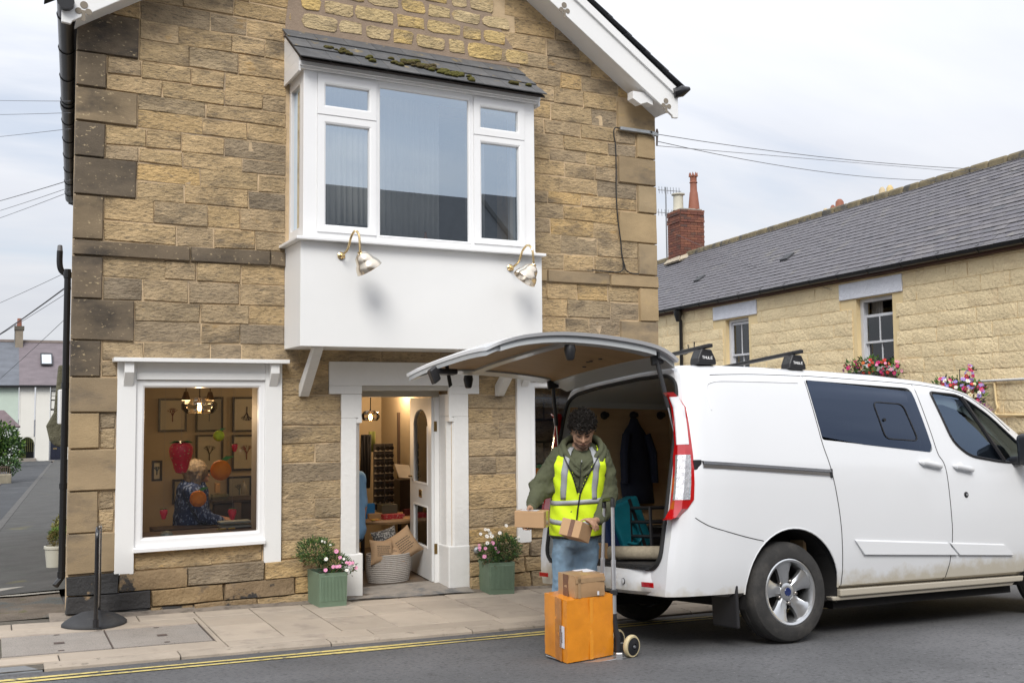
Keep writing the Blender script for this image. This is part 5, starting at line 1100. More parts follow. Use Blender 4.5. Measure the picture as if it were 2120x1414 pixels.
gauge = 0.152; rowsN = int(SLEN/gauge); sw_ = 0.25; rest = MB(); pieces = []
for r_ in range(rowsN):
    k = 0; s_ = S0+0.1+(sw_/2 if r_ % 2 else 0)
    while s_ < S1-0.2:
        c = e0+cu_*(s_+sw_/2)+SLP*(gauge*r_+0.13)+SNR*(0.020+rng.uniform(0, 0.005)); pieces.append((s_, c, rng.uniform(-0.012, 0.012))); s_ += sw_
pieces.sort(key=lambda q: abs(q[0]-(-0.55)) if q[0] >= -0.6 else 1e3+abs(q[0]))
proto = None; SLATE_SHADE = mat('slate_gap_shade', (0.028, 0.027, 0.028), rough=0.9)  # butt faces near black, painting in the shadow gap under each slate row
tdir = (SLP-SNR*0.075).normalized(); tn_ = cu_.cross(tdir); tn_ = tn_ if tn_.z > 0 else -tn_
for i, (s_, c, yw) in enumerate(pieces):
    ax = (cu_+tdir*yw).normalized(); ay = (tdir-cu_*yw).normalized()
    if i < 300:
        M4 = Matrix(((ax.x, ay.x, tn_.x, c.x), (ax.y, ay.y, tn_.y, c.y), (ax.z, ay.z, tn_.z, c.z), (0, 0, 0, 1)))
        if proto is None:
            b = MB(); b.box(-sw_/2+.005, sw_/2-.005, -0.14, 0.14, -0.011, 0.011); b.m[2] = 1; proto = b.build('slate', [SLATE, SLATE_SHADE], croof, local=True); proto.matrix_local = rootmat(cot).inverted() @ M4
        else: place(proto, 'slate', croof, M4)
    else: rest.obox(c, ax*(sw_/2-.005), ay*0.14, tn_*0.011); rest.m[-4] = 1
o = rest.build('slates', [mat('cottage_slate_field', (0.128, 0.122, 0.134), rough=0.65, var=0.25, vs_=5, bump=0.4, bs=40, col2=(0.19, 0.18, 0.165), c2s=2.2, c2t=(0.58, 0.75), col3=(0.085, 0.085, 0.095), c3s=5, c3t=(0.55, 0.65)), SLATE_SHADE], croof); o['kind'] = 'stuff'
RIDGE = mat('lichen_ridge', (0.20, 0.165, 0.10), rough=0.95, var=0.35, vs_=4, bump=0.6, bs=30, col2=(0.10, 0.095, 0.085), c2s=3)
zr = e0.z+SLP.z*SLEN
s_ = -2.0
while s_ < S1:
    b = MB(); cbox(b, s_+.005, s_+.445, -2.70, -2.32, zr-.12, zr+.07); b.build('ridge_stone', RIDGE, croof, bevel=0.05, bseg=2); s_ += 0.45
for px_, py_ in ((1475, 582), (1660, 550)):
    ss, zz = onC(px_, py_, -1.2); b = MB(); p = e0+cu_*ss+SLP*1.35+SNR*0.05; b.obox(p, cu_*0.14, SLP*0.12, SNR*0.03); b.build('roof_vent', mat('roof_slate_dark', (0, 0, 0)), croof, bevel=0.01)
# chimneys
BRK = mat('red_brick', (0.19, 0.07, 0.045), hue=[(0.14, 0.055, 0.04), (0.24, 0.095, 0.055), (0.10, 0.055, 0.045)], rough=0.9, var=0.2, vs_=10, bump=0.5, bs=60, col2=(0.07, 0.055, 0.05), c2s=1.5, c2t=(0.6, 0.75)); BMORT = mat('brick_mortar', (0.20, 0.15, 0.12), rough=0.95)
b = MB(); c0, c1, o0, o1 = 14.25, 15.0, -2.95, -2.15
cbox(b, c0+.012, c1-.012, o0+.012, o1-.012, 5.2, 7.44); chim = b.build('chimney', BMORT, cot)
for k in range(29):
    z = 5.3+0.0745*k; f = 0.02 if k in (24, 25, 27, 28) else 0.0; off = 0.1125 if k % 2 else 0
    for (fa, fb, fix, ax, onrm) in ((o1, o0, c0, cn, -cu_), (c0, c1, o1, cu_, cn)):
        L_ = abs(fb-fa); q = -off
        while q < L_-0.02:
            a = max(0, q); c = min(L_, q+0.225)
            if c-a > 0.04:
                mid = (a+c)/2; hl = (c-a)/2-0.005
                if ax is cn: P_ = CP(c0, o1-mid, z+.037)-cu_*f
                else: P_ = CP(c0+mid, o1, z+.037)+cn*f
                b = MB(); b.obox(P_, ax*hl, onrm*0.014, ZU*0.0325); b.build('brick', BRK, chim)
            q += 0.225
b = MB(); b.obox(CP((c0+c1)/2, (o0+o1)/2, 7.48), cu_*0.34, cn*0.36, ZU*0.03); b.build('chimney_cap', mat('pale_concrete', (0, 0, 0)), chim, bevel=0.02)
b = MB(); b.add([CP(c0-.18, o1+.12, 5.92), CP(c0-.02, o1+.02, 6.05), CP(c0-.02, o0, 6.35), CP(c0-.2, o0, 6.2)], [(0,1,2,3)]); b.add([CP(c0-.16, o1+.14, 5.92), CP(c0-.02, o1+.03, 6.06), CP(c1, o1+.03, 6.03), CP(c1, o1+.16, 5.9)], [(0,1,2,3)]); b.build('mortar_flashing', mat('cream_mortar', (0.42, 0.36, 0.27), rough=0.95, var=0.3, vs_=12, bump=0.8, bs=30), chim, solid=0.06)
TERRA = mat('terracotta', (0.27, 0.10, 0.06), rough=0.7, var=0.15, vs_=8); BUFF = mat('buff_clay', (0.52, 0.43, 0.28), rough=0.75, var=0.12, vs_=8)
b = MB(); pc = CP(c0+.2, o1-.58, 7.5); b.lathe([(0.17, 0), (0.16, 0.12), (0.12, 0.52), (0.105, 0.56), (0.10, 0.80), (0.125, 0.82), (0.10, 0.85), (0.10, 0.98), (0.12, 1.02)], pc, 16); tp = b.build('chimney_pot', TERRA, chim, smooth=True)
for k in range(8):
    a = 2*math.pi*k/8; b = MB(); b.tube([pc+Vector((0.105*math.cos(a), 0.105*math.sin(a), 1.0)), pc+Vector((0.115*math.cos(a), 0.115*math.sin(a), 1.12))], [0.035, 0.008], 6); b.build('crown_point', TERRA, tp)
b = MB(); pc = CP(c0+.42, o1-.18, 7.5); b.lathe([(0.17, 0), (0.15, 0.1), (0.145, 0.45), (0.20, 0.47), (0.20, 0.50), (0.15, 0.51)], pc, 16); b.build('chimney_pot', mat('cream_pot', (0.55, 0.52, 0.42), rough=0.7, var=0.1), chim, smooth=True)
def pot(px_, ytop, ybot, w_, m, prof=0):
    ss, zt = onC(px_, ytop, -2.9); _, zb = onC(px_, ybot, -2.9); p = CP(ss, -2.9, zb-.3); h = zt-zb+.3; b = MB()
    r_ = w_*(p-CAM_P).dot(c_f)/FPX/2
    b.lathe([(r_, 0), (r_*0.92, h*0.55), (r_*1.1, h*0.62), (r_*0.95, h*0.68), (r_*0.85, h*0.9), (r_*0.4, h)], p, 14); b.build('chimney_pot', m, chim, smooth=True)
pot(1709, 432, 446, 13, BUFF); pot(1724, 425, 442, 12, TERRA); pot(1738, 413, 438, 19, TERRA); pot(1826, 388, 416, 15, BUFF); pot(1842, 384, 413, 16, mat('yellow_clay', (0.60, 0.46, 0.22), rough=0.7))
b = MB(); cbox(b, 6.0, 8.3, -3.25, -2.68, 5.4, zr+.02); b.build('rear_stack', BMORT, chim)
# television aerial
ar = root('television_aerial', 'thin grey television aerial beside the brick chimney', 'aerial', CP(15.6, -2.4, 6.2))
AL = mat('dull_aluminium', (0.30, 0.31, 0.32), rough=0.4, metal=0.7); p0 = CP(15.75, -2.5, 6.1)
b = MB(); b.tube([p0, p0+ZU*2.35], 0.022, 8); b.build('mast', AL, ar, smooth=True)
for h, L_ in ((2.25, 0.7), (1.55, 0.8)):
    b = MB(); q = p0+ZU*h; ex = Vector((0.75, -0.6, -0.12)); b.tube([q-ex*L_*0.35, q+ex*L_*0.7], 0.014, 6); bm_ = b.build('boom', AL, ar)
    for k in range(8): b = MB(); e = q+ex*(L_*(-0.3+0.13*k)); b.tube([e-ZU*0.09+Vector((.05,.06,0)), e+ZU*0.09-Vector((.05,.06,0))], 0.007, 5); b.build('element', AL, bm_)
# flower boxes and pipework on the cottage
def flower_mass(name, lab, cat, blobs, nleaf, lsize, cols, nfl, fs, group=None, extra=None):
    c = Vector(blobs[0][0]); t = root(name, lab, cat, c-Vector((0,0,blobs[0][1][2])), group)
    for i, mm in enumerate(GREENS):
        b = MB(); foliage(b, blobs, nleaf//3, lsize); b.build('foliage', mm, t)
    for i in range(nfl):
        bc_, br = blobs[i % len(blobs)]; v = Vector((rng.gauss(-0.35, .5), rng.gauss(-0.45, .5), rng.gauss(0.25, .5))).normalized()
        p = Vector(bc_)+Vector((v.x*br[0], v.y*br[1], v.z*br[2]))*1.04; flower(t, p, v+Vector((-.3, -.5, .1)), fs*rng.uniform(.75, 1.2), cols[i % len(cols)], 6)
    return t
wbx = flower_mass('window_box', 'window box of pink and red petunias under the cottage sash window', 'plant', [(CP(3.35, 0.15, 2.40), (0.20, 0.42, 0.15)), (CP(2.9, 0.18, 2.33), (0.2, 0.35, 0.16)), (CP(3.7, 0.15, 2.38), (0.18, 0.25, 0.12))], 420, 0.085, ['magenta', 'red', 'magenta', 'orange', 'pink', 'wine', 'red', 'magenta', 'violet'], 60, 0.038)
b = MB(); cbox(b, 2.75, 3.95, 0.065, 0.26, 2.12, 2.30); b.build('planter_box', WOODD, wbx, bevel=0.01)
h0 = onC(2025, 812); hb = flower_mass('hanging_basket', 'hanging basket of red white and purple petunias on the cottage wall', 'plant', [(CP(h0[0], 0.35, h0[1]), (0.26, 0.36, 0.22)), (CP(h0[0]+.3, 0.33, h0[1]+.08), (0.2, 0.25, 0.15)), (CP(h0[0]-.25, 0.35, h0[1]-.05), (0.2, 0.22, 0.2)), (CP(h0[0]-.15, 0.3, h0[1]+.25), (0.04, 0.05, 0.16))], 520, 0.08, ['magenta', 'purple', 'cream', 'red', 'purple', 'white', 'wine', 'magenta', 'purple', 'red', 'cream'], 80, 0.038)
hl = onC(2062, 855); b = MB(); foliage(b, [(CP(hl[0], 0.33, hl[1]), (0.16, 0.2, 0.24))], 420, 0.04, droop=0.6); b.build('trailing_lobelia', PET['violet'], hb)['kind'] = 'stuff'
b = MB(); b.lathe([(0.05, -0.2), (0.16, -0.1), (0.2, 0.02)], CP(h0[0], 0.35, h0[1]-.05), 14); b.build('basket_liner', WOODD, hb); b = MB(); b.tube([CP(h0[0], 0.0, h0[1]+.35), CP(h0[0], 0.35, h0[1]+.35), CP(h0[0], 0.35, h0[1]-.02)], 0.008, 6); b.build('basket_hook', BLACK, hb)
pz = 2.08; b = MB(); b.tube([CP(1.6, 0.06, pz-.02), CP(-2.2, 0.06, pz+.03)], 0.02, 8); b.build('wall_pipe', mat('grey_white_pipe', (0.60, 0.60, 0.58), rough=0.5), cot, smooth=True)
b = MB(); b.tube(spline([CP(0.62, 0.05, pz), CP(0.60, 0.05, 1.75), CP(0.58, 0.05, 1.66), CP(0.62, 0.05, 1.58), CP(0.45, 0.05, 1.55), CP(-0.8, 0.05, 1.56)], 5), 0.016, 6); b.build('wall_pipe', YTRIM, cot, smooth=True)
b = MB(); b.tube(spline([CP(10.05, 0.03, 3.2), CP(9.9, 0.12, 3.0), CP(9.8, 0.3, 2.95), CP(9.75, 0.36, 3.05), CP(9.8, 0.3, 3.1)], 5), 0.012, 6); b.tube([CP(9.75, 0.03, 3.25), CP(9.75, 0.03, 2.55)], 0.014, 6); b.build('iron_bracket', BLACK, cot, smooth=True)

# ---------------------------------------------------------------- terrace at the end of the alley
TY = 57.0
def T(px_, py_, dy=0.0): return onY(px_, py_, TY+dy)
def tbox(b, x0p, x1p, y0p, y1p, d0, d1): A = T(x0p, y1p); B_ = T(x1p, y0p); b.box(A.x, B_.x, TY+d0, TY+d1, A.z, B_.z)
ter = root('white_terrace_house', 'white terraced house with arched passage at the end of the alley', 'house', T(90, 955))
TW = mat('white_render', (0.72, 0.70, 0.64), rough=0.85, var=0.05, vs_=0.5)
b = MB()
for r_ in ((39.5, 41, 795, 955), (72, 104, 795, 955), (128, 175, 795, 955), (41, 72, 795, 905), (104, 128, 795, 886)): tbox(b, *r_, 0, 0.4)
b.build('wall', TW, ter)
n = 10; b = MB(); A = T(41, 905); B_ = T(72, 905); C2 = T(56, 888); rx = (B_.x-A.x)/2; cx_ = (A.x+B_.x)/2; rz = C2.z-A.z
for k in range(n):
    a0, a1 = math.pi*k/n, math.pi*(k+1)/n; q = [(cx_-rx*math.cos(a0), A.z+0*rz+rz*math.sin(a0)-rz), (cx_-rx*math.cos(a1), A.z+rz*math.sin(a1)-rz)]
    b.add([(q[0][0], TY, q[0][1]), (q[1][0], TY, q[1][1]), (q[1][0], TY, A.z+.01), (q[0][0], TY, A.z+.01), (q[0][0], TY+.4, q[0][1]), (q[1][0], TY+.4, q[1][1])], [(0,1,2,3), (0,4,5,1)])
b.build('arch', TW, ter)
b = MB(); tbox(b, 40, 73, 888, 956, 3.0, 3.1); b.build('passage_back', mat('garden_beyond', (0.24, 0.25, 0.09), rough=0.9, var=0.4, vs_=1.5, col2=(0.05, 0.08, 0.03), c2s=1.2, c2t=(0.5, 0.6)), ter)
gt_ = root('passage_gate', 'dark barred gate and bins inside the arched passage', 'gate', T(57, 950)); b = MB(); tbox(b, 55, 72, 917, 950, 1.2, 1.3); b.build('panel', mat('dark_gate', (0.012, 0.013, 0.014), rough=0.6), gt_)
for k in range(7): b = MB(); q = T(45+4*k, 935, 1.1); b.box(q.x-.02, q.x+.02, TY+1.1, TY+1.14, q.z, q.z+1.0); b.build('bar', mat('gate_bar', (0.25, 0.23, 0.08), rough=0.6), gt_)
NAVYD = mat('navy_door', (0.012, 0.015, 0.03), rough=0.35)
b = MB(); tbox(b, 104, 128, 899, 952, 0.1, 0.2); dr = b.build('door', NAVYD, ter); b = MB(); tbox(b, 104, 128, 886, 896, 0.1, 0.15); b.build('fanlight', mat('dark_pane', (0.03, 0.035, 0.045), rough=0.1), ter); b = MB(); tbox(b, 103.5, 128.5, 896, 898.5, 0.02, 0.2); b.build('transom', TW, ter)
b = MB(); tbox(b, 110, 118, 927, 930, 0.06, 0.1); b.build('letter_plate', BRASS, dr); b = MB(); q = T(115, 909); b.ball((q.x, TY+.07, q.z), 0.07, 10, 8); b.build('knocker', BRASS, dr)
for x0p, x1p, y0p, y1p in ((105, 115, 930, 948), (117, 127, 930, 948), (105, 115, 903, 924), (117, 127, 903, 924)): b = MB(); tbox(b, x0p, x1p, y0p, y1p, 0.085, 0.1); b.build('door_panel', NAVYD, dr, bevel=0.02)
b = MB(); tbox(b, 100, 132, 952, 957, -0.8, 0); tbox(b, 38, 74, 948, 957, -0.5, 0); b.build('step', mat('step_stone', (0.25, 0.22, 0.19), rough=0.9), ter)
b = MB(); tbox(b, 105, 129, 809, 848, 0.05, 0.1); wt = b.build('window', mat('dark_pane', (0, 0, 0)), ter)
for r_ in ((105, 107, 809, 848), (115.5, 117, 809, 848), (105, 129, 809, 811), (105, 129, 827, 829.5), (105, 129, 819, 820), (105, 129, 846, 849.5)): b = MB(); tbox(b, *r_, 0.0, 0.05); b.build('glazing_bar', UPVC, wt)
grn = root('green_terrace_house', 'pale green terraced house left of the white one', 'house', T(10, 955))
b = MB(); tbox(b, -120, 39, 795, 957, 0.02, 0.42); b.build('wall', mat('pale_green_render', (0.50, 0.58, 0.50), rough=0.85, var=0.05), grn)
for (x0p, x1p, m_, ow) in ((-120, 39.5, mat('grey_slate_far', (0.12, 0.13, 0.15), rough=0.7, var=0.25, vs_=1.5, stretch=(1, 1, 3), bump=0.3, bs=8), grn), (39.5, 180, mat('purple_slate_far', (0.15, 0.125, 0.135), rough=0.7, var=0.22, vs_=1.5, stretch=(1, 1, 3), bump=0.3, bs=8), ter)):
    A = T(x0p, 797); B_ = T(x1p, 797); zt = T(60, 707, 3.0).z
    b = MB(); b.add([(A.x, TY-.25, A.z), (B_.x, TY-.25, A.z), (B_.x, TY+3.2, zt), (A.x, TY+3.2, zt), (A.x, TY-.25, A.z-.1), (B_.x, TY-.25, A.z-.1), (B_.x, TY+3.2, zt-.1), (A.x, TY+3.2, zt-.1)], [(0,1,2,3),(7,6,5,4),(0,4,5,1),(1,5,6,2),(3,7,4,0)]); rf = b.build('roof', m_, ow)
    b = MB(); b.box(A.x, B_.x, TY-.3, TY-.22, A.z-.14, A.z-.02); b.build('gutter', GUT, ow)
    b = MB(); b.box(A.x, B_.x, TY+3.1, TY+3.3, zt-.05, zt+.1); b.build('ridge', mat('ridge_tile', (0.22, 0.18, 0.16), rough=0.9), ow)
A = T(85, 757, 1.3); B_ = T(107, 737, 2.0); b = MB(); b.add([(A.x, TY+1.15, A.z+.06), (B_.x, TY+1.15, A.z+.06), (B_.x, TY+1.9, B_.z+.08), (A.x, TY+1.9, B_.z+.08)], [(0,1,2,3)]); sk = b.build('skylight', mat('skylight_glass', (0.55, 0.60, 0.66), rough=0.15), ter, solid=0.06)
b = MB(); 
for (u0, u1, v0, v1) in ((-.06, .06, -.06, 1.06), (.94, 1.06, -.06, 1.06), (.06, .94, -.08, .04), (.06, .94, .96, 1.08)):
    L2 = lambda u, v: Vector((A.x+(B_.x-A.x)*u, TY+1.15+.75*v, A.z+.09+(B_.z-A.z+.02)*v)); b.add([L2(u0, v0), L2(u1, v0), L2(u1, v1), L2(u0, v1)], [(0,1,2,3)])
b.build('skylight_frame', mat('skylight_frame', (0.03, 0.03, 0.032), rough=0.5), sk, solid=0.06)
A = T(31, 726, 3); B_ = T(48, 680, 3); b = MB(); b.box(A.x, B_.x, TY+2.7, TY+3.5, A.z, B_.z); cm = b.build('chimney', mat('grey_render', (0.25, 0.21, 0.16), rough=0.9, var=0.2), ter)
b = MB(); b.box(A.x-.06, B_.x+.06, TY+2.64, TY+3.56, B_.z-.12, B_.z+.12); b.build('chimney_cap', mat('cap_dark', (0.10, 0.09, 0.07), rough=0.9), cm); b = MB(); b.lathe([(0.14, 0), (0.12, 0.5)], ((A.x+B_.x)/2, TY+3.1, B_.z+.12), 12); b.build('chimney_pot', TERRA, cm)
b = MB(); q = T(30.5, 700, 3); b.tube([(q.x, TY+3, q.z-.7), (q.x, TY+3, q.z+.9)], 0.03, 6); b.build('mast', AL, cm)
# porch in front of the green house
py0 = 44.0; A = onY(-40, 884, py0); B_ = onY(42, 884, py0); C2 = onY(8, 855, py0); b = MB(); b.add([(A.x, py0, A.z), (B_.x, py0, B_.z), (C2.x, py0+.9, C2.z+.1), (A.x, py0+.9, C2.z+.1), (B_.x, py0+2, B_.z), (C2.x, py0+1.1, C2.z+.1)], [(0,1,2,3), (1,4,5,2)]); prc = root('porch', 'small slate roofed porch in front of the pale green house', 'porch', A); b.build('roof', mat('porch_slate', (0.13, 0.095, 0.10), rough=0.7, var=0.3, vs_=4), prc, solid=0.08)
b = MB(); D2 = onY(38, 884, py0); b.box(A.x, D2.x-.15, py0+.1, py0+2, -1.4, D2.z-.02); b.build('wall', mat('porch_white', (0.60, 0.63, 0.60), rough=0.8), prc)
# hedge, low wall, railings and shrub on the left of the alley
def bush(nm, lab, blobs, n, size, cat='shrub'):
    c = Vector(blobs[0][0]); t = root(nm, lab, cat, c-ZU*blobs[0][1][2])
    for i, mm in enumerate(GREENS[:2] if nm == 'hedge' else GREENS): b = MB(); foliage(b, blobs, n//3, size, asp=1.7); b.build('foliage', mm, t)
    b = MB()
    for k in range(5): q = c+Vector((rng.uniform(-.3, .3), 0, -blobs[0][1][2])); b.tube([q, c+Vector((rng.uniform(-.4, .4), rng.uniform(-.3, .3), .2))], [0.04, 0.012], 6)
    b.build('stems', mat('shrub_stem', (0.06, 0.045, 0.03), rough=0.9), t); return t
hy = 28.0
bush('shrub', 'large leafy shrub at the left edge beside the alley', [(onY(2, 905, hy), (0.55, 0.5, 0.5)), (onY(22, 930, hy), (0.42, 0.5, 0.42)), (onY(32, 925, hy+.4), (0.28, 0.3, 0.3)), (onY(-25, 920, hy), (0.6, 0.5, 0.7))], 2600, 0.12)
bush('hedge', 'dark clipped hedge above the low wall on the left', [(onY(10, 962, hy-1), (0.42, 0.4, 0.20)), (onY(-20, 962, hy-1), (0.5, 0.4, 0.22)), (onY(28, 965, hy-.8), (0.2, 0.3, 0.26))], 2200, 0.08, 'hedge')
b = MB(); A = onY(-60, 997, hy-1.5); B_ = onY(24, 981, hy-1.5); b.box(A.x, B_.x, hy-1.5, hy-1.2, A.z-.3, B_.z); tag(b.build('garden_wall', mat('garden_wall_stone', (0.25, 0.22, 0.16), rough=0.9, var=0.3, vs_=5), bevel=0.03), 'low stone garden wall at the left of the alley', 'wall')
rl = root('railing', 'short brown railing on the low garden wall', 'railing', A)
for k in range(6): b = MB(); q = onY(-3+4.6*k, 980, hy-1.4); b.box(q.x-.012, q.x+.012, hy-1.36, hy-1.33, B_.z, B_.z+.22); b.build('upright', mat('rail_wood', (0.09, 0.06, 0.045), rough=0.8), rl)
b = MB(); q0 = onY(-20, 968, hy-1.4); b.box(A.x, B_.x-.1, hy-1.37, hy-1.32, B_.z+.2, B_.z+.24); b.build('top_rail', mat('rail_wood', (0, 0, 0)), rl)
b = MB(); V_ = [onY(-60, 1062, 17), onY(0, 1010, 17)]; g = [(-9, 14), (-0.75, 21), (-0.2, 27), (-9, 27)]
b.add([(x, y, zback(.2, y)+.01) for x, y in ((-9, 12), (-0.4, 15.5), (0.05, 20), (0.35, 26), (-9, 26))], [(0,1,2,3,4)]); tag(b.build('brick_drive', mat('brick_paving', (0.13, 0.095, 0.08), rough=0.9, var=0.25, vs_=5)), 'small paved drive beside the alley', kind='structure')
# ---------------------------------------------------------------- houses across the street, behind the camera, mirrored in the windows
for k, (x0, x1, hh) in enumerate(((-14, -4, 6.1), (-4, 6, 6.3), (6, 15, 6.2), (15, 26, 6.4))):
    lab = ['far left', 'left middle', 'right middle', 'far right'][k]; zb = zroad(2, -9)-.1; yb_ = -20.0; t = root('opposite_house', 'stone house across the street, %s of the row mirrored in the windows' % lab, 'house', ((x0+x1)/2, yb_, zb), 'houses across the street')
    b = MB(); b.box(x0+.02, x1-.02, yb_-6, yb_, zb-.5, zb+hh); b.build('wall', SIDE, t)
    b = MB(); b.prism([(yb_+.3, zb+hh-.05), (yb_-3, zb+hh+2.5), (yb_-6.3, zb+hh-.05)], (0,1,0), (0,0,1), (x1-x0-.04, 0, 0), o=(x0+.02, 0, 0)); b.build('roof', ROOFM, t)
    for wx in (x0+2, x1-3):
        for wz in (1.0, 3.3): b = MB(); b.box(wx, wx+1.0, yb_-.02, yb_+.04, zb+wz, zb+wz+1.3); b.build('window', mat('dark_pane', (0, 0, 0)), t)
    b = MB(); b.box((x0+x1)/2-.5, (x0+x1)/2+.5, yb_, yb_+.05, zb, zb+2.1); b.build('door', NAVYD, t)
# ---------------------------------------------------------------- overhead wires
WIRE = mat('wire_black', (0.10, 0.10, 0.11), rough=0.6)
def wire(a, b_, sag, r_, lab, grp=None):
    b = MB(); b.tube(catenary(a, b_, sag, 18), r_*.7, 5); tag(b.build('overhead_wire', WIRE, smooth=True), lab, 'wire', grp)
LA = Vector((0.55, 0.9, 0)); 
for (y0, y1, r_, sag, lab, g_) in ((210, 204, .004, .05, 'topmost faint wire crossing the pale sky at the far left', 'faint wires at the left'), (234, 233, .004, .05, 'second faint wire crossing the pale sky at the far left', 'faint wires at the left'), (267, 278, .004, .05, 'third faint wire crossing the pale sky at the far left', 'faint wires at the left'),
        (373, 405, .006, .1, 'darker wire above a close pair, left of the house corner', None), (388, 425, .004, .1, 'upper thin wire of a close pair, left of the house corner', None), (397, 440, .004, .1, 'lower thin wire of a close pair, left of the house corner', None),
        (560, 615, .004, .1, 'thin wire meeting the house corner below the black flue', None), (588, 664, .011, .25, 'thick black sagging cable under the flue at the left', None), (602, 680, .004, .1, 'thin wire just below the thick black cable', None), (650, 760, .004, .2, 'faint low wire running down towards the far chimney', None)):
    wire(atD(146, y0, 9.9), atD(-260, y1+ (y1-y0)*1.9, 24), sag, r_, lab, g_)
I0 = Vector((6.475, -0.06, 4.70))
wire(I0+ZU*.03, atD(2500, 338, 16), 0.25, 0.006, 'upper wire from the gable bracket across the sky'); wire(I0-ZU*.05, atD(2080, 368, 18), 0.2, 0.006, 'middle wire from the gable bracket to the cottage ridge'); wire(I0-ZU*.10, atD(2060, 362, 20), 0.0, 0.005, 'lower faint wire from the gable bracket')
wire(CP(c0+.2, o1+.03, 6.75), CP(4.4, 0.1, 3.9), 0.1, 0.006, 'thin wire slanting down across the cottage slates')
# ---------------------------------------------------------------- the van
v_n = Vector((0.0325, 0.095, 1.0)).normalized(); v_f = Vector((math.cos(R(0.0)), math.sin(R(0.0)), 0)); v_f = (v_f-v_n*v_f.dot(v_n)).normalized(); v_l = v_n.cross(v_f)
v_o = Vector((4.93, -3.65, zroad(4.93, -3.65)))+v_l*0.965+v_n*0.004
VM = Matrix(((v_f.x, v_l.x, v_n.x, v_o.x), (v_f.y, v_l.y, v_n.y, v_o.y), (v_f.z, v_l.z, v_n.z, v_o.z), (0, 0, 0, 1))); VI = VM.inverted()
def vY(px_, py_, Y):
    o = VI @ CAM_P; d = VI.to_3x3() @ ray(px_, py_); return o+d*((Y-o.y)/d.y)
def vZ(px_, py_, Z):
    o = VI @ CAM_P; d = VI.to_3x3() @ ray(px_, py_); return o+d*((Z-o.z)/d.z)
def vX(px_, py_, X):
    o = VI @ CAM_P; d = VI.to_3x3() @ ray(px_, py_); return o+d*((X-o.x)/d.x)
van = root('delivery_van', 'white delivery van parked at the kerb with its tailgate raised', 'van', mat4=VM)
def vpaint(name, dirt):
    m = mat(name, (0.68, 0.69, 0.705), rough=0.28, var=0.012, vs_=2, coat=0.6, spec=0.5, zdirt=dirt); return m
VW = vpaint('van_white', (0.50, 0.10, (0.50, 0.46, 0.38))); VGREY = mat('van_inner_grey', (0.42, 0.44, 0.45), rough=0.35, var=0.05, coat=0.3); VBLK = mat('van_black_trim', (0.014, 0.014, 0.016), rough=0.45, var=0.1); RUB = mat('rubber', (0.012, 0.012, 0.012), rough=0.75, var=0.2, vs_=10); PLY = mat('plywood', (0.42, 0.28, 0.15), rough=0.7, var=0.14, vs_=3, stretch=(0.5, 0.5, 4)); CHR = mat('bright_trim', (0.62, 0.63, 0.65), rough=0.18, metal=1.0, var=0.03)
PROF = [(0, .30), (.70, .30), (.87, .315), (.935, .36), (.962, .47), (.976, .60), (.985, .74), (.988, .90), (.987, 1.05), (.982, 1.17), (.970, 1.25), (.955, 1.34), (.930, 1.48), (.905, 1.60), (.880, 1.71), (.858, 1.80), (.838, 1.862), (.805, 1.91), (.745, 1.942), (.55, 1.962), (.28, 1.972), (0, 1.975)]
STN = [(-.97, 1.955, .885), (-.93, 1.96, .93), (-.84, 1.965, .972), (-.6, 1.97, 1), (0, 1.975, 1), (.6, 1.972, 1), (1.2, 1.962, 1), (1.7, 1.935, 1), (2.0, 1.905, 1), (2.2, 1.86, 1), (2.45, 1.735, 1), (2.7, 1.56, 1), (2.95, 1.37, 1), (3.15, 1.24, 1), (3.4, 1.16, .99), (3.65, 1.07, .95), (3.82, .95, .86), (3.92, .78, .70)]
def sec(X):
    for (x0, h0, w0), (x1, h1, w1) in zip(STN, STN[1:]):
        if x0 <= X <= x1: t = (X-x0)/(x1-x0); return h0+(h1-h0)*t, w0+(w1-w0)*t
    return STN[-1][1:] if X > 0 else STN[0][1:]
def zmap(z, H):
    if H >= 1.35: return z if z < 1.2 else 1.2+(z-1.2)*(H-1.2)/(1.975-1.2)
    return z if z < .6 else .6+(z-.6)*(H-.6)/(1.975-.6)
def shear(X, z): return 0.185*max(0, min(1, -X/.97))*max(0, z-.55)
def ysurf(X, Z):
    Xs = X
    for _ in range(3): Xs = X-shear(Xs, Z)
    H, W = sec(max(-.97, Xs)); 
    for (y0, z0), (y1, z1) in zip(PROF[2:], PROF[3:]):
        a, c = zmap(z0, H), zmap(z1, H)
        if a <= Z <= c+1e-6: return (y0+(y1-y0)*(Z-a)/(c-a+1e-9))*W
    return 0.9*W if Z < .35 else .7*W
xs_ = []
for a, c in zip(STN, STN[1:]): xs_ += [a[0]+(c[0]-a[0])*k/3 for k in range(3)]
xs_.append(3.92); secs = []
for X in xs_:
    H, W = sec(X); half = []
    for (y, z) in PROF:
        zz = zmap(z, H); zz = max(zz, .30+.06*max(0, min(1, (-X-.2)/.5))); half.append((X+shear(X, zz), -y*W, zz))
    secs.append(half+[(p[0], -p[1], p[2]) for p in half[-2:0:-1]])
b = MB(); b.loft(secs, closed=True); body = b.build('body', [VW, VGREY, VBLK], van, smooth=True, ang=40, local=True)
def cutter(mb, mi): return mb.build('cutter', [VGREY], van, local=True), mi
cuts = []
def prismY(poly, y0, y1, mi=1): m_ = MB(); m_.prism(poly, (1,0,0), (0,0,1), (0, y1-y0, 0), o=(0, y0, 0)); cuts.append(m_.build('cutter', [VGREY, VGREY, VBLK][mi:mi+1], van, local=True))
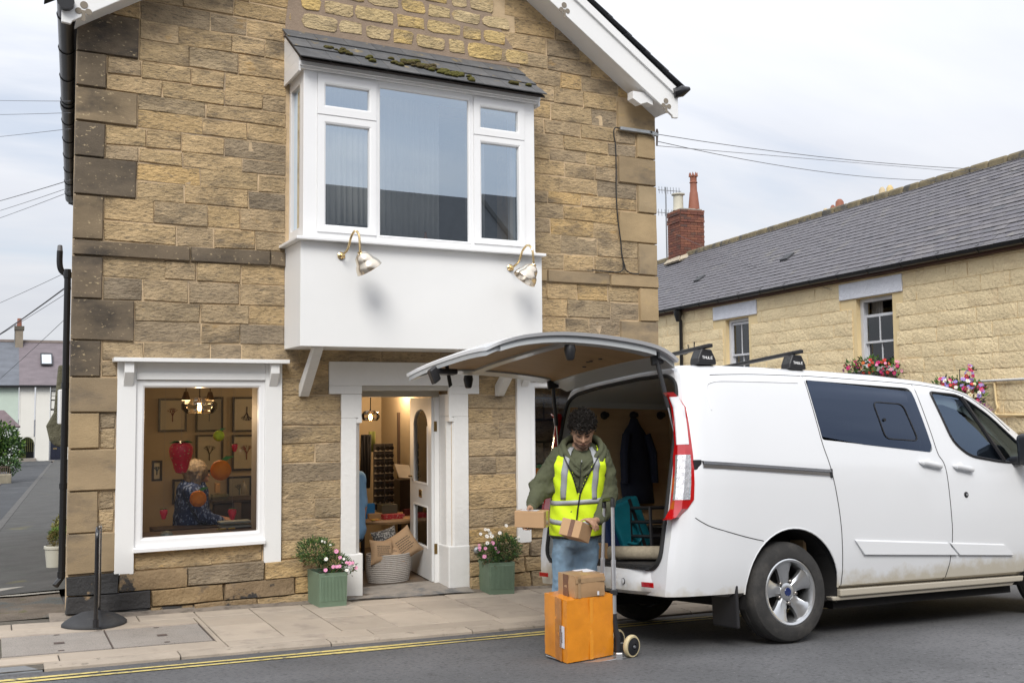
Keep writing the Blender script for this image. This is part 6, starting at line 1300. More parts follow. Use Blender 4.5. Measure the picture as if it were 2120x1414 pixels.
def prismX(poly, x0, x1, mi=1): m_ = MB(); m_.prism(poly, (0,1,0), (0,0,1), (x1-x0, 0, 0), o=(x0, 0, 0)); cuts.append(m_.build('cutter', [VGREY, VGREY, VBLK][mi:mi+1], van, local=True))
OPN = [(-.70, .535), (.70, .535), (.775, .60), (.79, .95), (.80, 1.4), (.775, 1.72), (.74, 1.82), (.62, 1.868), (.3, 1.885), (-.3, 1.885), (-.62, 1.868), (-.74, 1.82), (-.775, 1.72), (-.80, 1.4), (-.79, .95), (-.775, .60)]
prismX(OPN, -1.2, .33)
CAB = [(-.84, .55), (.84, .55), (.93, .75), (.93, 1.15), (.84, 1.6), (.76, 1.85), (0, 1.90), (-.76, 1.85), (-.84, 1.6), (-.93, 1.15), (-.93, .75)]
m_ = MB(); m_.loft([[(x, y*s_, .55+(z-.55)*h) for y, z in CAB] for x, s_, h in ((.37, 1, 1), (1.9, 1, .985), (2.15, 1, .93), (2.5, .99, .78), (2.85, .97, .55), (3.0, .95, .42))], closed=True); cuts.append(m_.build('cutter', [VGREY], van, local=True))
for X in (0.04, 2.933):
    for s_ in (-1, 1):
        m_ = MB(); m_.lathe([(.425, 0), (.425, .42)], (X, s_*1.06, .35), 40, ax=(0, -s_, 0)); cuts.append(m_.build('cutter', [VBLK], van, local=True))
def rpoly(pts, r_=.04, n=4):        # round the corners of a polygon
    out = []; N_ = len(pts)
    for i in range(N_):
        p, a, c = Vector(pts[i]), Vector(pts[i-1]), Vector(pts[(i+1) % N_]); q = r_[i] if isinstance(r_, (list, tuple)) else r_
        A = p+(a-p).normalized()*q; C2 = p+(c-p).normalized()*q
        for k in range(n+1): t = k/n; out.append(tuple(A*(1-t)**2+p*2*t*(1-t)+C2*t*t))
    return out
RW = rpoly([(.385, 1.85), (1.49, 1.825), (1.555, 1.31), (.415, 1.40)], [.02, .06, .05, .02]); FWN = rpoly([(1.70, 1.80), (2.05, 1.785), (2.36, 1.62), (2.70, 1.335), (2.60, 1.235), (2.35, 1.235), (1.95, 1.285), (1.80, 1.40)], [.03, .1, .1, .03, .03, .1, .09, .08])
for s_ in (-1, 1):
    for poly in (RW, FWN): prismY(poly, .80*s_ if s_ > 0 else -1.1, 1.1 if s_ > 0 else -.80)
for c_ in cuts:
    md = body.modifiers.new('cut', 'BOOLEAN'); md.object = c_; md.operation = 'DIFFERENCE'; md.solver = 'EXACT'
bpy.context.view_layer.update(); dg = bpy.context.evaluated_depsgraph_get(); nm_ = bpy.data.meshes.new_from_object(body.evaluated_get(dg)); body.modifiers.clear(); body.data = nm_
for c_ in cuts: bpy.data.objects.remove(c_, do_unlink=True)
nm_.set_sharp_from_angle(angle=R(38))
def vpart(b, name, m, par=van, **k): return b.build(name, m, par, local=True, **k)
def vline(pts, r_=.0028, off=.0005, n=5, s_=-1):
    P_ = spline([(x, 0, z) for x, z in pts], n); return [(p.x, s_*(ysurf(p.x, p.z)+off), p.z) for p in P_]
def patch(poly, off, s_=-1, mb=None, mi=0):     # polygon on the flank, gridded so that it follows the body side
    mb = mb or MB(); zs = [p[1] for p in poly]; z0, z1 = min(zs), max(zs); N_ = max(4, int((z1-z0)/.05)); rows = []
    for j in range(N_+1):
        z = z0+(z1-z0)*(j/N_*.998+.001); xsx = []
        for (x0, a), (x1, c) in zip(poly, poly[1:]+poly[:1]):
            if (a-z)*(c-z) <= 0 and a != c: xsx.append(x0+(x1-x0)*(z-a)/(c-a))
        lo, hi = min(xsx), max(xsx); M_ = 10; rows.append([(lo+(hi-lo)*i/M_, s_*(ysurf(lo+(hi-lo)*i/M_, z)+off), z) for i in range(M_+1)])
    mb.grid(rows, mi); return mb
VGL = glass('privacy_glass', refl=0.06, tint=(0.13, 0.14, 0.165), gcol=(0.55, 0.68, 0.95)); VGF = glass('front_door_glass', refl=0.10, tint=(0.62, 0.70, 0.72), gcol=(0.55, 0.72, 0.98))
for s_ in (-1, 1):
    b = MB()
    for path in ([(.372, 1.885), (.40, 1.42), (.434, 1.23), (.47, 1.0), (.492, .778), (.497, .50), (.495, .345)], [(1.535, 1.86), (1.58, 1.45), (1.60, 1.30), (1.647, 1.2), (1.655, .9), (1.652, .669), (1.62, .48), (1.579, .345)]):
        b.tube(vline(path, s_=s_), .0035, 5)
    for path in ([(.375, 1.885), (.9, 1.876), (1.535, 1.862), (1.9, 1.835), (2.15, 1.79), (2.4, 1.66), (2.6, 1.50)], [(-.79, .87), (-.74, .84), (-.646, .80), (-.4, .735), (-.235, .70)], [(.50, .347), (1.0, .344), (1.58, .340), (2.2, .335), (2.48, .333)], [(-.50, 1.855), (-.1, 1.875), (.36, 1.882)]):
        b.tube(vline(path, s_=s_), .003, 5)
    o = vpart(b, 'panel_gap', VBLK, body, smooth=True)
    b = MB(); 
    for path in ([(-.55, 1.60), (-.555, 1.75), (-.50, 1.80), (-.3, 1.815), (.30, 1.825)],): b.tube(vline(path, s_=s_, off=-.001), .006, 6)
    vpart(b, 'pressed_edge', VW, body, smooth=True)
    vpart(patch(RW, .003, s_), 'side_window', VGL, van, smooth=True, ang=180); vpart(patch(FWN, .001, s_), 'front_window', VGF, van, smooth=True, ang=180)
    b = MB(); FP = [(p[0], 0, p[1]) for p in FWN]; b.tube([(p[0], s_*(ysurf(p[0], p[2])+.003), p[2]) for p in FP+FP[:1]], .011, 6, cap=False); vpart(b, 'window_seal', VBLK, van, smooth=True)
    b = MB(); b.tube([(2.07, s_*(ysurf(2.07, 1.77)+.004), 1.77), (2.36, s_*(ysurf(2.36, 1.245)+.004), 1.245)], .018, 6); vpart(b, 'window_divider', VBLK, van, smooth=True)
    slp = rpoly([(1.02, 1.70), (1.34, 1.69), (1.41, 1.40), (1.06, 1.415)], .05); b = MB(); b.tube([(x, s_*(ysurf(x, z)+.006), z) for x, z in slp+slp[:1]], .005, 5, cap=False); sp_ = vpart(b, 'sliding_pane_frame', VBLK, van, smooth=True)
    b = MB(); b.lathe([(.012, 0), (.012, .012)], (1.09, s_*(ysurf(1.09, 1.56)+.002), 1.56), 10, ax=(0, s_, 0)); vpart(b, 'pane_catch', VBLK, sp_)
    # sliding door rail
    b = MB(); N_ = 12; b.loft([[(x, s_*(ysurf(x, zt-.03)+d), zt+dz) for d, dz in ((-.005, 0), (.016, -.004), (.018, -.022), (.008, -.026), (.010, -.05), (-.005, -.062))] for x, zt in [(-.70+1.13*i/N_, 1.249-.064*(i/N_)) for i in range(N_+1)]], closed=True); rl_ = vpart(b, 'door_rail', CHR, van, smooth=True, ang=25)
    for x0, x1, zt in ((-.765, -.70, 1.252), (.425, .437, 1.186)): b = MB(); b.box(x0, x1, *(sorted((s_*(ysurf(x0, zt-.03)-.005), s_*(ysurf(x0, zt-.03)+.02)))), zt-.064, zt+.002); vpart(b, 'rail_cap', VBLK, rl_, bevel=.006)
    for x0, x1, zc in ((1.364, 1.588, 1.218), (1.733, 1.94, 1.188)):
        b = MB(); yb_ = lambda x: ysurf(x, zc-.16*(x-(x0+x1)/2)); N_ = 10; P_ = [(x0+(x1-x0)*i/N_, s_*(yb_(x0+(x1-x0)*i/N_)+.002+.028*min(1, 3*math.sin(math.pi*i/N_))), zc-.16*(x0+(x1-x0)*i/N_-(x0+x1)/2)) for i in range(N_+1)]
        b.tube(P_, [.008]+[.017]*(N_-1)+[.012], 10, flat=1.3); vpart(b, 'door_handle', VW, van, smooth=True)
        b = MB(); b.ball(((x0+x1)/2, s_*(yb_((x0+x1)/2)-.018), zc+.012), .055, 14, 8, (1.1, .4, .7)); vpart(b, 'handle_cup', VW, van, smooth=True)
    b = MB(); b.lathe([(.022, 0), (.022, .006), (.016, .009)], (1.843, s_*(ysurf(1.843, .981)), .981), 16, ax=(0, s_, 0)); lk = vpart(b, 'door_lock', VBLK, van, smooth=True)
    b = MB(); b.lathe([(.010, .0091), (.010, .011)], (1.843, s_*(ysurf(1.843, .981)), .981), 12, ax=(0, s_, 0)); vpart(b, 'lock_barrel', CHR, lk)
    # rubbing panel
    for a0, a1, lab in ((0, .60, 0), (.615, 1, 1)):
        tl, tr, br, bl = (.617, .681), (2.242, .588), (2.345, .490), (.701, .564); L2 = lambda p, q, t: (p[0]+(q[0]-p[0])*t, p[1]+(q[1]-p[1])*t)
        q4 = [L2(tl, tr, a0), L2(tl, tr, a1), L2(bl, br, a1), L2(bl, br, a0)]; N_ = 8; b = MB()
        b.loft([[(x, s_*(ysurf(x, z)+d), z) for x, z, d in ((*L2(q4[0], q4[1], i/N_), -.003), (L2(q4[0], q4[1], i/N_)[0], L2(q4[0], q4[1], i/N_)[1]-.012, .014), (L2(q4[3], q4[2], i/N_)[0], L2(q4[3], q4[2], i/N_)[1]+.006, .020), (*L2(q4[3], q4[2], i/N_), .004))] for i in range(N_+1)], closed=True); vpart(b, 'rubbing_strip', VW, van, smooth=True, ang=25)
    # sill
    b = MB(); b.prism([(.47, .335), (2.48, .328), (2.46, .285), (.47, .285)], (1,0,0), (0,0,1), (0, s_*-.08, 0), o=(0, s_*.955, 0)); b.prism([(.40, .285), (2.4, .285), (2.36, .255), (.42, .255)], (1,0,0), (0,0,1), (0, s_*-.06, 0), o=(0, s_*.93, 0)); vpart(b, 'sill', vpaint('van_white_dirty', (0.55, 0.14, (0.40, 0.36, 0.29))), van, bevel=.008)
    # tail lamp: loft up the corner pillar
    zs = [.862, .875, .93, .99, 1.1, 1.2, 1.29, 1.36, 1.5, 1.62, 1.69, 1.722]; XR_ = [-.93, -.885, -.835, -.79, -.775, -.765, -.755, -.75, -.74, -.733, -.75, -.78]; YI = [.90, .875, .86, .85, .84, .83, .83, .865, .87, .868, .865, .86]
    def lampsec(i, k0=0., k1=1., off=.008):
        z = zs[i]; xr_ = min(-.97+.185*(z-.55), XR_[i]-.065); yo = ysurf(-.90+.185*(z-.55), z); A = (XR_[i], s_*(ysurf(XR_[i], z)+off), z); B2 = (xr_+.015, s_*(yo+off), z); C3 = (xr_-.016-off*.5, s_*(yo-.03), z); D3 = (xr_-.02-off*.5, s_*max(YI[i], yo-.075) if i < 7 else s_*(yo-.06), z)
        return [A, B2, C3, D3]
    b = MB(); b.loft([lampsec(i)+[(XR_[i]-.03, s_*(YI[i]-.07), zs[i]), (XR_[i]-.01, s_*(YI[i]-.07), zs[i])] for i in range(len(zs))], closed=True)
    LR = mat('lamp_red', (0.42, 0.004, 0.006), rough=0.08, var=0.1, vs_=30, coat=1.0, spec=0.7); LW = mat('lamp_clear', (0.80, 0.80, 0.82), rough=0.07, var=0.1, vs_=20, coat=1.0); LS = mat('lamp_reflector', (0.55, 0.55, 0.57), rough=0.25, metal=0.75, var=0.3, vs_=40, bump=.5, bs=150)
    tl_ = vpart(b, 'tail_lamp', LR, van, smooth=True, ang=30)
    def inlay(i0, i1, m, nm, f0=.18, f1=.82):
        b = MB(); rows = []
        for i in range(i0, i1+1):
            q = lampsec(i, off=.0105); A, B2, C3, D3 = [Vector(p) for p in q]; pa = [A.lerp(B2, f0), A.lerp(B2, .6), B2, C3, C3.lerp(D3, .35), C3.lerp(D3, f1)]; rows.append(pa)
        b.grid(rows); vpart(b, nm, m, tl_, smooth=True, ang=25)
    inlay(7, 10, LW, 'reversing_lens', .45, .3); inlay(3, 6, LS, 'indicator_reflector', .35, .45)
    # mud flap and wheels
    b = MB(); b.box(-.475, -.45, *(sorted((s_*.95, s_*.68))), .13, .42); vpart(b, 'mud_flap', VBLK, van, bevel=.012)
    for X, nm in ((0.0, 'rear'), (2.933, 'front')):
        yo = s_*.965; ax = (0, s_, 0); c0 = (X, s_*.75, .343)
        b = MB(); b.lathe([(.222, .0), (.25, -.002), (.30, .004), (.325, .018), (.340, .045), (.343, .07), (.340, .073), (.340, .083), (.343, .086), (.343, .105), (.340, .108), (.340, .117), (.343, .12), (.343, .145), (.340, .17), (.325, .197), (.30, .209), (.26, .215), (.235, .212), (.222, .200)], c0, 56, ax=ax, cap=False); wh = vpart(b, 'wheel', mat('tyre_rubber', (0.028, 0.027, 0.026), rough=0.85, var=0.25, vs_=12, bump=.3, bs=80, col2=(0.06, 0.055, 0.05), c2s=7, c2t=(.5, .7)), van, smooth=True, ang=30)
        b = MB(); b.lathe([(.224, .0), (.205, .02), (.195, .10), (.200, .17), (.214, .195), (.226, .200), (.227, .208), (.219, .212), (.205, .206), (.198, .185)], c0, 48, ax=ax, cap=False); ALY = mat('alloy', (0.60, 0.61, 0.62), rough=0.28, metal=0.9, var=0.06, vs_=8); rim = vpart(b, 'rim', ALY, wh, smooth=True, ang=35)
        b = MB(); b.lathe([(.02, .06), (.15, .06), (.155, .075), (.02, .08)], c0, 30, ax=ax); vpart(b, 'brake_disc', mat('brake_dark', (0.03, 0.028, 0.027), rough=0.6, metal=.4), wh)
        cc = Vector(c0); A_ = Vector((0, s_, 0)); e1 = Vector((1, 0, 0)); e2 = Vector((0, 0, 1))
        rp = lambda a, r_, h: cc+e1*(r_*math.cos(a))+e2*(r_*math.sin(a))+A_*h
        for k in range(5):
            a = 2*math.pi*k/5+.45; b = MB()
            prof_ = [(.05, .62, .168, .140), (.085, .50, .174, .140), (.13, .38, .180, .145), (.175, .37, .188, .150), (.210, .43, .194, .160)]
            S_ = []
            for r_, w_, ho, hi in prof_: S_.append([rp(a-w_, r_, hi), rp(a-w_*.96, r_, ho-.012), rp(a-w_*.55, r_, ho), rp(a+w_*.55, r_, ho), rp(a+w_*.96, r_, ho-.012), rp(a+w_, r_, hi)])
            b.loft(S_, closed=True); vpart(b, 'spoke', ALY, wh, smooth=True, ang=30)
            b = MB(); q = a+math.pi/5; b.lathe([(.014, .150), (.013, .176), (.008, .180)], cc+e1*(.078*math.cos(q))+e2*(.078*math.sin(q)), 8, ax=A_); vpart(b, 'wheel_nut', mat('nut_steel', (0.30, 0.28, 0.26), rough=.35, metal=.9), wh, smooth=True)
        b = MB(); b.lathe([(.062, .150), (.060, .172), (.045, .178), (.034, .179)], c0, 24, ax=ax); hb_ = vpart(b, 'hub_cap', ALY, wh, smooth=True)
        b = MB(); b.lathe([(.030, .1795), (.027, .183), (.002, .184)], c0, 24, ax=ax); vpart(b, 'hub_badge', mat('badge_blue', (0.008, 0.02, 0.10), rough=.15, coat=1.0, col2=(0.35, 0.37, 0.42), c2s=90, c2t=(.68, .72)), wh, smooth=True)
    # mirror
    b = MB(); b.box(2.42, 2.62, *(sorted((s_*1.03, s_*1.24))), 1.20, 1.46); vpart(b, 'door_mirror', VBLK, van, bevel=.05, bseg=4); b = MB(); b.box(2.44, 2.60, *(sorted((s_*.93, s_*1.05))), 1.215, 1.28); vpart(b, 'mirror_arm', VBLK, van, bevel=.02)
    # head lamp and mudguard lip
    b = MB(); b.add([(3.35, s_*.955, 1.0), (3.70, s_*.80, .98), (3.83, s_*.60, .86), (3.70, s_*.82, .80), (3.45, s_*.95, .86)], [(0,1,2,3,4)]); vpart(b, 'head_lamp', LW, van, solid=.03)
    b = MB(); b.tube([(.04+.428*math.cos(a), s_*(ysurf(.04+.428*math.cos(a), max(.36, .35+.428*math.sin(a)))-.004), max(.31, .35+.428*math.sin(a))) for a in [math.pi*k/24 for k in range(25)]], .007, 6); vpart(b, 'arch_lip', VW, van, smooth=True)
# windscreen
b = MB(); b.grid([[(2.24+.012, y, 1.83), (2.60+.015, y*1.04, 1.63), (3.08, y*1.08, 1.275)] for y in (-.72, -.36, 0, .36, .72)]); vpart(b, 'windscreen', VBLK, van, smooth=True)
# rear bumper, load lip, lights in it
b = MB(); N_ = 12; bs2 = []
for i in range(N_+1):
    y = -.89+1.78*i/N_; xo = -1.02+.22*(abs(y)/.89)**6; bs2.append([(xo+.20, y, .365), (xo+.02, y, .362), (xo, y, .385), (xo-.005, y, .46), (xo+.012, y, .50), (xo+.02, y, .532), (xo+.25, y, .534)])
b.loft(bs2, closed=True); bmp = vpart(b, 'rear_bumper', VW, van, smooth=True, ang=35)
b = MB(); b.add([(-1.0, -.66, .5345), (-1.0, .66, .5345), (-.84, .74, .54), (-.84, -.74, .54)], [(0,1,2,3)]); vpart(b, 'load_lip', VBLK, bmp, solid=.012)
for k in range(26): b = MB(); y = -.64+1.28*k/25; b.box(-1.0, -.90, y-.008, y+.008, .5405, .5455); vpart(b, 'grip_rib', VBLK, bmp)
for y in (-.71, .71): b = MB(); b.box(-1.029, -1.02, y-.068, y+.068, .418, .452); vpart(b, 'reflector', LR, bmp, bevel=.004)
for y in (-.82, -.42, .42, .82): b = MB(); xo = -1.025+.22*(abs(y)/.89)**6; b.lathe([(.022, 0), (.02, .005)], (xo, y, .445), 16, ax=(-1, 0, 0)); s2 = vpart(b, 'parking_sensor', VBLK, bmp); b = MB(); b.lathe([(.018, .0055), (.014, .007)], (xo, y, .445), 14, ax=(-1, 0, 0)); vpart(b, 'sensor_face', VW, s2)
for s_ in (-1, 1): b = MB(); b.tube([(-1.02+.20*(.79/.93)**6, s_*.79, .37), (-1.025+.20*(.79/.93)**6, s_*.79, .45), (-.925, s_*.79, .533)], .004, 5); vpart(b, 'bumper_seam', VBLK, bmp)
b = MB(); b.box(-.30, 2.9, -.60, .60, .24, .299); b.box(.5, 2.45, -.84, .84, .19, .255); b.box(-.8, -.3, -.66, .66, .33, .359); b.tube([(0, -.7, .343), (0, .7, .343)], .05, 10); b.tube([(-.9, .35, .24), (-.2, .38, .22), (.4, .38, .24)], .035, 8); vpart(b, 'underbody', mat('underbody', (0.012, 0.011, 0.011), rough=0.9), van)  # includes a wide low box added to block light and darken the road beneath
# rubber seal round the opening
b = MB(); ops = [(-.97+.185*max(0, z-.55)+.005, y, z) for y, z in rpoly(OPN, .05, 3)]; b.tube(ops+ops[:1], .016, 6, cap=False); vpart(b, 'door_seal', RUB, van, smooth=True)
# cargo lining
b = MB(); b.box(.30, .325, -.795, .795, .56, 1.84); blk = vpart(b, 'bulkhead', PLY, van)
sls = []
for s_ in (-1, 1): b = MB(); b.box(-.70, .299, *(sorted((s_*.755, s_*.768))), .79, 1.80); sls.append(vpart(b, 'side_lining', PLY, van))
for s_ in (-1, 1):
    for X in (.04, 2.933):
        b = MB(); n_ = 18; A_ = [(X+.424*math.cos(math.pi*(k/n_*1.16-.08)), .35+.424*math.sin(math.pi*(k/n_*1.16-.08))) for k in range(n_+1)]; b.loft([[(x, s_*y, z) for x, z in A_] for y in (.93, .66)], closed=False); b.add([(x, s_*.66, z) for x, z in A_]+[(X, s_*.66, .25)], [(k, k+1, n_+1) for k in range(n_)]); vpart(b, 'wheel_housing', mat('underbody', (0.012, 0.011, 0.011), rough=0.9), van, smooth=True, ang=60)
for px_ in (1250, 1310, 1366):
    q = vY(px_, 860, .755); b = MB(); b.lathe([(.035, 0), (.035, .012), (.012, .02), (.012, .05), (.022, .055)], (q.x, .754, q.z), 12, ax=(0, -1, 0)); vpart(b, 'coat_hook', VBLK, sls[1], smooth=True)
b = MB(); b.box(-.93, .299, -.75, .75, .536, .556); vpart(b, 'cargo_mat', mat('ribbed_mat', (0.022, 0.022, 0.024), rough=.6, var=.2, vs_=20), van, bevel=.004)
# seats
SEAT = mat('seat_fabric', (0.035, 0.036, 0.04), rough=.9, var=.2, vs_=20); MAT_SEATS = []
for X, ys_ in ((.95, (-.55, 0, .55)), (1.95, (-.45, .45))):
    for y in ys_:
        b = MB(); b.box(X-.06, X+.06, y-.23, y+.23, .85, 1.38); st_ = vpart(b, 'seat', SEAT, van, bevel=.05, bseg=3); b = MB(); b.box(X-.05, X+.03, y-.13, y+.13, 1.44, 1.62); vpart(b, 'headrest', SEAT, st_, bevel=.04, bseg=3)
        b = MB(); b.box(X, X+.5, y-.24, y+.24, .72, .88); vpart(b, 'seat_cushion', SEAT, st_, bevel=.05, bseg=3); b = MB()
        for e in (-.06, .06): b.tube([(X-.01, y+e, 1.36), (X-.01, y+e, 1.46)], .008, 6)
        vpart(b, 'headrest_post', CHR, st_)
b = MB(); b.box(2.55, 2.95, -.85, .85, .85, 1.18); vpart(b, 'dashboard', SEAT, van, bevel=.08, bseg=3)
b = MB(); N_ = 24; c_ = Vector((2.42, -.45, 1.18)); u1 = Vector((0, 1, 0)); u2 = Vector((.45, 0, .9)); b.tube([c_+u1*.19*math.cos(2*math.pi*k/N_)+u2*.19*math.sin(2*math.pi*k/N_) for k in range(N_+1)], .014, 6, cap=False); b.tube([c_-u1*.18, c_+u1*.18], .02, 6); vpart(b, 'steering_wheel', VBLK, van, smooth=True)
# tailgate
TP = spline([(-.735, 0, 1.985), (-.93, 0, 2.065), (-1.30, 0, 2.105), (-1.68, 0, 2.112), (-1.95, 0, 2.085), (-2.12, 0, 2.04), (-2.18, 0, 2.01)], 5); NP_ = len(TP)
def tw(i): t = i/(NP_-1); return .80+.07*math.sin(math.pi*min(1, t*1.15))-.10*max(0, t-.86)/.14
def tgp(i, v, dz=0., k=1.): p = TP[i]; return (p.x, v*tw(i)*k, p.z+dz-.025*abs(v)**3)
N_ = 14; b = MB(); VV = [-1+2*j/N_ for j in range(N_+1)]
top = [[tgp(i, v) for v in VV] for i in range(NP_)]; bot = [[tgp(i, v*.985, -.022) for v in VV] for i in range(NP_)]
b.grid(top); b.grid(bot, flip=True)
ring = lambda G: G[0]+[G[i][N_] for i in range(1, NP_)]+G[-1][N_-1::-1]+[G[i][0] for i in range(NP_-2, 0, -1)]
b.loft([ring(top), ring(bot)], closed=True, cap=False); tg = vpart(b, 'tailgate', VW, van, smooth=True, ang=40)
def tgframe(i0, i1, v0, v1, z0, z1, nm, m, par=None, N2=10):
    b = MB(); I = list(range(i0, i1+1)); V2 = [v0+(v1-v0)*j/N2 for j in range(N2+1)]; t_ = [[tgp(i, v, z0) for v in V2] for i in I]; u_ = [[tgp(i, v, z1) for v in V2] for i in I]; b.grid(t_); b.grid(u_, flip=True)
    n_, m2 = len(I), N2; rg2 = lambda G: G[0]+[G[i][m2] for i in range(1, n_)]+G[-1][m2-1::-1]+[G[i][0] for i in range(n_-2, 0, -1)]
    b.loft([rg2(t_), rg2(u_)], closed=True, cap=False); return vpart(b, nm, m, par or tg, smooth=True, ang=35)
tgframe(0, 4, -.93, .93, -.024, -.06, 'inner_frame', VGREY); tgframe(5, NP_-6, -.96, -.80, -.024, -.066, 'inner_frame', VGREY); tgframe(5, NP_-6, .80, .96, -.024, -.066, 'inner_frame', VGREY); tgframe(NP_-6, NP_-2, -.93, .93, -.024, -.06, 'inner_frame', VGREY); tgframe(13, 14, -.80, .80, -.024, -.07, 'inner_frame', VGREY)
TPLY = mat('tailgate_ply', (0.36, 0.23, 0.115), rough=.6, var=.12, vs_=2.5, stretch=(0.4, 4, 1)); tgframe(4, 13, -.86, .86, -.045, -.052, 'ply_panel', TPLY); tgframe(14, NP_-5, -.86, .86, -.045, -.052, 'ply_panel', TPLY)
b = MB(); p = tgp(NP_-5, .18, -.075); b.obox((p[0]+.02, p[1], p[2]-.02), (.10, 0, 0), (0, .045, 0), (0, 0, .02)); b.obox((p[0]-.06, p[1]-.02, p[2]-.05), (.025, 0, .02), (0, .035, 0), (.02, 0, -.05)); vpart(b, 'latch', VBLK, tg, bevel=.012)
b = MB(); p = tgp(NP_-9, .30, -.065); b.obox((p[0], p[1], p[2]-.075), (.012, 0, .01), (0, .004, 0), (.015, 0, -.08)); vpart(b, 'pull_strap', VBLK, tg)
for i, v in ((14, -.90), (14, .93)): p = tgp(i, v, -.08); b = MB(); b.lathe([(.035, 0), (.04, -.03), (.028, -.09), (.02, -.10)], p, 12); vpart(b, 'bump_stop', VBLK, tg, smooth=True)
for i, v in ((7, -.35), (7, -.20), (7, -.15), (6, .05)): p = tgp(i, v, -.066); b = MB(); b.lathe([(.016, 0), (.014, -.006)], p, 10); vpart(b, 'grommet', VBLK, tg)
for s_ in (-1, 1):
    p = Vector(tgp(4, s_*.88, -.08)); q = Vector((-.80, s_*.80, 1.42)); m1 = p.lerp(q, .62); b = MB(); b.tube([p, m1], .017, 10); sr = vpart(b, 'gas_strut', VBLK, van, smooth=True); b = MB(); b.tube([m1, q], .007, 8); vpart(b, 'strut_rod', CHR, sr, smooth=True)
    b = MB(); b.obox(p+Vector((0, 0, .02)), (.05, 0, .01), (0, .015, 0), (-.005, 0, .05)); vpart(b, 'strut_mount', VBLK, sr, bevel=.01)
    b = MB(); b.obox((-.715, s_*.52, 1.965), (.05, 0, .015), (0, .03, 0), (-.005, 0, .02)); vpart(b, 'hinge', VGREY, tg, bevel=.006)
# roof bars with their feet
letters = {'T': [((0, 1), (1, 1)), ((.5, 1), (.5, 0))], 'H': [((0, 0), (0, 1)), ((1, 0), (1, 1)), ((0, .5), (1, .5))], 'U': [((0, 1), (0, 0)), ((0, 0), (1, 0)), ((1, 0), (1, 1))], 'L': [((0, 1), (0, 0)), ((0, 0), (1, 0))], 'E': [((0, 0), (0, 1)), ((0, 0), (1, 0)), ((0, .5), (.9, .5)), ((0, 1), (1, 1))]}
for X, lab in ((-.47, 'black roof bar nearest the raised tailgate'), (.385, 'black roof bar further forward above the side window')):
    t = root('roof_bar', lab, 'roof bar', mat4=VM @ Matrix.Translation((X, 0, 1.96)), group='black bars across the van roof')
    b = MB(); b.box(-.018, .018, -.83, .83, .095, .122); b.build('cross_bar', VBLK, t, local=True, bevel=.006)
    for s_ in (-1, 1):
        b = MB(); b.prism([(-.085, -.02), (.085, -.02), (.08, .02), (.045, .09), (-.045, .09), (-.08, .02)], (1,0,0), (0,0,1), (0, .10, 0), o=(0, -.78 if s_ < 0 else .68, 0)); ft_ = b.build('bar_foot', VBLK, t, local=True, bevel=.012, bseg=3)
        b = MB()
        for k, ch in enumerate('THULE'):
            for (x0, z0), (x1, z1) in letters[ch]:
                A = Vector((-.045+.019*k+x0*.013, s_*.783, .018+z0*.018)); B2 = Vector((-.045+.019*k+x1*.013, s_*.783, .018+z1*.018)); 
                if s_ > 0: A.x, B2.x = -A.x, -B2.x
                b.tube([A, B2], .0024, 4)
        b.build('brand_lettering', mat('lettering_white', (0.75, 0.75, 0.75), rough=.5), ft_, local=True)
b = MB(); b.tube([(1.20, -.02, 1.96), (1.08, -.02, 2.12)], [.006, .003], 6); vpart(b, 'roof_antenna', VBLK, van)
# ---------------------------------------------------------------- load in the van
def vthing(name, lab, cat, at): return root(name, lab, cat, mat4=VM @ Matrix.Translation(Vector(at)))
def vlocal(t): return RM[t.name].inverted() @ VM
q = vY(1312, 866, .70); t = vthing('hanging_coat', 'dark navy work coat hanging inside the van', 'coat', (q.x, .70, q.z-.70))
b = MB(); zt = .70
SC = [(.00, .03, .03), (-.05, .05, .04), (-.12, .10, .055), (-.22, .135, .065), (-.38, .135, .07), (-.55, .15, .075), (-.72, .155, .075)]
b.loft([[(math.cos(a)*wy*(1+.10*math.sin(5*a+h*14)), math.sin(a)*dy*(1 if math.sin(a) < 0 else .6), zt+h) for a in [2*math.pi*k/20 for k in range(20)]] for h, wy, dy in SC], closed=True); b.build('coat_body', mat('navy_coat', (0.010, 0.013, 0.028), rough=.9, var=.3, vs_=8), t, smooth=True, ang=180, local=True)
for s_ in (-1, 1): b = MB(); b.tube([(s_*.10, -.03, zt-.14), (s_*.145, -.05, zt-.30), (s_*.15, -.05, zt-.55)], [.045, .045, .04], 10, flat=.8); b.build('sleeve', mat('navy_coat', (0, 0, 0)), t, smooth=True, local=True)
def vloadbox(name, lab, cat, Y, px0, py0, px1, py1, dy_, m, rot=0., bevel=.02, zb=.557):
    A = vY(px0, py1, Y); B2 = vY(px1, py0, Y); cx_ = (A.x+B2.x)/2; t = vthing(name, lab, cat, (cx_, Y+dy_/2, zb)); hx_ = abs(B2.x-A.x)/2; hz = B2.z-zb
    b = MB(); M3 = Matrix.Rotation(rot, 3, 'Y'); b.obox(M3 @ Vector((0, 0, hz/2))+Vector((0, 0, abs(math.sin(rot))*hx_)), M3 @ Vector((hx_, 0, 0)), (0, dy_/2, 0), M3 @ Vector((0, 0, hz/2))); b.build('shell', m, t, local=True, bevel=bevel, bseg=3); return t, hx_, hz, M3
TEAL = mat('teal_plastic', (0.006, 0.13, 0.17), rough=.4, var=.15, vs_=8)
t, hx_, hz, M3 = vloadbox('teal_carry_case', 'teal plastic carry case leaning in the van', 'case', .40, 1296, 1042, 1352, 1122, .16, TEAL, R(-20))
lift = Vector((0, 0, math.sin(R(20))*hx_))
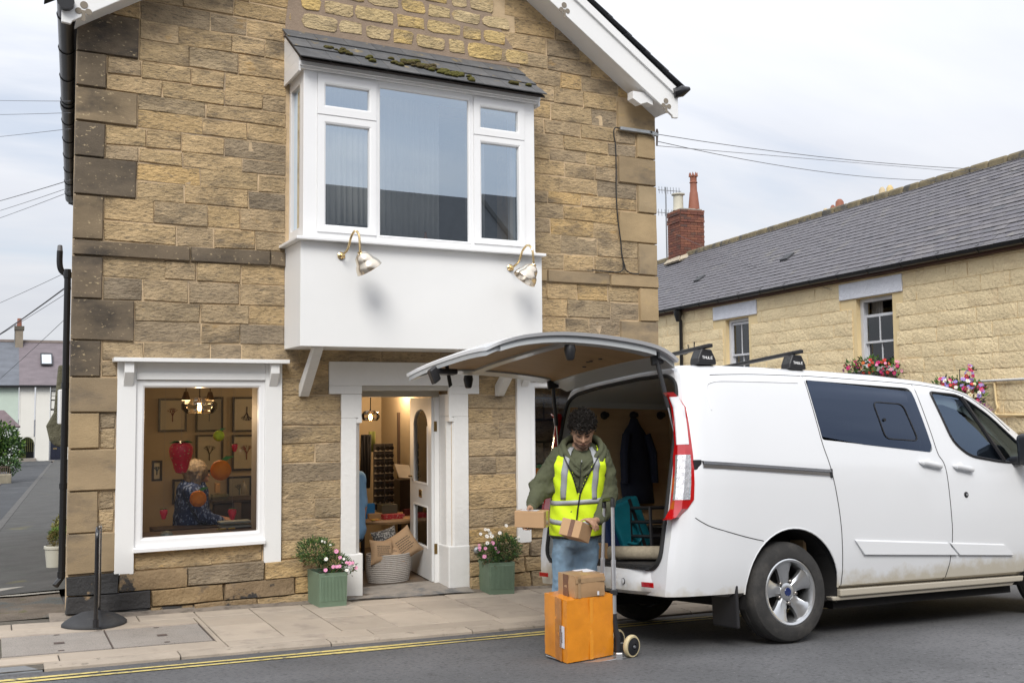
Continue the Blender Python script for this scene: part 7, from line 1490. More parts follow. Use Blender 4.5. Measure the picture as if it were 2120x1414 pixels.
b = MB(); b.tube(spline([lift+(M3 @ Vector((-.7*hx_, -.085, .25*hz))), lift+(M3 @ Vector((-.2*hx_, -.10, .16*hz))), lift+(M3 @ Vector((.2*hx_, -.10, .25*hz))), lift+(M3 @ Vector((.25*hx_, -.085, .55*hz)))], 5), .012, 8); b.build('handle', TEAL, t, smooth=True, local=True)
b = MB(); b.obox(lift+(M3 @ Vector((.35*hx_, -.083, hz*.5))), M3 @ Vector((.10*hx_, 0, 0)), (0, .003, 0), M3 @ Vector((0, 0, hz*.5))); b.build('strap', VBLK, t, local=True)
vloadbox('navy_carry_case', 'dark blue case beside the teal one', 'case', .45, 1264, 1048, 1290, 1122, .12, mat('navy_plastic', (0.008, 0.02, 0.07), rough=.45), R(-10))
q = vY(1372, 1080, .25); t = vthing('folding_crate', 'black folding crate frame at the right of the load', 'crate', (q.x, .25, .557))
for z in (.05, .16, .27, .38):
    b = MB(); frm = [(-.20, -.12), (.16, -.12), (.16, .16), (-.20, .16)]; b.tube([(x, y, z) for x, y in frm+frm[:1]], .014, 5); b.build('rail', VBLK, t, local=True)
for x, y in ((-.2, -.12), (.16, -.12), (.16, .16), (-.2, .16), (-.02, -.12)): b = MB(); b.tube([(x, y, .0), (x, y, .39)], .014, 5); b.build('post', VBLK, t, local=True)
CARP = mat('beige_carpet', (0.36, 0.31, 0.23), rough=.95, var=.2, vs_=30, bump=.6, bs=200)
A = vZ(1262, 1146, .61); B2 = vZ(1400, 1146, .61); t = vthing('carpet_roll', 'rolled beige carpet lying along the van floor', 'carpet', (A.x, A.y, .557)); dd = (B2-A); dd.z = 0; L2_ = dd.length; dd.normalize(); pp = Vector((-dd.y, dd.x, 0))
b = MB(); N_ = 40; P_ = [(math.cos(k*.42)*(.055-.0009*k), .056+math.sin(k*.42)*(.055-.0009*k)) for k in range(N_)]; b.loft([[dd*u+pp*x+Vector((0, 0, z)) for x, z in P_] for u in (0, L2_*.4, L2_)], closed=False); b.build('roll', CARP, t, smooth=True, local=True, solid=.004)
b = MB(); NX, NY = 8, 14; b.grid([[dd*(.0+L2_*.95*j/NY)+pp*(.07+.26*i/NX)+Vector((0, 0, .008+.085*math.sin(math.pi*(.25+.75*i/NX))*(.6+.4*math.sin(j*.6)))) for j in range(NY+1)] for i in range(NX+1)]); b.build('loose_piece', mat('brown_carpet', (0.20, 0.165, 0.125), rough=.95, var=.2, vs_=40, bump=.5, bs=200), t, smooth=True, local=True, solid=.01)
vloadbox('cardboard_box', 'small cardboard box in the van behind the trolley handle', 'box', .30, 1232, 1124, 1259, 1156, .2, mat('cardboard', (0.42, 0.26, 0.13), rough=.8, var=.06, vs_=6, bump=.05, bs=40), 0, .004)
# ---------------------------------------------------------------- delivery man
MD = 6.98; K = MD/7.85; e_x = c_r0.normalized(); e_f = Vector((-math.sin(YAW), -math.cos(YAW), 0)); e_z = Vector((0, 0, 1))
def J(x, y, dd=0.0): return atD(x, y, MD+dd*K)
def kcaps(b, p0, p1, r0, r1, seg=12): return caps(b, p0, p1, r0*K, r1*K, seg)
def kchain(b, pts, rs, seg=12): return chain(b, pts, [q*K for q in rs], seg)
man_foot = J(1190, 1330); man = root('person', 'man in a yellow reflective vest and olive hoodie holding two parcels', 'person', (man_foot.x, man_foot.y, zroad(man_foot.x, man_foot.y)))
gz = zroad(man_foot.x, man_foot.y)
TS = [(1118, 1191, 48, .120, 0), (1105, 1191, 50, .126, 0), (1085, 1191, 50, .132, 0), (1060, 1193, 49, .134, 0), (1035, 1195, 48.5, .134, -.005), (1005, 1197, 50, .136, -.02), (980, 1199, 52, .134, -.03), (960, 1200, 53, .128, -.04), (945, 1201, 51, .112, -.03), (933, 1202, 44, .085, .0), (924, 1202, 34, .065, .02), (916, 1203, 22, .05, .03)]
def torso(t, th, off=0.0):       # t in 0..len-1
    i = min(int(t), len(TS)-2); f = t-i; py, cx_, a, bd, dd = [TS[i][k]+(TS[i+1][k]-TS[i][k])*f for k in range(5)]
    c = J(cx_, py, dd); s_, co = math.sin(th), math.cos(th); n2 = 2.5
    r_ = (abs(s_)**n2+abs(co)**n2)**(-1/n2)
    return c+e_x*((a*MD/FPX+off)*s_*r_)+e_f*((bd*K+off)*co*r_)
HOOD = mat('olive_sweatshirt', (0.085, 0.092, 0.052), rough=.92, var=.14, vs_=9, bump=.35, bs=90, bdist=.004); HIV = mat('hi_vis_yellow', (0.72, 0.95, 0.02), rough=.7, var=.06, vs_=10, bump=.15, bs=60, emit=(0.45, 0.8, 0.0), es=0.0); REFL = mat('reflective_tape', (0.34, 0.355, 0.37), rough=.45, var=.08, vs_=20); JEAN = mat('blue_denim', (0.19, 0.29, 0.39), rough=.9, var=.22, vs_=5, bump=.25, bs=160, col2=(0.24, 0.34, 0.44), c2s=3.5, c2t=(.48, .7)); HAIR = mat('dark_curly_hair', (0.013, 0.010, 0.008), rough=.6, var=.4, vs_=60, spec=.3)
# body: one skin surface from head to feet
hc = J(1206, 889, -.085); hu = (e_z*math.cos(R(30))+e_f*math.sin(R(30))).normalized(); hf = (e_f*math.cos(R(30))-e_z*math.sin(R(30))).normalized(); hx = e_x
def H(x, f, u): return hc+(hx*x+hf*f+hu*u)*K
b = MB(); rotm = Matrix((hx, hf, hu)).transposed()
b.ball(H(0, -.012, .018), .1*K, 20, 14, (.80, .98, .98), rot=rotm); b.ball(H(0, .030, -.035), .078*K, 18, 12, (.86, .82, 1.05), rot=rotm)
kchain(b, [H(-.062, .0, -.04), H(-.048, .045, -.085), H(0, .078, -.105), H(.048, .045, -.085), H(.062, .0, -.04)], [.022, .022, .026, .022, .022])
kcaps(b, H(-.04, .082, .012), H(.04, .082, .012), .014, .014); kchain(b, [H(0, .094, .005), H(0, .108, -.022), H(0, .116, -.040)], [.008, .010, .014]); kcaps(b, H(-.013, .102, -.043), H(.013, .102, -.043), .009, .009)
kcaps(b, H(-.018, .096, -.068), H(.018, .096, -.068), .0075, .0075); kcaps(b, H(-.015, .094, -.079), H(.015, .094, -.079), .0085, .0085); kcaps(b, H(-.045, .062, -.035), H(-.03, .078, -.045), .02, .016); kcaps(b, H(.045, .062, -.035), H(.03, .078, -.045), .02, .016)
for s_ in (-1, 1): b.ball(H(s_*.083, -.012, -.012), .03*K, 10, 8, (.35, .6, 1.0), rot=rotm)
nb = J(1201, 955, -.02); kcaps(b, H(0, -.03, -.06), nb, .055, .062)
kchain(b, [torso(9, 0)*.5+torso(9, math.pi)*.5, J(1195, 1040, 0), J(1191, 1115, 0)], [.09, .10, .10])
Rs, Re, Rw = J(1153, 948, -.02), J(1121, 1004, -.03), J(1101, 1046, -.17); Ls, Le, Lw = J(1250, 948, -.02), J(1260, 1034, -.02), J(1237, 1077, -.24)
for q in ((Rs, Re, Rw), (Ls, Le, Lw)): kchain(b, list(q), [.05, .04, .028])
Lh = [J(1167, 1130), J(1163, 1215), J(1163, 1322)], [J(1213, 1130), J(1213, 1210), J(1215, 1319)]
for q in Lh: kchain(b, q, [.085, .055, .038])
def digits(b, lst, r0=.0092): 
    for pts in lst: kchain(b, pts, [r0, r0*.97, r0*.85][:len(pts)] if len(pts) <= 3 else [r0, r0, r0*.93, r0*.82], 8)
# left hand laid over the corner of the tilted parcel
pk = J(1222, 1079, -.335); kcaps(b, Lw, J(1230, 1078, -.29), .027, .026); kcaps(b, J(1231, 1078, -.29), J(1217, 1077, -.335), .024, .020); kcaps(b, J(1230, 1081, -.285), J(1224, 1082, -.33), .022, .018)
digits(b, [[J(1213, 1075.5, -.345), J(1219, 1078, -.365), J(1225, 1085, -.372), J(1228.5, 1096, -.366)], [J(1218, 1076, -.338), J(1226, 1079, -.355), J(1231, 1087, -.362), J(1232.5, 1099, -.356)], [J(1223, 1077.5, -.328), J(1231, 1081, -.340), J(1235.5, 1088, -.345), J(1236, 1097, -.338)], [J(1228, 1080, -.315), J(1235, 1084, -.322), J(1238.5, 1090, -.322), J(1238.5, 1096, -.316)], [J(1219, 1074, -.325), J(1210, 1074.5, -.350), J(1203, 1077.5, -.362)]], .0088)
# right hand behind the flat parcel: thumb on top, fingers under it
kcaps(b, Rw, J(1097, 1054, -.205), .027, .026); kcaps(b, J(1097, 1055, -.20), J(1095, 1078, -.195), .026, .024)
digits(b, [[J(1099, 1050, -.225), J(1095, 1052.5, -.262), J(1093, 1054, -.292)], [J(1085, 1082, -.19), J(1083, 1092, -.20), J(1084, 1094.5, -.245), J(1085, 1095, -.285)], [J(1090, 1084, -.19), J(1089, 1093, -.20), J(1090, 1095.5, -.25), J(1090, 1096, -.292)], [J(1096, 1084, -.19), J(1096, 1093, -.20), J(1096, 1095.5, -.25), J(1096, 1096, -.29)], [J(1101, 1083, -.19), J(1102, 1092, -.20), J(1102, 1094.5, -.24), J(1102, 1095, -.275)]], .0088)
mb_ = b.build('body', SKIN, man, smooth=True, ang=180); remesh(mb_, .0055, 3)
# face details
b = MB()
for s_ in (-1, 1): kchain(b, [H(s_*.016, .094, .013), H(s_*.032, .091, .019), H(s_*.048, .080, .013)], [.005, .006, .003], 8)
b.build('eyebrows', HAIR, man, smooth=True)['kind'] = 'stuff'
for s_ in (-1, 1):
    b = MB(); kchain(b, [H(s_*.018, .087, -.008), H(s_*.032, .090, -.013), H(s_*.046, .080, -.008)], [.003, .0042, .003], 8); b.build('closed_eyelid', mat('lash_dark', (0.02, 0.012, 0.01), rough=.6), man, smooth=True)
STUB = mat('beard_stubble', (0.10, 0.055, 0.036), rough=.75, var=.35, vs_=120, bump=.6, bs=400); b = MB()
kchain(b, [H(-.070, -.005, -.025), H(-.062, .02, -.06), H(-.045, .055, -.092), H(0, .086, -.112), H(.045, .055, -.092), H(.062, .02, -.06), H(.070, -.005, -.025)], [.012, .018, .020, .022, .020, .018, .012]); kcaps(b, H(-.022, .099, -.058), H(.022, .099, -.058), .0055, .0055, 8); kcaps(b, H(-.02, .088, -.10), H(.02, .088, -.10), .018, .018)
remesh(b.build('beard', STUB, man, smooth=True, ang=180), .006, 2)
b = MB(); kcaps(b, H(-.016, .1035, -.0715), H(.016, .1035, -.0715), .0042, .0042, 8); b.build('lips', mat('lip', (0.24, 0.10, 0.075), rough=.5), man, smooth=True)
# curly hair: a cap with many small curls
b = MB(); b.ball(H(0, -.022, .034), .104*K, 20, 14, (.84, .97, .98), rot=rotm); hr = b.build('hair', HAIR, man, smooth=True)
rg = random.Random(5); b = MB()
for i in range(560):
    v = Vector((rg.gauss(0, 1), rg.gauss(-.05, 1), rg.gauss(.55, .8))).normalized()
    if v.z < -.35 or (v.y > .55 and v.z < .22): continue
    p = H(0, -.018, .036)+(hx*(v.x*.089)+hf*(v.y*.102)+hu*(v.z*.106))*K*rg.uniform(.94, 1.14); ax = (hx*v.x+hf*v.y+hu*v.z+Vector((rg.gauss(0, .7), rg.gauss(0, .7), rg.gauss(0, .7)))).normalized(); s1 = ax.cross(Vector((rg.gauss(0, 1), rg.gauss(0, 1), rg.gauss(0, 1)))).normalized(); s2 = ax.cross(s1); cr_ = rg.uniform(.006, .0125); ph = rg.uniform(0, 6)
    b.tube([p+ax*(.0028*k)+(s1*math.cos(ph+k*.85)+s2*math.sin(ph+k*.85))*cr_*(1-.03*k) for k in range(10)], [.0036-.00022*k for k in range(10)], 4)
for i in range(46):          # fringe falling over the forehead
    x = rg.uniform(-.072, .072); p = H(x, .078+.012*math.cos(x*20)+rg.uniform(-.004, .006), .082+rg.uniform(-.015, .012)); d = (hf*.45-hu*1.0+hx*rg.gauss(0, .25)).normalized(); s1 = d.cross(hx).normalized(); cr_ = rg.uniform(.005, .011); ph = rg.uniform(0, 6); L_ = rg.uniform(.003, .0048)
    b.tube([p+d*(L_*k)+(s1*math.cos(ph+k*.8)+hx*math.sin(ph+k*.8))*cr_ for k in range(13)], [.0034-.0002*k for k in range(13)], 4)
b.build('curls', HAIR, hr, smooth=True)['kind'] = 'stuff'
# hoodie
b = MB(); NTH = 40
b.loft([[torso(t*.5, 2*math.pi*k/NTH) for k in range(NTH)] for t in range(1, 23)], closed=True)
kchain(b, [J(1156, 946, -.02), J(1137, 975, -.02), J(1122, 1004, -.03), J(1108, 1032, -.12), J(1103, 1043, -.155)], [.076, .078, .074, .062, .050]); kchain(b, [J(1246, 946, -.02), J(1256, 985, -.01), J(1259, 1030, -.02), J(1250, 1058, -.13), J(1241, 1073, -.205)], [.076, .079, .076, .064, .052])
for q, (dx_, dy_, r_) in enumerate(((0, 0, .06), (8, 14, .068), (-5, 26, .070))): kcaps(b, J(1130-dx_, 985+dy_, -.035), J(1118-dx_, 992+dy_, -.05), r_, r_*.9)
hd_ = b.build('hoodie', HOOD, man, smooth=True, ang=180); remesh(hd_, .009, 3, fold=.028, fsize=.055)
b = MB(); kchain(b, [J(1104.5, 1040, -.15), J(1101.5, 1048, -.17)], [.042, .041]); b.build('cuff', HOOD, hd_, smooth=True); b = MB(); kchain(b, [J(1243, 1070, -.19), J(1237.5, 1076, -.225)], [.044, .042]); b.build('cuff', HOOD, hd_, smooth=True)
b = MB(); HP = [J(1202, 972, -.165), J(1188, 958, -.158), J(1174, 940, -.12), J(1166, 921, -.05), J(1178, 909, .05), J(1204, 905, .085), J(1232, 908, .05), J(1245, 922, -.05), J(1238, 941, -.12), J(1220, 958, -.158), J(1206, 972, -.165)]
HS = spline(HP, 4); n = len(HS); b.tube(HS, [.005+.019*math.sin(math.pi*min(1, max(0, k/(n-1))))**.6 for k in range(n)], 10); b.tube([p+(e_f*-.01-e_z*.035)+(p-J(1204, 930, -.02)).normalized()*.02 for p in HS], [.005+.021*math.sin(math.pi*k/(n-1))**.6 for k in range(n)], 10)
remesh(b.build('hood', HOOD, hd_, smooth=True, ang=180), .006, 3, fold=.012, fsize=.05)
b = MB(); b.loft([[nb+e_f*(.012)+e_x*(.062*math.cos(a)*s_)+e_f*(.07*math.sin(a)*s_)+e_z*(dz-.03+.02*math.sin(a)*-1) for a in [2*math.pi*k/20 for k in range(20)]] for s_, dz in ((1.25, -.07), (1.1, -.02), (1.0, .008))], closed=True, cap=False); b.build('tee_shirt_neck', mat('dark_olive_tee', (0.035, 0.036, 0.022), rough=.9), man, smooth=True)
b = MB(); b.tube([torso(7.6, 0, .012), torso(6.5, 0, .010), torso(5.6, -.01, .010), torso(4.9, -.02, .012)], .0028, 5); b.build('zip', mat('dark_zip', (0.02, 0.02, 0.018), rough=.5), hd_); b = MB(); b.tube([torso(7.55, .02, .016), torso(7.35, .02, .020)], .006, 6); b.build('zip_pull', STEEL, hd_)
# hi-vis vest as a shell over the torso, with front opening and arm holes
def on_vest(t, th):
    a = abs((th+math.pi) % (2*math.pi)-math.pi)
    if t < .9 + .55*max(0, 1-a/1.2)*0 : return False
    if t > 4.6 and a < .055+.155*(t-4.6)**1.0 : return False           # neck V
    if t > 4.7 and 1.05 < a < 2.05 and t < 10.4: 
        w_ = min(1, (t-4.7)/1.2); 
        if abs(a-1.55) < .5*w_: return False
    return t < 10.2
VM_ = MB(); NT, NR = 132, 100; T0, T1 = .85, 10.2; idx = {}
def vv(i, j, off=.012):
    k = (i, j % NT)
    if k not in idx: idx[k] = len(VM_.v); t = T0+(T1-T0)*i/NR; th = 2*math.pi*(j % NT)/NT; VM_.v.append(tuple(torso(t, th, off+.004*math.sin(3*th+t*1.7)+.003*math.sin(t*4+th*7))))
    return idx[k]
for i in range(NR):
    for j in range(NT):
        if on_vest(T0+(T1-T0)*(i+.5)/NR, 2*math.pi*(j+.5)/NT): VM_.f.append((vv(i, j), vv(i, j+1), vv(i+1, j+1), vv(i+1, j))); VM_.m.append(0)
vest = VM_.build('vest', HIV, man, smooth=True, ang=180, solid=.004)
def band(nm, t_of, th0, th1, w_, n=60, off=.0165):
    b = MB(); rows = [[], []]
    for k in range(n+1):
        th = th0+(th1-th0)*k/n; t = t_of(th)
        for r_, s_ in ((0, -1), (1, 1)): tt = t+s_*w_; rows[r_].append(torso(tt, th, off+.004*math.sin(3*th+tt*1.7)+.003*math.sin(tt*4+th*7)))
    b.grid(rows); b.build(nm, REFL, vest, smooth=True, ang=180, solid=.002)
band('reflective_band', lambda th: 3.95+.12*math.sin(th), -math.pi*.98, math.pi*.98, .18); band('reflective_band', lambda th: 2.15+.45*abs(math.sin(th*.5))*1.0, -math.pi*.98, math.pi*.98, .19)
for s_ in (-1, 1):
    b = MB(); rows = []
    for k in range(30): t = 4.15+5.8*k/29; c0_ = s_*(.60-.02*(t-4)); wd = .115; rows.append([torso(t, c0_+wd*q, .0168+.004*math.sin(3*(c0_+wd*q)+t*1.7)+.003*math.sin(t*4+(c0_+wd*q)*7)) for q in (-1, -.33, .33, 1)])
    b.grid(rows); b.build('reflective_brace', REFL, vest, smooth=True, ang=180, solid=.002)
    b = MB(); P_ = [torso(4.62+(5.5)*k/24, s_*(.062+.158*(5.5*k/24)), .022) for k in range(25)]; b.tube(P_, .005, 6); b.build('binding', VBLK, vest, smooth=True)
b = MB(); b.tube([torso(.9, -.03, .018), torso(2.2, -.02, .020), torso(3.5, 0, .020), torso(4.7, .05, .018)], .0055, 6); b.build('vest_zip', VBLK, vest, smooth=True)
b = MB(); b.tube([torso(.86, 2*math.pi*k/60, .014) for k in range(61)], .005, 6, cap=False); b.build('hem_binding', VBLK, vest, smooth=True)
# jeans and shoes
b = MB(); kcaps(b, J(1178, 1115), J(1205, 1115), .125, .125, 16)
kchain(b, [J(1170, 1125), J(1166, 1200, -.01), J(1164, 1240, .0), J(1164, 1318)], [.105, .088, .084, .08], 14); kchain(b, [J(1213, 1125), J(1213, 1198, -.03), J(1214, 1238), J(1215, 1316)], [.105, .088, .084, .08], 14)
jn = b.build('jeans', JEAN, man, smooth=True, ang=180); remesh(jn, .01, 3, fold=.022, fsize=.06)
for q in (J(1164, 1325), J(1216, 1322)):
    q = Vector((q.x, q.y, zroad(q.x, q.y))); b = MB(); kchain(b, [q+e_z*.05-e_f*.05, q+e_z*.045+e_f*.06, q+e_z*.035+e_f*.15], [.045, .048, .035]); b.build('shoe', mat('dark_shoe', (0.03, 0.028, 0.026), rough=.6), man, smooth=True)
# ---------------------------------------------------------------- parcels
CARD = mat('cardboard', (0, 0, 0)); CARD2 = mat('kraft_cardboard', (0.46, 0.285, 0.15), rough=.8, var=.05, vs_=8, bump=.04, bs=60); TAPE = mat('brown_tape', (0.17, 0.085, 0.05), rough=.25, var=.15, vs_=40, bump=.4, bs=40); CLT = mat('buff_tape', (0.36, 0.235, 0.125), rough=.22, var=.12, vs_=20, coat=.6); LBL = mat('white_label', (0.66, 0.65, 0.68), rough=.6, var=.05)
def parcel(name, lab, c, a1, a2, a3, m, extras=(), bevel=.004, bump=None):
    c, a1, a2, a3 = map(Vector, (c, a1, a2, a3)); t = root(name, lab, 'parcel', c-a3); b = MB()
    if bump:                                   # dented sides: each face is a grid pushed in and out a little
        rgb = random.Random(name); N3 = 9; pts = {}
        def bp(u, v, w__):
            k = (round(u, 3), round(v, 3), round(w__, 3))
            if k not in pts:
                e = sum(1 for q in k if abs(abs(q)-1) < 1e-6); f = 1.0 if e == 1 else .55
                d_ = Vector((rgb.uniform(-1, 1), rgb.uniform(-1, 1), rgb.uniform(-1, 1)))*bump*f
                blg = .010*(1-min(1, u*u))*(1-min(1, v*v)) if abs(abs(w__)-1) < 1e-6 else .008*(1-min(1, w__*w__))*(1-min(1, (v if abs(abs(u)-1) < 1e-6 else u)**2))
                pts[k] = c+a1*u+a2*v+a3*w__+d_+(a1*u+a2*v+a3*w__).normalized()*blg
            return pts[k]
        L3 = [-1+2*i/N3 for i in range(N3+1)]
        for sg_ in (-1, 1):
            b.grid([[bp(sg_, v, w__) for v in L3] for w__ in L3], flip=sg_ < 0); b.grid([[bp(u, sg_, w__) for u in L3] for w__ in L3], flip=sg_ > 0); b.grid([[bp(u, v, sg_) for u in L3] for v in L3], flip=sg_ < 0)
        o_ = b.build('carton', m, t, smooth=True, ang=50)
    else: b.obox(c, a1, a2, a3); b.build('carton', m, t, bevel=bevel, bseg=2)
    # extras: (name, face axis, sign, u range, v range, material)
    ax = {'1': (a1, a2, a3), '2': (a2, a1, a3), '3': (a3, a1, a2)}
    for nm, f, sg, u0, u1, w0, w1, mm in extras:
        n_, u, w_ = ax[f]; o = c+n_*sg+n_.normalized()*sg*(.0015 if not bump else .0075); b = MB(); b.add([o+u*p+w_*q for p, q in ((u0, w0), (u1, w0), (u1, w1), (u0, w1))], [(0, 1, 2, 3)]); b.build(nm, mm, t, solid=.001 if not bump else .002)
    return t
ph = R(20); a1 = e_x*math.cos(ph)+e_f*math.sin(ph); a2 = -e_x*math.sin(ph)*-1*-1+e_f*math.cos(ph); a2 = (e_f-a1*e_f.dot(a1)).normalized()
c1 = J(1096.5, 1075, -.285)-a2*.06*K
parcel('flat_parcel', 'plain cardboard parcel held flat in the right hand', c1, a1*.118*K, a2*.075*K, e_z*.062*K, CARD2, (('shipping_label', '3', 1, -.75, .45, -.5, .6, LBL), ('tape_strip', '1', 1, -.35, .35, -1, 1, CLT)))
b1 = e_x*.84+e_f*.53-e_z*.13; b1.normalize(); b2 = -e_x*.277+e_f*.209-e_z*.938; b2 = (b2-b1*b2.dot(b1)).normalized(); b3 = b1.cross(b2); b3 = b3 if b3.dot(e_f) < 0 else -b3
tl_ = J(1165, 1070.5, -.36); cc = tl_+(b1*.085+b2*.064+b3*.095)*K
parcel('tilted_parcel', 'cardboard parcel with a dark tape strip, tilted in the left hand', cc, b1*.085*K, b3*.095*K, -b2*.064*K, CARD2, (('tape_strip', '2', -1, -.12, .30, -1, 1, TAPE),))
zo = zroad(3.3, -3.4)+.012
o0, o1_, o2_ = Vector((3.225, -3.465, 0)), Vector((.372, .045, 0)), Vector((.012, .305, 0)); ORB = mat('orange_wrapped_box', (0.72, 0.255, 0.014), rough=.34, var=.12, vs_=6, col2=(0.58, 0.19, 0.012), c2s=5, c2t=(.5, .75), bump=.35, bs=16, bdist=.01, coat=.5)
BRT = mat('orange_brown_tape', (0.46, 0.17, 0.025), rough=.22, var=.25, vs_=14, bump=.5, bs=30, coat=.8)
parcel('orange_parcel', 'big orange tape wrapped parcel on the folding trolley', o0+o1_/2+o2_/2+e_z*(zo+.193), o1_/2, o2_/2, e_z*.193, ORB, (('brown_tape', '1', -1, -.62, -.05, -1, 1, BRT), ('address_label', '1', -1, -.85, -.45, -.55, .15, LBL), ('paper_sheet', '3', 1, -.5, .75, -.75, .2, LBL), ('seam_tape', '2', -1, -.05, .1, -1, 1, mat('orange_gloss_tape', (0.78, 0.30, 0.02), rough=.2, coat=1.0, bump=.4, bs=24)), ('printed_address', '1', -1, -.70, -.58, -.40, -.05, INK)), bevel=.012, bump=.0028)
zt_ = zo+.388; d_ = ray(1191, 1239); p0_ = CAM_P+d_*((zt_-CAM_P.z)/d_.z); yw = R(2)
s1_ = Vector((math.cos(yw), math.sin(yw), 0))*.225; s2_ = Vector((-math.sin(yw), math.cos(yw), 0))*.20
parcel('taped_parcel', 'cardboard parcel wrapped in clear tape on the orange parcel', p0_+s1_/2+s2_/2+e_z*.07, s1_/2, s2_/2, e_z*.069, mat('taped_cardboard', (0.40, 0.245, 0.125), rough=.35, var=.08, vs_=9, coat=.5, bump=.25, bs=22), (('address_label', '3', 1, -.2, .8, -.3, .7, LBL), ('clear_tape', '2', -1, -1, 1, .35, .75, CLT), ('clear_tape', '2', -1, -.85, -.65, -1, 1, CLT), ('dark_tape', '1', -1, -.3, .3, -1, 1, TAPE), ('torn_label', '2', -1, .45, .58, -.9, -.55, LBL)), bevel=.006, bump=.0016)
# ---------------------------------------------------------------- folding trolley
tr = root('folding_trolley', 'folding aluminium hand trolley with cream wheels carrying the parcels', 'trolley', (3.66, -3.4, zroad(3.66, -3.4)))
ALU = mat('satin_aluminium', (0.62, 0.63, 0.65), rough=.35, metal=.85, var=.05)
rb = atD(1273, 1350, 6.42); rt = atD(1268, 1040, 6.55); lb = atD(1244, 1332, 6.74); lt = atD(1250.5, 1042, 6.78)
for (pb, pt, px0_) in ((rb, rt, 0), (lb, lt, 1)):
    up = (pt-pb); m1 = pb+up*.245; m2 = pb+up*.60
    b = MB(); b.tube([m1, m2], .0135, 10, flat=1.2); b.build('lower_pole', ALU, tr, smooth=True); b = MB(); b.tube([m2, pt], .0105, 10, flat=1.2); b.build('upper_pole', ALU, tr, smooth=True)
    b = MB(); b.tube([m2-up*.012, m2+up*.012], .0165, 10); b.build('pole_collar', ALU, tr); b = MB(); b.obox(pb+up*.40, e_x*.022, e_f*.02, up.normalized()*.018); b.build('lock_clip', VBLK, tr, bevel=.004)
    b = MB(); b.tube(spline([m1+up*.01, pb+up*.16+e_x*.006, pb+up*.08+e_x*.022, pb+e_x*.024+up*.01], 5), [.016+.0005*k for k in range(16)], 10); b.build('base_bracket', VBLK, tr, smooth=True)
    wc = pb+e_x*.108+Vector((0, 0, 0)); wc.z = zroad(wc.x, wc.y)+.072; ax = Vector((-.42, .90, 0)).normalized() if px0_ == 0 else Vector((-.42, .90, 0)).normalized(); ax = Vector((.28, -.96, 0)).normalized()
    b = MB(); b.lathe([(.055, -.016), (.066, -.016), (.071, -.008), (.072, 0), (.071, .008), (.066, .016), (.055, .016)], wc, 28, ax=ax); wh_ = b.build('wheel', mat('cream_tyre', (0.50, 0.42, 0.25), rough=.6, var=.2, vs_=20), tr, smooth=True, ang=40)
    b = MB(); b.lathe([(.056, -.0175), (.05, -.018), (.02, -.024), (.02, .024), (.05, .018), (.056, .0175)], wc, 20, ax=ax); b.build('wheel_hub', VBLK, wh_, smooth=True); b = MB(); b.lathe([(.012, .022), (.010, .030)], wc, 8, ax=ax); b.build('axle_nut', STEEL, wh_)
    b = MB(); b.obox((pb+wc)/2+e_x*-.005+e_z*.012, e_x*.045, ax*.018, e_z*.036); b.build('axle_block', VBLK, tr, bevel=.008)
b = MB(); hb1 = rt+(rt-rb).normalized()*.012; hb2 = lt+(lt-lb).normalized()*.012; b.tube([rt-(rt-rb).normalized()*.03, rt, hb1+e_z*.004, hb1.lerp(hb2, .1)+e_z*.012, hb1.lerp(hb2, .9)+e_z*.012, hb2+e_z*.004, lt, lt-(lt-lb).normalized()*.03], .0155, 10); b.build('handle', VBLK, tr, smooth=True)
zpl = zroad(3.45, -3.4)+.006; b = MB(); b.obox(Vector((3.45, -3.33, zpl)), Vector((.20, .02, 0)), Vector((-.02, .17, 0)), e_z*.004); b.build('base_plate', ALU, tr, bevel=.003); b = MB(); b.obox(atD(1282, 1358, 6.36), e_x*.022, e_f*.012, e_z*.024); b.build('plate_bracket', ALU, tr, bevel=.006)
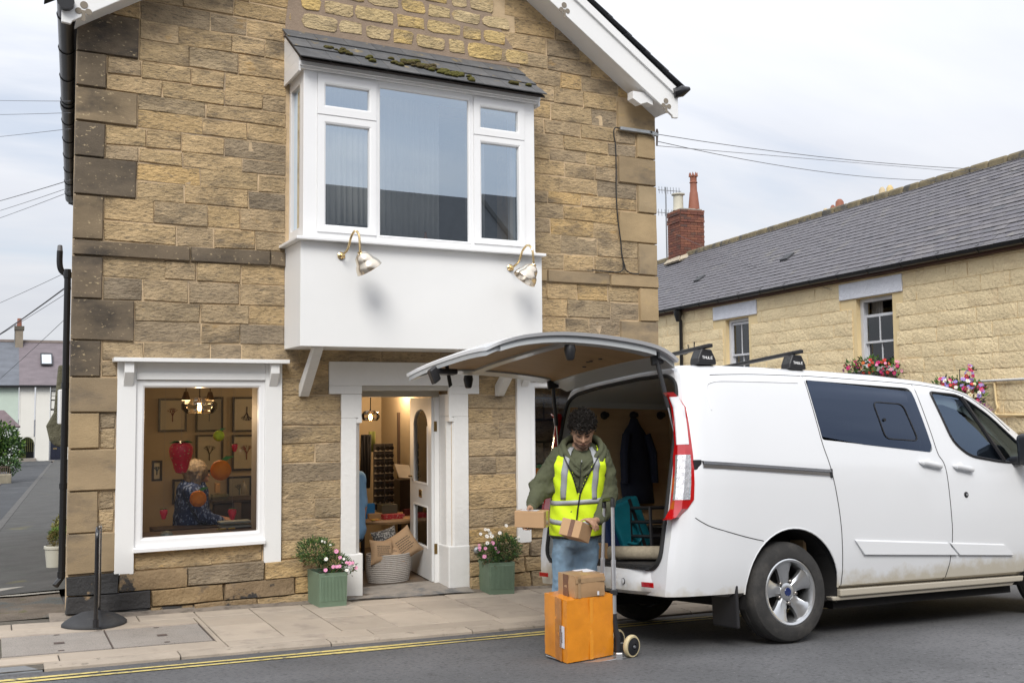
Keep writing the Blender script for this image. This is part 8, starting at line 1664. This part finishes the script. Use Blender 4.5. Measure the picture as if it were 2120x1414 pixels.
# ---------------------------------------------------------------- planters
GRNP = mat('green_glazed_planter', (0.15, 0.215, 0.15), rough=.55, var=.10, vs_=5, bump=.1, bs=40, col2=(0.17, 0.245, 0.17), c2s=4)
def planter(x0, y0, w_, d_, h, yaw, lab, mound, mr, cols, spread):
    z0 = zpav(x0+w_/2)+.004; t = root('planter', lab, 'planter', (x0+w_/2, y0+d_/2, z0), 'green planters by the shop door')
    u = Vector((math.cos(yaw), math.sin(yaw), -.0325)); v = Vector((-math.sin(yaw), math.cos(yaw), 0)); o = Vector((x0, y0, z0)); ZZ = Vector((0, 0, 1)); n = 40
    # outline with fine ribs on the front, open top
    def ring(z, s_, rib): 
        P_ = []
        for i in range(n+1): P_.append((i/n*w_, (-.006 if (i % 2 and rib and 1 < i < n-1) else 0)))
        P_ += [(w_, d_), (0, d_)]
        return [o+u*(w_/2+(a-w_/2)*s_)+v*(d_/2+(c-d_/2)*s_)+ZZ*z for a, c in P_]
    b = MB(); b.loft([ring(0, .955, 0), ring(.045, .962, 0), ring(.05, .963, 1), ring(h-.03, .995, 1), ring(h-.025, .998, 0), ring(h, 1.0, 0), ring(h, .93, 0), ring(h-.05, .92, 0)], closed=True); b.build('pot', GRNP, t)
    b = MB(); b.obox(o+u*w_/2+v*d_/2+ZZ*(h-.045), u*w_*.45, v*d_*.45, ZZ*.01); b.build('soil', mat('potting_soil', (0.03, 0.022, 0.016), rough=.95), t)
    for i, mm in enumerate(GREENS):
        b = MB(); foliage(b, [(Vector(c), r_) for c, r_ in mound], 1100 if i != 2 else 420, .034, up=.45, asp=4.5); b.build('foliage', mm, t)
    b = MB(); foliage(b, [(Vector(c)-Vector((0, 0, r_[2]*.9)), (r_[0]*.7, r_[1]*.7, .03)) for c, r_ in mound], 120, .035, asp=3); b.build('dead_stalks', mat('dry_stalk', (0.16, 0.10, 0.05), rough=.9), t)['kind'] = 'stuff'
    for px_, py_, dy_, cl, sz in cols:
        p = onY(px_, py_, y0+d_/2+dy_); q = flower(t, p, Vector((-.35+rng.uniform(-.3, .3), -.8, .5+rng.uniform(-.2, .3))), sz, cl, 9)
        c = Vector(mound[0][0]); b = MB(); b.tube([p, p.lerp(c, .35)-Vector((0, 0, .01))], .0012, 4); b.build('flower_stalk', GREENS[0], t)
    return t
m1 = onY(652, 1140, -.22); m2 = onY(690, 1165, -.25)
planter(2.555, -.39, .262, .30, .292, R(3), 'green ribbed planter left of the door with pink flowers spilling right', [(m1, (.17, .15, .115)), (m2, (.14, .13, .085)), (onY(722, 1172, -.26), (.07, .08, .055))], .15, [(696, 1141, -.05, 'pink', .024), (704, 1154, -.1, 'pink', .02), (690, 1173, -.16, 'pink', .019), (697, 1173, -.16, 'pink', .019), (703, 1172, -.15, 'pink', .02), (674, 1180, -.17, 'pink', .02), (718, 1165, -.12, 'pink', .02), (724, 1166, -.12, 'pink', .022), (730, 1165, -.10, 'pink', .018), (733, 1170, -.1, 'white', .016), (737, 1175, -.1, 'pink', .02), (718, 1180, -.15, 'white', .018), (675, 1157, -.12, 'white', .02), (667, 1120, -.03, 'white', .012), (673, 1122, -.03, 'white', .013), (684, 1128, -.04, 'white', .012), (712, 1157, -.1, 'white', .014)], 0)
m1 = onY(1046, 1135, -.2); m2 = onY(1014, 1148, -.25)
planter(4.225, -.335, .265, .31, .298, R(-6), 'green ribbed planter right of the door with white daisies', [(m1, (.15, .15, .14)), (m2, (.11, .12, .10))], .15, [(1005, 1096, 0, 'white', .018), (1011, 1097, 0, 'white', .018), (995, 1105, 0, 'white', .018), (1014, 1103, 0, 'white', .02), (1008, 1110, -.05, 'white', .024), (1018, 1109.5, -.05, 'white', .024), (1035, 1103, -.02, 'white', .022), (1048, 1088, 0, 'white', .02), (1067, 1114, 0, 'white', .016), (1074, 1112, .02, 'white', .016), (1009, 1124, -.1, 'white', .022), (1020, 1124, -.1, 'pink', .024), (993, 1134, -.1, 'pink', .02), (1005, 1135, -.13, 'pink', .019), (1026, 1135, -.12, 'pink', .019), (1031, 1142, -.12, 'pink', .019), (1003, 1152, -.16, 'pink', .024), (993, 1138, -.1, 'pink', .016), (992, 1128, -.08, 'pink', .014)], 0)
# ---------------------------------------------------------------- pavement sign stand
sg = root('pavement_sign', 'black pavement sign stand with a domed rubber base, seen edge on', 'sign', (.75, -.42, zpav(.75)))
RBB = mat('rubber_base', (0.035, 0.036, 0.039), rough=.75, var=.25, vs_=8, bump=.25, bs=60, col2=(0.07, 0.068, 0.065), c2s=6, c2t=(.55, .75))
u = Vector((.98, .18, -.0325)); v = Vector((-.18, .98, 0)); c0 = Vector((.755, -.42, zpav(.755)+.003)); prof = [(1.0, 0), (1.0, .014), (.93, .03), (.72, .062), (.45, .088), (.2, .098), (.02, .10)]
b = MB(); n = 40; b.loft([[c0+u*(.245*r_*math.cos(a)*(1-.06*abs(math.sin(2*a))))+v*(.225*r_*math.sin(a)*(1-.06*abs(math.sin(2*a))))+e_z*z for a in [2*math.pi*k/n for k in range(n)]] for r_, z in prof], closed=True); b.build('rubber_base', RBB, sg, smooth=True, ang=50)
near = atD(198, 1296, 7.50); near.z = zpav(near.x)+.03; dvw = Vector((.135, .99, 0)); far = near+dvw*.40
TUBEM = mat('gloss_black_tube', (0.008, 0.008, 0.01), rough=.22, coat=.5); H_ = .735
pts = [near, near+e_z*(H_-.08)]+[near+dvw*(.08-.08*math.cos(a))+e_z*(H_-.08+.08*math.sin(a)) for a in [math.pi/2*k/5 for k in range(1, 6)]]+[far-dvw*(.08-.08*math.sin(a))+e_z*(H_-.08+.08*math.cos(a)) for a in [math.pi/2*k/5 for k in range(0, 6)]]+[far+e_z*.0]
b = MB(); b.tube(pts, .0155, 12); b.build('tube_frame', TUBEM, sg, smooth=True)
b = MB(); b.obox(near+dvw*.20+e_z*.40, dvw*.178, Vector((.99, -.135, 0))*.006, e_z*.30); b.build('sign_panel', mat('panel_edge', (0.42, 0.38, 0.34), rough=.5), sg)
for q in (near, far): b = MB(); b.tube([q, q+e_z*.06], .021, 10); b.build('frame_socket', VBLK, sg, smooth=True)
# ---------------------------------------------------------------- pots in the alley
pt = root('plant_pot', 'cream round plant pot with a clipped brown green shrub in the alley', 'plant pot', onY(116, 1166, 3.1))
pc = onY(116, 1166, 3.1); pc.z = zback(.2, 3.1)+.02; b = MB(); b.lathe([(.095, 0), (.115, .20), (.125, .205), (.125, .23), (.11, .235), (.105, .2)], pc, 24); b.build('pot', mat('cream_pot_glaze', (0.50, 0.48, 0.40), rough=.5, var=.06), pt, smooth=True, ang=40)
b = MB(); foliage(b, [(pc+e_z*.31, (.09, .09, .085))], 900, .02, asp=2.5); b.build('foliage', mat('brown_green_leaf', (0.14, 0.11, 0.03), rough=.8, var=.5, vs_=30), pt); b = MB(); foliage(b, [(pc+Vector((.04, .1, .34)), (.10, .08, .06))], 500, .05, asp=5, up=.8); b.build('grassy_tuft', GREENS[2], pt)
p2 = onY(124, 1120, 4.2); b2_ = root('alley_plant', 'yellow green shrub behind the cream pot in the alley', 'shrub', (p2.x, 4.2, zback(.2, 4.2))); b = MB(); foliage(b, [(onY(122, 1098, 4.2), (.09, .09, .10)), (onY(126, 1080, 4.2), (.06, .06, .08))], 700, .035); b.build('foliage', mat('yellow_leaf', (0.22, 0.21, 0.06), rough=.7, var=.4, vs_=30), b2_); b = MB(); q = onY(124, 1120, 4.2); b.tube([(q.x, 4.2, zback(.2, 4.2)), onY(122, 1100, 4.2)], .012, 6); b.build('stem', mat('shrub_stem', (0, 0, 0)), b2_)
